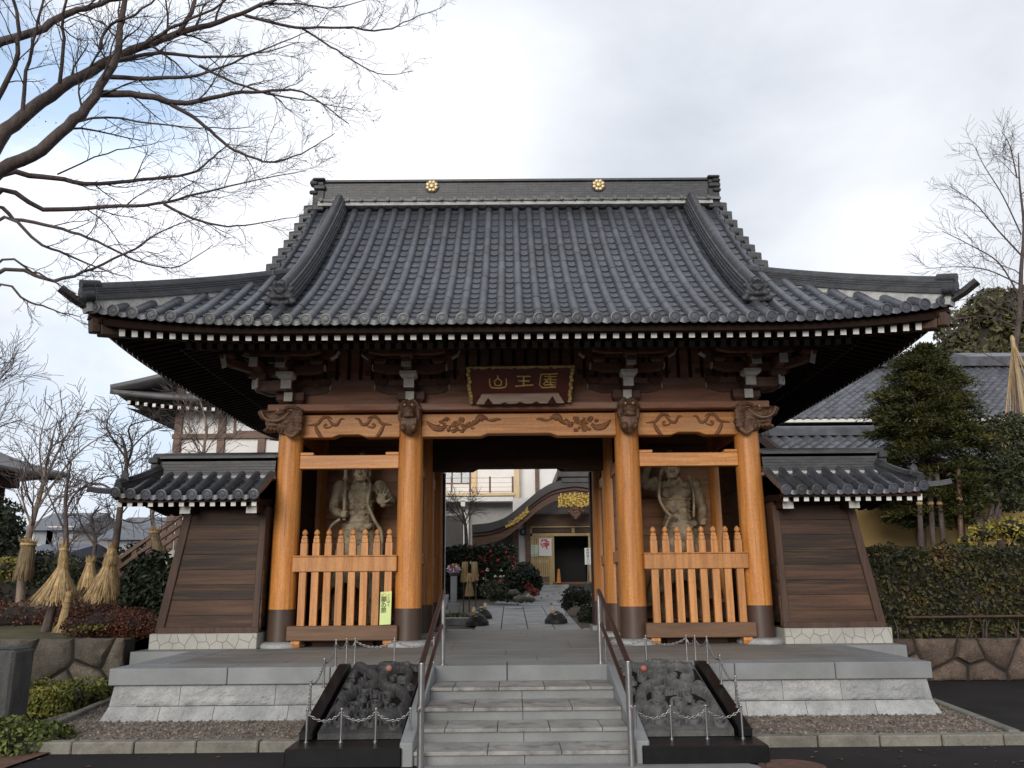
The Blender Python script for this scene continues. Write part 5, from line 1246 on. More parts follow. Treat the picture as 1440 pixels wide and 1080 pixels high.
# left garden trees
Y = 2.6
bare('bare_tree', at(155, 848, Y), [at(158, 800, Y), at(166, 740, Y), at(172, 690, Y+.1), at(178, 650, Y), at(172, 615, Y-.1)], .11, .03, 9, .8, 'dark gnarled bare tree rising from the larger straw skirt', 31, group='bare trees in the left garden', up=.02,
     extra=[([at(176, 660, Y), at(186, 630, Y+.2), at(182, 600, Y), at(215, 590, Y)], .045, 8), ([at(172, 690, Y), at(205, 668, Y-.2), at(235, 645, Y), at(262, 628, Y+.1)], .04, 9), ([at(172, 700, Y), at(140, 680, Y+.3), at(110, 690, Y), at(85, 700, Y)], .04, 9), ([at(178, 645, Y), at(150, 600, Y-.2), at(165, 570, Y)], .035, 7), ([at(168, 730, Y), at(200, 735, Y), at(235, 715, Y+.2)], .03, 6), ([at(176, 640, Y), at(205, 610, Y), at(225, 600, Y)], .03, 7)])
Y = .8
bare('bare_tree', at(62, 898, Y), [at(72, 860, Y), at(88, 815, Y), at(93, 760, Y), at(92, 700, Y), at(100, 650, Y)], .10, .02, 8, .75, 'bare tree above the straw skirt nearest the stone wall', 32, group='bare trees in the left garden', up=.05,
     extra=[([at(92, 720, Y), at(110, 690, Y), at(150, 670, Y), at(190, 672, Y)], .03, 8), ([at(90, 745, Y), at(70, 700, Y), at(60, 670, Y)], .026, 7)])
Y = 3.4
bare('bare_tree', at(28, 850, Y), [at(32, 800, Y), at(44, 740, Y), at(58, 690, Y), at(66, 650, Y), at(78, 600, Y)], .10, .02, 9, 1.0, 'pale fan-shaped bare tree before the pavilion roof', 33, BARKL, group='bare trees in the left garden', up=.07,
     extra=[([at(48, 720, Y), at(70, 660, Y), at(95, 610, Y), at(120, 565, Y)], .045, 9), ([at(50, 720, Y), at(82, 670, Y), at(118, 630, Y), at(160, 605, Y)], .04, 9), ([at(40, 755, Y), at(80, 700, Y), at(110, 680, Y)], .03, 7), ([at(44, 740, Y), at(30, 690, Y), at(42, 640, Y)], .035, 7), ([at(60, 680, Y), at(56, 620, Y), at(70, 570, Y)], .03, 8)])
Y = 4.5
bare('bare_tree', at(128, 850, Y), [at(130, 800, Y), at(134, 760, Y), at(128, 730, Y), at(140, 712, Y)], .08, .02, 7, .7, 'small crooked bare tree between the two straw skirts', 34, group='bare trees in the left garden', up=.01, wob=.4,
     extra=[([at(132, 765, Y), at(115, 740, Y), at(108, 712, Y)], .035, 7), ([at(133, 750, Y), at(160, 730, Y), at(150, 708, Y)], .03, 7)])
Y = 9
bare('bare_tree', at(284, 760, Y), [at(284, 700, Y), at(286, 640, Y), at(290, 600, Y), at(282, 565, Y)], .09, .02, 10, 1.3, 'thin bare tree in front of the white hall wall', 35, BARKL, group='bare trees in the left garden', up=.06,
     extra=[([at(285, 650, Y), at(270, 610, Y), at(262, 575, Y), at(255, 555, Y)], .03, 9), ([at(287, 640, Y), at(305, 610, Y), at(318, 585, Y)], .03, 9)])
Y = 7
bare('bare_tree', at(224, 810, Y), [at(222, 780, Y), at(216, 745, Y), at(214, 715, Y), at(218, 680, Y)], .10, .03, 5, .6, 'pale trunk wrapped in straw beside the stair railing', 36, BARKL, group='bare trees in the left garden')
Y = 14
bare('bare_tree', at(-40, 840, Y), [at(-40, 700, Y), at(-35, 600, Y), at(-20, 540, Y)], .2, .04, 12, 2.2, 'bare tree whose twigs enter at the far left edge', 37, group='bare trees in the left garden', up=.05, minr=.009,
     extra=[([at(-30, 580, Y), at(-5, 540, Y), at(20, 510, Y)], .05, 10), ([at(-35, 620, Y), at(0, 600, Y), at(30, 590, Y)], .05, 9)])
# straw coats
def strawskirt(name, top, bot, r0, r1, n, seed, label, group=None, coll=True):
    t = thing(name, tuple(bot), label, 'straw wrap', group); r = random.Random(seed); top, bot = V(top), V(bot); ax = (bot-top); H = ax.length; g = MB()
    g.tube([top+ax*(k/6)*.93 for k in range(7)], [(r0+(r1-r0)*(k/6)**1.25)*.86 for k in range(7)], 14)
    g.lathe([(r0*1.1, -.015), (r0*1.25, 0), (r0*1.1, .015)], tuple(top-V(0, 0, .03)), 12)
    for k in range(n):
        a = r.uniform(0, 2*pi); d = V(cos(a), sin(a), 0); e = r.uniform(.85, 1.12); p0 = top+d*r0*.9+V(0, 0, r.uniform(-.04, .06)); p1 = top+ax*(.5*e)+d*(r0+(r1-r0)*.45)*r.uniform(.95, 1.12); p2 = top+ax*e+d*r1*r.uniform(.8, 1.15)+rdir(r)*.02
        w = V(-d.y, d.x, 0)*r.uniform(.006, .012)
        g.add([tuple(p0-w), tuple(p0+w), tuple(p1-w), tuple(p1+w), tuple(p2-w*.4), tuple(p2+w*.4)], [(0, 1, 3, 2), (2, 3, 5, 4)])
    o = g.build('straw', STRAWD if name == 'straw_mat' else STRAW, t)
    if coll:
        m = MB(); m.tube([top+V(0, 0, -.05), top+V(0, 0, -.02), top+V(0, 0, .02)], [r0*1.12]*3, 12)
        for k in range(int(n*.4)):
            a = r.uniform(0, 2*pi); d = V(cos(a), sin(a), 0); p0 = top+d*r0; p1 = top+d*(r0*1.7)+V(0, 0, r.uniform(.08, .20)); w = V(-d.y, d.x, 0)*.008; m.add([tuple(p0-w), tuple(p0+w), tuple(p1)], [(0, 1, 2)])
        m.build('tied_collar', STRAW, t)
    return t
Y = .75
strawskirt('straw_skirt', at(88, 797, Y), at(78, 846, Y), .055, .36, 520, 1, 'straw skirt on the tree nearest the stone wall', 'straw skirts in the left garden')
strawskirt('straw_collar', at(90, 772, Y), at(89, 800, Y), .06, .075, 160, 2, 'upright bundle of straw tied above the skirt nearest the wall', 'straw skirts in the left garden')
g = strawskirt('straw_stake', at(97, 836, Y-.2), at(84, 893, Y-.2), .05, .07, 160, 3, 'straw-bound leaning stake with a flared straw foot', None, False)
m = MB(); a, b = at(97, 836, Y-.2), at(84, 893, Y-.2); rr = random.Random(8)
for k in range(130):
    q = rr.uniform(0, 2*pi); d = V(cos(q), sin(q), 0); p0 = a.lerp(b, .66)+d*.05; p1 = a.lerp(b, 1.02)+d*rr.uniform(.10, .19); w = V(-d.y, d.x, 0)*.009; m.add([tuple(p0-w), tuple(p0+w), tuple(p1)], [(0, 1, 2)])
for f in (.2, .35, .5, .65): p = a.lerp(b, f); MB().lathe([(.06, -.012), (.066, 0), (.06, .012)], tuple(p), 10).build('straw_rope', STRAWD, g)
m.build('flared_foot', STRAW, g)
Y = 2.5
strawskirt('straw_skirt', at(155, 790, Y), at(146, 843, Y), .08, .36, 560, 4, 'wide straw skirt on the dark gnarled tree', 'straw skirts in the left garden')
strawskirt('straw_collar', at(158, 773, Y), at(156, 794, Y), .07, .15, 220, 5, 'ragged straw bundle tied above the wide skirt', 'straw skirts in the left garden')
Y = 3.6
strawskirt('straw_skirt', at(127, 793, Y), at(124, 828, Y), .07, .20, 240, 6, 'small straw skirt behind the other two', 'straw skirts in the left garden')
Y = 3.2
strawskirt('straw_mat', at(40, 765, Y), at(32, 812, Y), .13, .16, 260, 7, 'loose straw mat round the pale trunk at far left', 'straw skirts in the left garden')
Y = 6.9
strawskirt('straw_mat', at(217, 748, Y), at(225, 790, Y), .11, .13, 160, 8, 'straw wrapping on the pale trunk by the stair railing', 'straw skirts in the left garden')
# shrubs of the left garden
def hedgebox(name, x0, x1, y0, y1, z0, z1, n, size, mat, label, cat, seed, rough=.08, group=None):
    t = thing(name, ((x0+x1)/2, (y0+y1)/2, z0), label, cat, group); g = MB(); leafbox(g, x0, x1, y0, y1, z0+.02, z1, n, size, seed, rough); g.build('leaves', mat, t)
    MB().box((x0+.12, y0+.14, z0-.1), (x1-.1, y1, z1-.14)).build('dark_core', GAP, t); return t  # solid dark box behind the leaves, for the hedge's dark inside
def shrub(name, blobs, n, size, mat, label, seed, cat='shrub', group=None, stem=True, flowers=None):
    b0_ = blobs[0][0]; zb = min(b[0][2]-b[1][2] for b in blobs); t = thing(name, (b0_[0], b0_[1], zb), label, cat, group); g = MB(); foliage(g, blobs, n, size, seed); g.build('leaves', mat, t)
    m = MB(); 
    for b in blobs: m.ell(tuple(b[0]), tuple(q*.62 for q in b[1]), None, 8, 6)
    m.build('dark_core', GAP, t)  # solid dark ellipsoids behind the leaves, for the shrub's dark inside
    if flowers:
        g = MB(); foliage(g, blobs, flowers[0], flowers[1], seed+1, shell=.06, elong=1.2); g.build('flowers', flowers[2], t)
    return t
def blob(x, y, Y, rx, ry, rz=None): p = at(x, y, Y); return (tuple(p), (rx, rz or rx, ry))
shrub('azalea_bush', [((-6.50, -.15, 1.05), (.62, .42, .27)), ((-6.1, -.1, 1.03), (.42, .4, .26)), ((-6.95, .0, 1.0), (.35, .35, .20))], 5200, .026, AZAL, 'rounded red-brown azalea bush beside the left wing wall', 41, group='red azalea bushes')
shrub('yellow_sprigs', [((-6.72, -.52, .98), (.20, .05, .06)), ((-6.45, -.5, 1.0), (.10, .05, .05))], 110, .03, YELL, 'few yellow sprigs on the rounded azalea bush', 42)
shrub('azalea_bush', [(tuple(at(20, 868, 2.2)), (1.2, .4, .32)), (tuple(at(-40, 868, 2.2)), (.9, .4, .32)), (tuple(at(85, 872, 2.4)), (.6, .4, .26))], 4200, .036, AZAL, 'low red-brown azalea band at the far left edge', 43, group='red azalea bushes')
shrub('azalea_bush', [(tuple(at(125, 852, 4.2)), (.8, .35, .25)), (tuple(at(170, 850, 4.2)), (.6, .35, .22))], 1800, .04, AZAL, 'dark azalea mound behind the straw skirts', 44, group='red azalea bushes')
shrub('camellia_bush', [blob(215, 815, 2.6, .55, .55), blob(195, 842, 2.4, .35, .30), blob(238, 838, 2.4, .42, .40)], 3600, .07, CAMEL, 'dark glossy evergreen bush beside the left wing wall', 45)
shrub('dark_shrub', [blob(62, 800, 6, .75, .45), blob(85, 812, 5.6, .5, .4)], 2200, .06, BROAD, 'clipped dark green shrub behind the straw skirts', 46, cat='shrub')
shrub('pine_shrub', [blob(200, 790, 9.5, .9, .55), blob(180, 812, 9.3, 1.0, .4)], 1800, .08, CAMEL, 'dark pine below the wooden stair railing', 47)
shrub('evergreen_tree', [blob(5, 750, 5, .45, .8), blob(-25, 735, 5, .6, .8), blob(15, 780, 5, .4, .5)], 3200, .07, CAMEL, 'dark evergreen tree under the pavilion roof', 48, cat='tree')
shrub('yellow_shrub', [blob(15, 800, 3.8, .4, .25)], 420, .05, YELL, 'yellowing shrub at the far left edge', 49)
# front-left planting
hedgebox('low_hedge', -7.4, -5.72, -2.6, -1.15, 0, .34, 5200, .042, GCOV, 'bright green low planting along the gravel bed', 'low hedge', 51, .06)
g = MB(); g.add([(-9, -6.2, .02), (-4.8, -6.2, .02), (-4.72, -4.2, .02), (-5.3, -3.2, .02), (-9, -2.6, .02)], [(0, 1, 2, 3, 4)]); struct('flower_bed', g, M('reddish_soil', (.15, .075, .045), (.08, .045, .03), .9, 6., bump=.6, bscale=25., fine=.3))
BROADF = leafmat('fresh_leaf', (.105, .13, .028), (.045, .06, .016), (.20, .20, .045), .5)
shrub('leafy_bush', [((-5.30, -4.75, .10), (.50, .42, .24)), ((-4.98, -4.45, .07), (.27, .25, .17)), ((-5.8, -4.9, .1), (.5, .45, .28))], 5200, .040, BROADF, 'bright green bush at the lower left corner', 52)
t = thing('stone_pillar', (-5.8, -4.07, 0), 'dark rough stone pillar at the left edge', 'stone pillar')
g = MB(); g.box((-6.05, -4.28, -.05), (-5.56, -3.86, .95)); g.build('shaft', STONEP, t, bevel=.03)
g = MB(); g.prism([(-6.03, .951), (-5.58, .951), (-5.66, .985), (-5.95, .985)], 'y', -4.26, -3.88); g.build('top', STONEP, t, bevel=.01)

# ------------------------------------------------------------------ left background buildings
Yw = 14.
H0 = thing('main_hall', tuple(at(330, 640, Yw)), 'white-walled hall with dark posts and a curved roof at left', 'hall')
a = at(250, 640, Yw); xl = a.x; zt = at(258, 575, Yw).z
MB().box((xl, Yw, 1.0), (xl+9, Yw+.3, zt+1.2)).build('wall', PLAST, H0)
for px in (252, 313, 370): x = at(px, 600, Yw).x; MB().box((x-.12, Yw-.10, 1.0), (x+.12, Yw-.002, zt+1.0)).build('post', BROWNB, H0)
for py, h in ((614, .08), (575, .09), (655, .1)): z = at(300, py, Yw).z; MB().box((xl-.2, Yw-.13, z-h), (xl+9, Yw-.005, z+h)).build('rail', BROWNB, H0)
x = at(330, 590, Yw).x; z = at(330, 590, Yw).z; o = MB().box((x, Yw-.06, z-.5), (x+1.0, Yw-.004, z+.5)).build('window', BROWNB, H0); MB().box((x+.1, Yw-.07, z-.4), (x+.9, Yw-.061, z+.4)).build('pane', GLASS, o)
ec = at(155, 547, 12.9); ex, ey, ez = ec.x, 12.9, ec.z
HROOF = M('grey_hall_roof', (.15, .145, .15), (.09, .088, .092), .55, 2., bump=.1)
def hf_(u, t): return V(ex+(14)*u+2.6*t*(1-u), ey+3.2*t, ez-.30*(1-(1-min(1, u*3.2))**2.2)*(1-t)+.5*t+.12*t*t)
g = MB(); g.grid(hf_, 30, 10); o = g.build('roof', HROOF, H0, 60); m = o.modifiers.new('th', 'SOLIDIFY'); m.thickness = .16
g = MB(); g.grid(lambda u, t: V(ex+2.6*t, ey+14*u, ez-.30*(1-(1-min(1, u*3.2))**2.2)*(1-t)+.5*t+.12*t*t), 20, 8); o = g.build('roof', HROOF, H0, 60); m = o.modifiers.new('th', 'SOLIDIFY'); m.thickness = .16
g = MB(); c = MB()
for k in range(44):
    u = (k+.8)/40; p = hf_(min(1, u*.8), 0); p = V(p.x+.35, ey+.2, p.z-.38-.06*u); g.bar(p, p+V(0, 1.0, .12), .13, .15); c.bar(p-V(0, .03, 0), p-V(0, .002, 0), .10, .11)
g.grid(lambda u, t: V(ex+.4+13*u+1.9*t*(1-u), ey+.3+.9*t, ez-.55+.10*t-.12*u), 4, 3); g.grid(lambda u, t: V(ex+.4+1.9*t, ey+.3+.9*t*(1-u)+12*u, ez-.55-.25*t-.1*u), 4, 3)
o = g.build('rafters', DARKW, H0); o['kind'] = 'stuff'; q = c.build('painted_ends', WHITE, o); q['kind'] = 'stuff'
# stair railing climbing to the hall
Y = 8.5
R0 = thing('stair_railing', tuple(at(215, 800, Y)), 'brown wooden stair railing climbing on a pale stringer at left', 'stair railing')
pa, pb = at(165, 828, Y), at(290, 738, Y); up_ = V(0, 0, 1)
for k in range(7):
    p = pa.lerp(pb, k/6); MB().box((p.x-.06, Y-.06, p.z-.1), (p.x+.06, Y+.06, p.z+.78)).build('post', BROWNB, R0)
for h in (.76, .52, .28): MB().bar(pa+up_*h+V(0, -.02, 0), pb+up_*h+V(0, -.02, 0), .16, .09).build('rail', BROWNB, R0)
MB().prism([(pa.x, pa.z-.6), (pb.x, pb.z-.9), (pb.x, pb.z-.02), (pa.x, pa.z-.02)], 'y', Y-.02, Y+1.2).build('stringer', M('pale_concrete', (.58, .56, .52), (.46, .44, .4), .8, 2.), R0)
# pavilion at the far left
Y = 9.; B0 = thing('pavilion', tuple(at(0, 840, Y)), 'dark timber pavilion with a grey shingled roof at far left', 'pavilion')
XP = at(99, 674, 12.).x; zp = at(99, 674, 12.).z; ra = at(-99, 578, 10.5)
eav = lambda k: V(XP, 5.+7.*k, zp+.22*(2*abs(k-.5))**2.5-.05)
g = MB(); g.grid(lambda u, t: eav(u)*(1-t)+V(ra.x, 7.2+3.3*u, ra.z)*t-V(0, 0, .28*sin(pi*t)), 20, 12)
g.grid(lambda u, t: (V(XP-9*u, 12., zp+.22*(2*abs(u-.5))**2.5-.05))*(1-t)+V(ra.x-2*u, 10.5, ra.z)*t-V(0, 0, .28*sin(pi*t)), 20, 12)
o = g.build('roof', M('grey_shingle', (.15, .145, .145), (.085, .082, .084), .6, 3., (1, 6, 1), .3, 12.), B0, 60); m = o.modifiers.new('th', 'SOLIDIFY'); m.thickness = .12
g = MB(); g.box((XP-7, 6.2, zp-.40), (XP-.9, 10.9, zp-.12)); g.build('eave_frame', DARKW, B0)
g = MB()
for k in range(26): y = 5.15+k*.26; z = eav((y-5)/7).z; g.bar((XP-.08, y, z-.16), (XP-1.1, y, z+.02), .08, .09)
g.build('rafters', DARKW, B0)['kind'] = 'stuff'
for x, y in ((XP-1.3, 10.6), (XP-1.3, 6.6)): MB().tube([(x, y, .8), (x, y, zp-.3)], .15, 12).build('post', DARKW, B0, 60)
hedgebox('background_hedge', -44, -15, 20, 21, .9, 2.7, 5200, .14, CAMEL, 'dark hedge row at the back of the left garden', 'hedge', 301, .2)
# houses far beyond the garden
def house(name, x0, x1, ytop, yeave, ybot, Y, label, wm, rm, wins):
    a, b = at(x0, ybot, Y), at(x1, yeave, Y); zt_ = at(x0, ytop, Y+3).z; h = thing(name, ((a.x+b.x)/2, Y, a.z), label, 'house', 'houses far beyond the left garden')
    MB().box((a.x, Y, a.z-3), (b.x, Y+6, b.z)).build('wall', wm, h)
    MB().prism([(Y-.6, b.z-.05), (Y+3, zt_), (Y+6.6, b.z-.05)], 'x', a.x-.5, b.x+.5).build('roof', rm, h)
    for px, py, w, hh in wins:
        p = at(px, py, Y); o = MB().box((p.x-w/2, Y-.06, p.z-hh/2), (p.x+w/2, Y-.002, p.z+hh/2)).build('window', GREYW, h); MB().box((p.x-w/2+.08, Y-.075, p.z-hh/2+.08), (p.x+w/2-.08, Y-.061, p.z+hh/2-.08)).build('pane', GLASS, o)
house('house', 40, 100, 722, 745, 785, 34, 'far cream house with brown window shutters behind bare trees', PLAST, BGTILE, ((62, 755, 1.2, 1.0), (84, 755, 1.6, 1.2)))
house('house', 150, 238, 728, 758, 800, 30, 'far house with a blue-grey roof beside the stair railing', PLAST, BGTILE, ((170, 768, 1.4, .9), (205, 768, 1.6, .9)))
house('house', 22, 78, 766, 780, 800, 26, 'low far house with a dark blue roof behind shrubs', PLAST, M('blue_roof', (.06, .07, .10), None, .5, 3.), ((55, 786, 1.0, .6),))
house('house', 100, 160, 765, 782, 805, 40, 'far white house behind the small crooked tree', PLAST, BGTILE, ((130, 790, 1.4, .8),))

# ------------------------------------------------------------------ right side
hedgebox('clipped_hedge', 6.02, 14., 1.15, 2.5, .62, 2.16, 21000, .052, HEDGE, 'long clipped dark green hedge above the right stone wall', 'hedge', 61, .10)
g = MB(); rr = random.Random(3)
for k in range(30): x = rr.uniform(6.3, 13.5); g.tube(wander((x, 1.05+rr.uniform(0, .3), .6), (rr.uniform(-.3, .3), 0, 1), .35, 3, rr, .2), [.018, .012, .01, .008], 5)
g.build('hedge_stems', BARK, bpy.data.objects['clipped_hedge'], 180)
MB().tube([(6.6, 1.0, .98), (14, 1.0, 1.0)], .022, 8).build('hedge_pole', POSTW, bpy.data.objects['clipped_hedge'], 60)
# conifer in layered sprays
Y = 5.; base = at(1300, 790, Y); C0 = thing('conifer_tree', tuple(base), 'tall dense conifer with layered dark green sprays at right', 'tree')
top = at(1294, 489, Y); g = MB(); rr = random.Random(17); tr = MB()
tr.tube([V(base.x-.1, Y, .6), V(base.x, Y, 2.5), V(top.x, Y, top.z-.4)], [.13, .10, .02], 10)
wid = [(0, .14), (.08, .48), (.18, .74), (.30, .93), (.42, .94), (.52, 1.0), (.62, 1.15), (.72, 1.2), (.82, 1.02), (.93, .78), (1., .38)]
def wd(f):
    for (a, x), (b, y_) in zip(wid, wid[1:]):
        if a <= f <= b: return x+(y_-x)*(f-a)/(b-a)
    return .3
zt_, zb_ = top.z, at(1300, 735, Y).z
for k in range(300):
    f = (k+rr.random())/300; z = zt_+(zb_-zt_)*f; a = rr.uniform(0, 2*pi); w = wd(f)*rr.uniform(.55, 1.12); cx = top.x+(base.x+.12-top.x)*f+(.14 if f > .5 else 0)
    p = V(cx+cos(a)*w, Y+sin(a)*w, z-.10*w); o_ = V(cos(a), sin(a), -.15)
    tr.tube([V(cx, Y, z+.15), p], [.018, .008], 4)
    n = 240; s = .24*(.7+.5*w)
    for j in range(n):
        q = p+o_*rr.gauss(0, s*.55)+V(-sin(a), cos(a), 0)*rr.gauss(0, s*.6)+V(0, 0, rr.gauss(.0, .032)-.06*abs(rr.gauss(0, .6)))
        d = (o_*rr.uniform(.4, 1)+rdir(rr)*.6+V(0, 0, .25)).normalized(); b = d.cross(rdir(rr)).normalized(); l = rr.uniform(.07, .14); d = d*l; b = b*.011
        g.add([tuple(q-b), tuple(q+d*.5+b*1.3), tuple(q+d), tuple(q+d*.5-b*1.3)], [(0, 1, 2, 3)])
g.build('crown', CONIF, C0); tr.build('trunk', BARK, C0, 180)
# broad-leaved trees beside it
def broad(name, pxs, Y, stems, n, size, mat, label, seed):
    b = [blob(*p) for p in pxs]; s0 = at(stems[0][0][0], stems[0][0][1], Y); t = thing(name, (s0.x, Y, .6), label, 'tree', 'small evergreen trees beside the conifer'); g = MB(); foliage(g, b, n, size, seed, shell=.4); g.build('crown', mat, t)
    m = MB()
    for st_ in stems: p3 = catm([tuple(at(x, y, Y)) for x, y in st_], 4); m.tube(p3, [.07-.045*k/len(p3) for k in range(len(p3))], 7)
    m.build('trunk', BARK, t, 180); return t
broad('evergreen_tree', [(1385, 610, 4.6, .5, .38), (1420, 600, 4.8, .5, .35), (1360, 660, 4.5, .42, .45), (1405, 660, 4.6, .55, .50), (1440, 640, 4.8, .5, .6), (1375, 695, 4.5, .40, .26), (1425, 705, 4.6, .45, .25)], 4.6, [[(1378, 790), (1380, 740), (1375, 690), (1380, 640)], [(1385, 760), (1400, 725), (1412, 680)], [(1380, 745), (1368, 715), (1362, 680)], [(1408, 790), (1405, 740), (1408, 690)], [(1382, 750), (1395, 715), (1390, 670)]], 7000, .055, BROAD, 'open evergreen tree with several thin trunks at right edge', 71)
broad('evergreen_tree', [(1425, 690, 5.4, .7, .5), (1450, 660, 5.5, .7, .8)], 5.4, [[(1445, 790), (1445, 720), (1440, 660)]], 2600, .055, CAMEL, 'dark evergreen cut off by the right edge', 72)
shrub('yellow_shrub', [blob(1385, 750, 3.2, .35, .2), blob(1420, 742, 3.2, .45, .25), blob(1440, 755, 3.2, .4, .2), blob(1360, 758, 3.0, .2, .12)], 1000, .05, YELL, 'yellow-leaved shrub behind the right hedge', 73)
for i, (xa, ya, xb, yb_, lab) in enumerate(((1291, 700, 1296, 775, 'grey support pole nearest the wing wall'), (1306, 700, 1313, 775, 'thick grey support pole second from the wing wall'), (1317, 700, 1328, 775, 'leaning grey support pole under the conifer'), (1347, 690, 1352, 775, 'brown support pole before the ochre wall'))):
    a, b = at(xb, yb_, 4.2), at(xa, ya-35, 4.3); b2 = a+(a-b)*1.2; t = thing('support_pole', (a.x, a.y, .6), 'wooden tree pole, '+lab, 'pole', 'poles propping the right trees'); MB().tube([b2, b], .055, 9).build('pole', BARK if i != 3 else BROWNB, t, 60)
    MB().lathe([(.06, -.03), (.068, 0), (.06, .03)], tuple(b2.lerp(b, .82)), 10).build('rope_binding', STRAW, t)
# rope cone over a winter-protected tree
Y = 7.; ap = at(1424, 478, Y); bc = at(1436, 640, Y); t = thing('rope_cone', (ap.x, Y, .6), 'tall cone of straw ropes hung from a central pole at right edge', 'rope cone')
MB().tube([(ap.x+.03, Y, .6), (ap.x, Y, ap.z+.05)], .05, 8).build('pole', BAMB, t, 60)
g = MB()
for k in range(16): a = 2*pi*k/16; g.tube([(ap.x, Y, ap.z), (ap.x+.10+.80*cos(a), Y+.75*sin(a), bc.z-.3)], .0095, 5)
g.build('ropes', STRAW, t); MB().ell(tuple(ap), (.055, .055, .13)).build('topknot', STRAW, t, 180)
# ochre building with a tiled roof
Y = 7.; O0 = thing('ochre_building', (11, Y, 1), 'low ochre-walled building with a grey tiled gable roof at right', 'building')
z1 = at(1250, 668, Y).z; MB().box((8.3, Y, .5), (24, Y+5, z1)).build('wall', OCHRE, O0)
MB().box((7.6, Y-.1, .5), (8.29, Y+5, z1)).build('end_wall', M('dark_end_wall', (.06, .045, .035), None, .8, 3.), O0)
for px in (1288, 1345, 1400): x = at(px, 700, Y).x; MB().box((x-.08, Y-.06, .5), (x+.08, Y-.003, z1)).build('post', BROWNB, O0)
rz, re = at(1135, 613, Y+2.2).z, at(1180, 662, Y-.8).z; xl = at(1108, 640, Y+.4).x-.1
def simple_roof(par, xa, xb, y0, y1, z0, z1, pitch, mat, courses, name='roof_tiles'):
    g = MB(); n = int((xb-xa)/pitch)
    for k in range(n):
        u = xa+k*pitch
        for j in range(courses):
            a, b = j/courses, (j+1)/courses; vs = []
            for t_, h in ((a, .05), (b, .0)):
                for f in (0, .25, .5, .75, 1.): vs.append((u+pitch*f, y0+(y1-y0)*t_, z0+(z1-z0)*t_+h+.045*cos(2*pi*f)))
            for f in (0, .25, .5, .75, 1.): vs.append((u+pitch*f, y0+(y1-y0)*a, z0+(z1-z0)*a-.01+.045*cos(2*pi*f)))
            g.add(vs, [(i, i+1, i+6, i+5) for i in range(4)]+[(i+10, i+11, i+1, i) for i in range(4)])
    return g.build(name, mat, par)
simple_roof(O0, xl, xl+16, Y-.9, Y+2.2, re, rz, .30, BGTILE, 9)
g = MB(); g.add([(xl, Y+2.2, rz), (xl+16, Y+2.2, rz), (xl+16, Y+5.3, re), (xl, Y+5.3, re)], [(0, 1, 2, 3)]); g.build('rear_roof', BGTILE, O0)
MB().prism([(Y-.8, re-.06), (Y+2.2, rz-.06), (Y+5.2, re-.06)], 'x', xl+.35, xl+.45).build('gable', DARKW, O0)
g = MB(); g.bar((xl-.02, Y-.95, re-.02), (xl-.02, Y+2.2, rz-.02), .12, .22); g.bar((xl-.02, Y+5.3, re-.02), (xl-.02, Y+2.2, rz-.02), .12, .22); g.build('bargeboard', DARKW, O0)
g = MB(); g.box((xl, Y+2.0, rz-.02), (xl+16, Y+2.4, rz+.16)); g.tube([(xl, Y+2.2, rz+.18), (xl+16, Y+2.2, rz+.18)], .1, 8); o = g.build('ridge', BGTILE, O0)
m = MB(); m.ell((xl+.1, Y+2.2, rz+.22), (.14, .2, .30)); m.ell((xl+.1, Y+2.2, rz+.02), (.12, .28, .2)); m.build('ridge_end_tile', DEMON, o, 180)
g = MB()
for k in range(60): g.box((xl+.2+k*.25, Y-.8, re-.14), (xl+.28+k*.25, Y+.2, re-.05))
g.build('rafters', DARKW, O0)['kind'] = 'stuff'
# large white hall with a grey tiled roof behind
Y = 17.; K0 = thing('large_hall', (14, Y, 1), 'large white hall with a broad grey tiled roof behind the ochre building', 'hall')
xl = at(1060, 600, Y).x; ze = at(1180, 584, Y-1).z; zr = at(1300, 517, Y+5).z; MB().box((xl, Y+1, 1), (xl+22, Y+12, ze-.1)).build('wall', PLAST, K0)
simple_roof(K0, xl-1, xl+24, Y-.5, Y+5, ze, zr, .32, BGTILE, 17)
g = MB(); g.add([(xl-1, Y+5, zr), (xl+24, Y+5, zr), (xl+24, Y+11, ze), (xl-1, Y+11, ze)], [(0, 1, 2, 3)]); g.build('rear_roof', BGTILE, K0)
MB().box((xl-1, Y+4.7, zr), (xl+24, Y+5.3, zr+.42)).build('ridge', BGTILE, K0)
MB().box((xl-.9, Y-.45, ze-.14), (xl+24, Y-.30, ze-.02)).build('white_eave_edge', WHITE, K0)
z0 = at(1180, 607, Y-.8).z; MB().box((xl-.4, Y+.2, z0), (xl+23, Y+.99, ze-.2)).build('upper_band', M('grey_band', (.20, .205, .21), (.13, .13, .14), .7, 3.), K0)
g = MB()
for k in range(80): g.tube([(xl-.3+k*.27, Y-.15, z0+.12), (xl-.3+k*.27, Y+.2, z0+.2)], .09, 8)
g.box((xl-.5, Y-.1, z0-.02), (xl+23, Y+.19, z0+.02)); o = g.build('lower_eave_tiles', BGTILE, K0, 40); o['kind'] = 'stuff'
MB().box((xl-.5, Y-.3, z0-.20), (xl+23, Y-.1, z0-.04)).build('white_eave_edge', WHITE, K0)
Z2 = at(1420, 505, Y+9); g = MB(); g.prism([(Y+4, zr-.4), (Y+10, Z2.z+.6), (Y+16, zr-.4)], 'x', at(1375, 510, Y+8).x, at(1375, 510, Y+8).x+25); g.build('second_roof', BGTILE, K0)
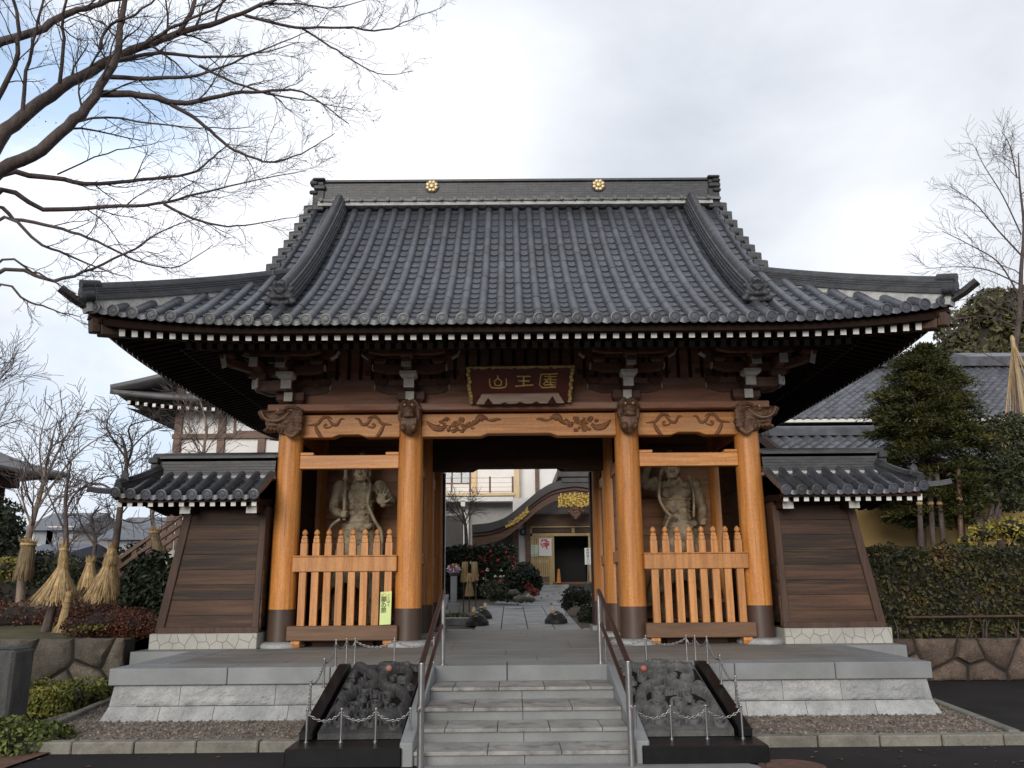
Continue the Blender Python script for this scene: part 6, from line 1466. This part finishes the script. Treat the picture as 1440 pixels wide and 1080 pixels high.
# tall bare tree and wooded hill at the right
Y = 13.
bare('bare_tree', at(1430, 600, Y)-V(0, 0, 4), [at(1428, 560, Y), at(1427, 500, Y), at(1434, 440, Y), at(1436, 380, Y), at(1440, 320, Y), at(1434, 260, Y), at(1432, 215, Y)], .15, .02, 11, 1.7, 'tall bare tree rising above the roofs at right', 81, lvl=3, up=.04, minr=.0055, wob=.3,
     extra=[([at(1435, 420, Y), at(1405, 370, Y), at(1365, 345, Y), at(1325, 325, Y)], .045, 11), ([at(1437, 360, Y), at(1400, 320, Y), at(1370, 285, Y), at(1335, 262, Y)], .045, 11), ([at(1436, 330, Y), at(1410, 275, Y), at(1385, 235, Y), at(1370, 205, Y)], .038, 10), ([at(1430, 460, Y), at(1390, 445, Y), at(1350, 448, Y), at(1310, 462, Y)], .038, 10), ([at(1434, 400, Y), at(1390, 380, Y), at(1350, 375, Y), at(1300, 378, Y)], .038, 11), ([at(1434, 440, Y), at(1395, 415, Y), at(1360, 420, Y), at(1320, 430, Y)], .032, 10), ([at(1427, 520, Y), at(1390, 500, Y), at(1350, 480, Y)], .032, 7), ([at(1440, 300, Y), at(1460, 250, Y), at(1470, 200, Y)], .038, 9), ([at(1430, 250, Y), at(1420, 205, Y), at(1408, 185, Y)], .04, 8)])
g = MB(); g.grid(lambda u, v: V(34+76*u, 55+40*v, 0+31*max(0, min(1, (u-.02)*4.2))*sin(pi*min(1, v*.55+.12))), 20, 12); struct('hill', g, M('leafy_hillside', (.06, .055, .025), (.035, .034, .018), .95, 2.), smooth=180)
rr = random.Random(9); b = []
for k in range(190):
    x = rr.uniform(37, 75); y = rr.uniform(55, 80); u = (x-34)/76; v = (y-55)/40; z = 31*max(0, min(1, (u-.02)*4.2))*sin(pi*min(1, v*.55+.12)); s = rr.uniform(1.3, 2.5); b.append(((x, y, z+s*.8), (s, s, s*1.15)))
g = MB(); foliage(g, b, 56000, .50, 91, shell=.2); o = g.build('forest', FOR); o['kind'] = 'stuff'; o['label'] = 'wooded hill in dull autumn green behind the right roofs'
# ------------------------------------------------------------------ seen through the gate
YB = 26.
def bx(mb, x0, y0, x1, y1, Ya, Yb):             # box spanned by a picture rectangle at depth Ya, going back to Yb
    a, b = at(x0, y1, Ya), at(x1, y0, Ya); mb.box((min(a.x, b.x), Ya, min(a.z, b.z)), (max(a.x, b.x), Yb, max(a.z, b.z))); return mb
E0 = thing('entrance_hall', tuple(at(808, 822, YB)), 'entrance hall with an undulating gable, gold fittings and pale sliding doors', 'hall')
up_ = [(664, 738), (690, 735), (712, 727), (735, 709), (758, 690), (780, 678), (808, 673)]
def half(pts): q = [at(x, y, YB-1.6) for x, y in pts]; return [(p.x, p.z) for p in q]
cxh = at(808, 673, YB-1.6).x
def mir(pl_): return pl_+[(2*cxh-x, z) for x, z in reversed(pl_[:-1])]
U = mir(catm(half(up_), 4))
def band_(o0, o1, k0=1., k1=1.): 
    a = [(x, z-o0) for x, z in U]; b = [(x, z-o1*(k1+(1-k1)*abs(x-cxh)/4.8)) for x, z in U]; return a, b
def curved(mb, a, b, y0, y1):
    n = len(a); vs = [(x, y0, z) for x, z in a]+[(x, y0, z) for x, z in b]+[(x, y1, z) for x, z in a]+[(x, y1, z) for x, z in b]
    fs = []
    for i in range(n-1): fs += [(i, n+i, n+i+1, i+1), (2*n+i, 2*n+i+1, 3*n+i+1, 3*n+i), (i, i+1, 2*n+i+1, 2*n+i), (n+i, 3*n+i, 3*n+i+1, n+i+1)]
    fs += [(0, 2*n, 3*n, n), (n-1, 2*n-1, 4*n-1, 3*n-1)]; mb.add(vs, fs)
g = MB(); a, b = band_(0, .36); curved(g, a, b, YB-1.7, YB+3); g.build('roof', COPPER, E0, 40)
g = MB(); a, _ = band_(.362, 0); _, b = band_(0, .92, 1, .92); curved(g, a, b, YB-1.55, YB-1.40); g.build('bargeboard', BROWNB, E0, 40)
g = MB(); a, _ = band_(.50, 0); _, b = band_(0, .56); curved(g, a, b, YB-1.575, YB-1.551); g.build('bargeboard_groove', DARKW, E0, 40)
g = MB(); bx(g, 784, 659, 834, 671, YB-1.8, YB+3); bx(g, 790, 671, 828, 679, YB-1.75, YB+3); g.build('ridge', COPPER, E0, bevel=.03)
def goldpiece(pts, w0):
    m = MB(); rr = random.Random(len(pts))
    p3 = [V(p) for p in catm([tuple(at(x, y, YB-1.63)) for x, y in pts], 5)]
    m.sweep(p3, [(-.03, -w0), (.03, -w0), (.03, w0), (-.03, w0)])
    for p in p3:
        for k in range(3): m.ell(tuple(p+V(rr.uniform(-.06, .06), -.045, rr.uniform(-w0, w0))), (.055, .03, .05), nu=7, nv=5)
    m.build('gold_fitting', GOLDB, E0, 60)
GOLDB = M('bright_gold_leaf', (.80, .58, .14), (.34, .20, .05), .4, 16., bump=.4, bscale=30., metal=.25)
goldpiece([(713, 738), (722, 733), (732, 726), (742, 717)], .13); goldpiece([(903, 738), (894, 733), (884, 726), (874, 717)], .13)
g = MB(); rr = random.Random(2); A_ = at(785, 695, YB-1.62); B_ = at(831, 695, YB-1.62); zt_, zb_ = at(808, 694, YB-1.62).z, at(808, 713, YB-1.62).z
g.box((A_.x+.1, YB-1.64, zb_+.08), (B_.x-.1, YB-1.60, zt_-.05))
for k in range(130): g.ell((rr.uniform(A_.x, B_.x), YB-1.66, rr.uniform(zb_, zt_)), (.06, .03, .05), nu=7, nv=5)
g.build('gold_fitting', GOLDB, E0, 180)
g = MB()
for k in range(40): f = rr.random(); g.ell((cxh+rr.uniform(-.55, .55)*(1-f), YB-1.6, zb_-.5*f), (.09, .06, .08), nu=8, nv=6)
g.build('carved_pendant', BROWNB, E0, 180)
# wall, pillars, doors
g = MB(); bx(g, 722, 700, 744, 822, YB+.05, YB+.4); bx(g, 744, 700, 900, 737, YB+.06, YB+.4); g.build('wall', PLAST, E0)
bx(MB(), 744, 722, 900, 739.6, YB-.07, YB+.05).build('lintel', BROWNB, E0)
bx(MB(), 739.5, 722, 745.5, 822, YB-.2, YB).build('pillar', BROWNB, E0, bevel=.02); bx(MB(), 721, 722, 729, 822, YB-.2, YB).build('pillar', BROWNB, E0, bevel=.02)
bx(MB(), 870, 722, 876, 822, YB-.2, YB).build('pillar', BROWNB, E0, bevel=.02)
g = MB(); bx(g, 745.6, 739, 870, 742, YB-.06, YB+.1); bx(g, 745.6, 749, 870, 754, YB-.06, YB+.1); bx(g, 745.6, 742, 748, 820, YB-.06, YB+.1); bx(g, 804, 742, 808, 749, YB-.06, YB+.1); bx(g, 829, 754, 832, 820, YB-.06, YB+.1); g.build('door_frame', PALEW, E0)
bx(MB(), 748, 742, 870, 749, YB+.02, YB+.06).build('transom', M('transom_slats', (.09, .05, .03), None, .6, 9.), E0)
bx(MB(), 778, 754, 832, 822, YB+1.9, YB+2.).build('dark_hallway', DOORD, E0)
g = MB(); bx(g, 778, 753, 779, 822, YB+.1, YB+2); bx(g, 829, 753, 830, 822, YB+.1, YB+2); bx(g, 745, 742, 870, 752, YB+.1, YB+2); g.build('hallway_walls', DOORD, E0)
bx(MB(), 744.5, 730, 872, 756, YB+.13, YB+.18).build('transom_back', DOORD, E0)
o = bx(MB(), 748, 754, 776, 819, YB+.02, YB+.05).build('sliding_door', M('door_back', (.20, .13, .07), None, .6, 3.), E0)
g = MB(); bx(g, 748, 754, 751, 819, YB-.03, YB+.019); bx(g, 773, 754, 779, 822, YB-.03, YB+.019); bx(g, 751, 787, 773, 792, YB-.03, YB+.019); bx(g, 751, 754, 773, 757, YB-.03, YB+.019); bx(g, 751, 809, 773, 811, YB-.03, YB+.019)
for k in range(7): x = 752.5+k*3.05; bx(g, x, 757, x+1.4, 809, YB-.02, YB+.019)
g.build('lattice', PALEW, o)
bx(MB(), 732, 743, 739, 752, YB-.12, YB+.04).build('wall_lamp', DOORD, E0, bevel=.03); bx(MB(), 733.5, 745, 737.5, 750.5, YB-.13, YB-.121).build('lamp_glass', GLASS, E0)
g = MB(); bx(g, 664, 742, 722, 800, YB+1., YB+1.2); g.build('side_wall', M('shaded_grey_wall', (.20, .20, .205), (.15, .15, .155), .8, 2.), E0)  # grey kept dark in the colour for the shade under the roof
o = bx(MB(), 683, 757, 688, 763, YB+.85, YB+1.).build('side_lamp', WHITE, E0, bevel=.05)
g = MB(); bx(g, 756, 822, 800, 826, YB-1.4, YB+.1); g.build('threshold_step', GRANL, E0); g = MB(); bx(g, 762, 826, 800, 833, YB-2.0, YB-1.0); g.build('threshold_step', GRANL, E0)
bx(MB(), 778, 818, 832, 822, YB-.4, YB+1.8).build('entrance_floor', M('reddish_floor', (.22, .09, .05), None, .6, 3.), E0)
# things at the door
p = at(766, 770, YB-.08); t = thing('flower_poster', tuple(p), 'poster with a pink and red flower on the sliding door', 'poster')
bx(MB(), 758, 757, 775.5, 782, YB-.075, YB-.06).build('sheet', PAPER, t); c = at(766.5, 765, YB-.08); g = MB(); h = MB(); rr = random.Random(6)
for k in range(34): a = rr.uniform(0, 6.28); q = rr.uniform(0, .24); (g if k % 3 else h).lathe([(.045, 0), (.045, .003+.0004*k)], (c.x+q*cos(a)*1.1, YB-.076, c.z+q*sin(a)*.95), 7, ax=(0, -1, 0))
g.build('red_petals', RED, t); h.build('pink_petals', PINK, t)
p = at(751, 775, YB-.08); t = thing('paper_notice', tuple(p), 'small pale green notice with vertical writing beside the flower poster', 'notice'); bx(MB(), 746.5, 766, 757, 783, YB-.078, YB-.063).build('sheet', M('pale_green_paper', (.62, .70, .56), None, .7, 2., bump=0), t)
for i, ch in enumerate('年中行事'): put_text(ch, .10, V(p.x, YB-.081, p.z+.17-.115*i), (pi/2, 0, 0), M('green_ink', (.08, .22, .10), None, .6, 2., bump=0) if i == 0 else bpy.data.materials['green_ink'], t)
a = at(786, 820, YB-.5); t = thing('orange_cone', tuple(a), 'slim orange cone in front of the dark doorway', 'cone'); MB().lathe([(.14, 0), (.14, .04), (.10, .05), (.085, .3), (.05, .62), (.03, .64)], tuple(a), 16).build('cone', ORANGE, t, 50)
for z in (.25, .45): MB().lathe([(.092-.06*z, z-.03), (.088-.06*z, z+.03)], tuple(a), 16).build('stripe', M('dull_orange', (.55, .18, .03), None, .5, 2., bump=0), t)
Y = 21.; a = at(827, 838, Y); t = thing('sign_board', tuple(a), 'narrow white sign with black vertical writing on a thin pole', 'sign'); b = at(827, 783, Y)
MB().tube([a, at(827, 771, Y)], .025, 8).build('pole', STEEL, t, 60); s0, s1 = at(822.5, 794, Y-.04), at(831, 770.5, Y-.04); MB().box((s0.x, Y-.055, s0.z), (s1.x, Y-.03, s1.z)).build('board', PAPER, t, bevel=.01)
hh = (s1.z-s0.z)/5.4
for i, ch in enumerate('参拝者入口'): put_text(ch, hh*1.05, V((s0.x+s1.x)/2, Y-.058, s1.z-hh*(.7+i)), (pi/2, 0, 0), BLACK, t)
MB().lathe([(.14, -.1), (.16, .1), (.17, .5), (.13, .5)], tuple(a), 16).build('base_pot', STONEP, t, 40)
# building with the balcony
YC2 = 31.; K1 = thing('balcony_building', tuple(at(690, 760, YC2)), 'white two-storey building with a brown balcony rail behind the entrance hall', 'building')
bx(MB(), 560, 600, 724, 706, YC2+2, YC2+2.3).build('upper_wall', PLAST, K1); bx(MB(), 726, 600, 860, 706, YC2+.5, YC2+.8).build('upper_wall', PLAST, K1)
bx(MB(), 762, 640, 1080, 850, YC2+1.2, YC2+1.5).build('rear_wall', PLAST, K1); bx(MB(), 762, 700, 1080, 708, YC2+1.05, YC2+1.19).build('wall_rail', BROWNB, K1); bx(MB(), 753, 600, 757, 706, YC2+.35, YC2+.49).build('post', BROWNB, K1); bx(MB(), 723, 600, 729.5, 700, YC2-.1, YC2+.5).build('corner_post', CREAM, K1)
bx(MB(), 560, 692.5, 724, 698, YC2-.2, YC2+2).build('floor_edge', CREAM, K1); bx(MB(), 560, 698.2, 722, 706, YC2-.3, YC2+2).build('fascia', WHITE, K1)
o = bx(MB(), 560, 671.5, 723, 673, YC2-.12, YC2).build('balcony_rail', BROWNB, K1)
for y0, y1 in ((678.5, 680), (684.5, 686), (690.5, 692.3)): bx(MB(), 560, y0, 723, y1, YC2-.1, YC2-.02).build('rail', BROWNB, o)
for x in (635, 661, 689, 721): bx(MB(), x-1.3, 670, x+1.3, 692.4, YC2-.13, YC2+.01).build('rail_post', BROWNB, o)
w = bx(MB(), 626, 655, 662, 680, YC2+1.9, YC2+1.99).build('window', BROWNB, K1)
for x0, x1 in ((627, 635), (637, 648), (650, 660)): bx(MB(), x0, 656, x1, 679, YC2+1.86, YC2+1.89).build('pane', GLASS, w)
bx(MB(), 663, 655, 670, 692, YC2+1.8, YC2+1.99).build('pale_post', CREAM, K1)
bx(MB(), 560, 706, 760, 850, YC2+.8, YC2+1).build('lower_wall', M('shaded_plaster', (.42, .41, .40), (.34, .33, .33), .8, 2.), K1)  # plaster greyed in its colour for the shade below the balcony
bx(MB(), 560, 725, 651, 850, YC2+.6, YC2+.79).build('dark_shutter', M('dark_shutter', (.075, .07, .068), None, .7, 3.), K1)
bx(MB(), 651, 706, 659, 850, YC2+.4, YC2+.75).build('white_post', WHITE, K1); bx(MB(), 648, 704, 654, 712, YC2-.3, YC2+.4).build('bracket', WHITE, K1)
# planting along the path
Y = 18.; g0 = at(690, 838, Y)
t = hedgebox('flowering_hedge', at(612, 800, Y).x, at(724, 800, Y).x, Y, Y+1.6, slopez(Y), at(690, 768, Y).z, 5200, .085, CAMEL, 'dark camellia hedge dotted with red flowers inside the gate', 'hedge', 201, .12)
g = MB(); rr = random.Random(8); x0_, x1_ = at(655, 800, Y).x, at(724, 800, Y).x
bl = []
for k in range(40): bl.append(((rr.uniform(x0_, x1_), Y-.05+rr.uniform(-.1, .1), rr.uniform(slopez(Y)+.3, at(690, 769, Y).z)), (.055, .04, .05)))
foliage(g, bl, 380, .05, 5, shell=.2, elong=1.1); g.build('flowers', REDF, t)
g = MB(); bl = []
for k in range(16): bl.append(((rr.uniform(x0_, x1_), Y-.1, rr.uniform(slopez(Y)+.3, at(690, 790, Y).z)), (.06, .04, .05)))
foliage(g, bl, 160, .055, 6, shell=.2, elong=1.1); g.build('white_flowers', PAPER, t)
Y = 16.5
shrub('dark_bush', [blob(735, 808, Y, .60, .45), blob(722, 822, Y, .55, .35), blob(748, 818, Y, .40, .32)], 1900, .09, CAMEL, 'dark rounded bush beside the sliding door, a few red flowers on it', 202, flowers=(14, .08, REDF))
shrub('flower_clump', [blob(752, 833, 15.8, .18, .14), blob(744, 826, 16., .15, .14)], 200, .06, AZAL, 'small clump of magenta flowers by the path', 203, flowers=(90, .06, REDF))
shrub('low_plants', [blob(700, 835, 14.5, .5, .25), blob(720, 838, 14.2, .4, .2), blob(690, 828, 15., .4, .3)], 900, .07, BROAD, 'low mixed green plants before the flowering hedge', 204)
shrub('grass_clump', [((-2.6, 9.0, slopez(9.)+.05), (1.0, 1.2, .10)), ((-1.7, 9.4, slopez(9.)+.03), (.5, .8, .07))], 1500, .06, BROADF, 'patch of low grass beside the stone path', 205, cat='plant')
Y = 9.5
shrub('potted_bush', [blob(808, 838, Y, .34, .26), blob(822, 842, Y, .26, .24), blob(797, 848, Y, .18, .2)], 1300, .05, CAMEL, 'small dark bush right of the stone path', 206)
t = bpy.data.objects['potted_bush']; g = MB(); rr = random.Random(5)
for k in range(12): p = at(796+3*k, 866, Y); g.tube(wander((p.x, Y, slopez(Y)), (0, 0, 1), .42, 3, rr, .2), .012, 5)
g.build('stems', BARKL, t, 180)
shrub('dark_bush', [blob(828, 866, 7.6, .30, .24), blob(840, 862, 7.4, .22, .3)], 900, .05, CAMEL, 'dark bush at the foot of the right passage column', 207)
Y = 11.; a = at(638, 852, Y); t = thing('stone_marker', (a.x, Y, slopez(Y)), 'grey stone post holding a bunch of flowers beside the path', 'stone post'); zt_ = at(638, 810, Y).z
MB().box((a.x-.16, Y-.16, slopez(Y)), (a.x+.16, Y+.16, slopez(Y)+.28)).box((a.x-.09, Y-.09, slopez(Y)+.281), (a.x+.09, Y+.09, zt_)).build('post', GRAN, t, bevel=.015)
MB().lathe([(.10, 0), (.13, .06), (.12, .10)], (a.x, Y, zt_), 14).build('vase', STONEP, t, 40); f1 = thing('flower_bunch', (a.x, Y, zt_+.1), 'bunch of pale purple and yellow flowers on the stone post', 'flowers')
g = MB(); foliage(g, [((a.x, Y, zt_+.20), (.2, .15, .14))], 160, .06, 3); g.build('blossoms', PINKF, f1); g = MB(); foliage(g, [((a.x, Y, zt_+.26), (.18, .14, .10))], 90, .05, 4); g.build('leaves', YELL, f1)
a = at(625, 812, Y); t = thing('white_pot', (a.x-.05, Y, slopez(Y)), 'white pot standing beside the stone post', 'pot'); MB().lathe([(.14, 0), (.17, .2), (.2, .42), (.17, .42), (.15, .3)], (a.x-.05, Y, slopez(Y)+.1), 18).build('pot', GREYW, t, 40); MB().box((a.x-.25, Y-.2, slopez(Y)-.02), (a.x+.15, Y+.2, slopez(Y)+.10)).build('foot_stone', GRAN, t)
Y = 11.3; a = at(660, 846, Y); t0_ = at(655, 792, Y); g0 = thing('straw_figure', (a.x, Y, slopez(Y)), 'straw-wrapped small shrub with three straw bundles inside the gate', 'straw wrap'); g = MB(); rr = random.Random(12)
def bundle(px, py, qx, qy, r0, r1, n):
    p, q = at(px, py, Y), at(qx, qy, Y)
    g.tube([p, p.lerp(q, .5), q], [r0*.9, (r0+r1)*.4, r1*.85], 10)
    for k in range(n):
        w = rr.uniform(0, 2*pi); d = V(cos(w), sin(w), 0); b0 = p+d*r0; b1 = q+d*r1*rr.uniform(.8, 1.15)+rdir(rr)*.02; e = V(-d.y, d.x, 0)*.008; g.add([tuple(b0-e), tuple(b0+e), tuple(b1+e*.5), tuple(b1-e*.5)], [(0, 1, 2, 3)])
bundle(654, 790, 653, 818, .085, .10, 140); bundle(667, 790, 668, 816, .085, .10, 130); bundle(660, 812, 660, 838, .06, .13, 140); bundle(660, 806, 660, 818, .08, .17, 90); g.build('straw', STRAW, g0)
g = MB(); 
for px in (652, 660, 669): p = at(px, 815, Y); g.tube([p, V(p.x, Y, slopez(Y)-.05)], .02, 6)
g.build('stems', BARK, g0)
bare('bare_tree', tuple(at(656, 772, 19.8)), [at(655, 745, 19.8), at(652, 725, 19.8), at(645, 705, 19.8)], .10, .03, 8, 1.0, 'small twiggy plum tree before the balcony building', 208, extra=[([at(655, 740, 19.8), at(640, 720, 19.8), at(625, 708, 19.8)], .05, 9), ([at(653, 735, 19.8), at(662, 715, 19.8), at(665, 700, 19.8)], .04, 7)], minr=.009)
def rock(x, y, Y, r, label, seed):
    p = at(x, y, Y); t = thing('garden_rock', (p.x, Y, p.z-r*.5), label, 'rock', 'rocks beside the inner path'); g = MB(); g.ell((p.x, Y, p.z), (r*1.3, r, r*.7)); o = g.build('rock', FIELD, t); remesh(o, r*.12, r*.5, r*.9)
rock(732, 842, 12.5, .17, 'flat-topped garden rock left of the path', 1); rock(745, 843, 12.6, .13, 'smaller rock touching the flat-topped one', 2); rock(722, 834, 14., .16, 'rounded rock among the low plants', 3)
# bamboo lanterns on the path
def lantern(x, y, Y, s, label, seed):
    p = at(x, y, Y); z = slopez(Y)+.03; t = thing('bamboo_lantern', (p.x, Y, z), label, 'lantern', 'bamboo lanterns on the path'); rr = random.Random(seed)
    g = MB(); g.lathe([(.28*s, 0), (.27*s, .08*s), (.16*s, .22*s), (.06*s, .28*s)], (p.x, Y, z), 18)
    for k in range(50): a = rr.uniform(0, 6.28); d = V(cos(a), sin(a), 0); b0 = V(p.x, Y, z+.2*s)+d*.1*s; b1 = V(p.x, Y, z+rr.uniform(0, .22)*s)+d*.32*s; e = V(-d.y, d.x, 0)*.012; g.add([tuple(b0-e), tuple(b0+e), tuple(b1)], [(0, 1, 2)])
    g.build('dark_mat', BLACK, t)
    for dx, dz, rr_ in ((-.02, .16, .058), (.08*(-1 if seed % 2 else 1), .27, .045)): c = V(p.x+dx*s, Y-.16*s, z+dz*s); MB().tube([c, c+V(0, .25, .10)], rr_*s, 12).build('bamboo_end', BAMB, t, 50)
lantern(671, 878, 6.6, 1., 'black bamboo lantern nearest the platform, left of the path', 1); lantern(678, 864, 8.6, .95, 'black bamboo lantern farther back, left of the path', 2); lantern(782, 877, 7.0, 1., 'black bamboo lantern right of the path', 3)
# a few fallen leaves on the gravel, kerb and asphalt
g = MB(); rr = random.Random(77)
for k in range(150):
    x = rr.uniform(-5, 6); y = rr.uniform(-5.9, -3.5)
    if abs(x+.04) < 2.3: continue
    z = .10 if y > -4.72 else .112 if y > -4.88 else .006
    a = rr.random()*6.28; l = rr.uniform(.018, .035); d = V(cos(a), sin(a), 0)*l; e = V(-sin(a), cos(a), 0)*l*.6
    p = V(x, y, z); g.add([tuple(p-d), tuple(p+e+V(0, 0, .008)), tuple(p+d+V(0, 0, .004)), tuple(p-e+V(0, 0, .006))], [(0, 1, 2, 3)])
o = g.build('fallen_leaves', DRY); o['kind'] = 'stuff'; o['label'] = 'dry leaves scattered on the gravel and asphalt'
# ------------------------------------------------------------------ tidy
for o in bpy.data.objects:
    if '_o' in o: del o['_o']
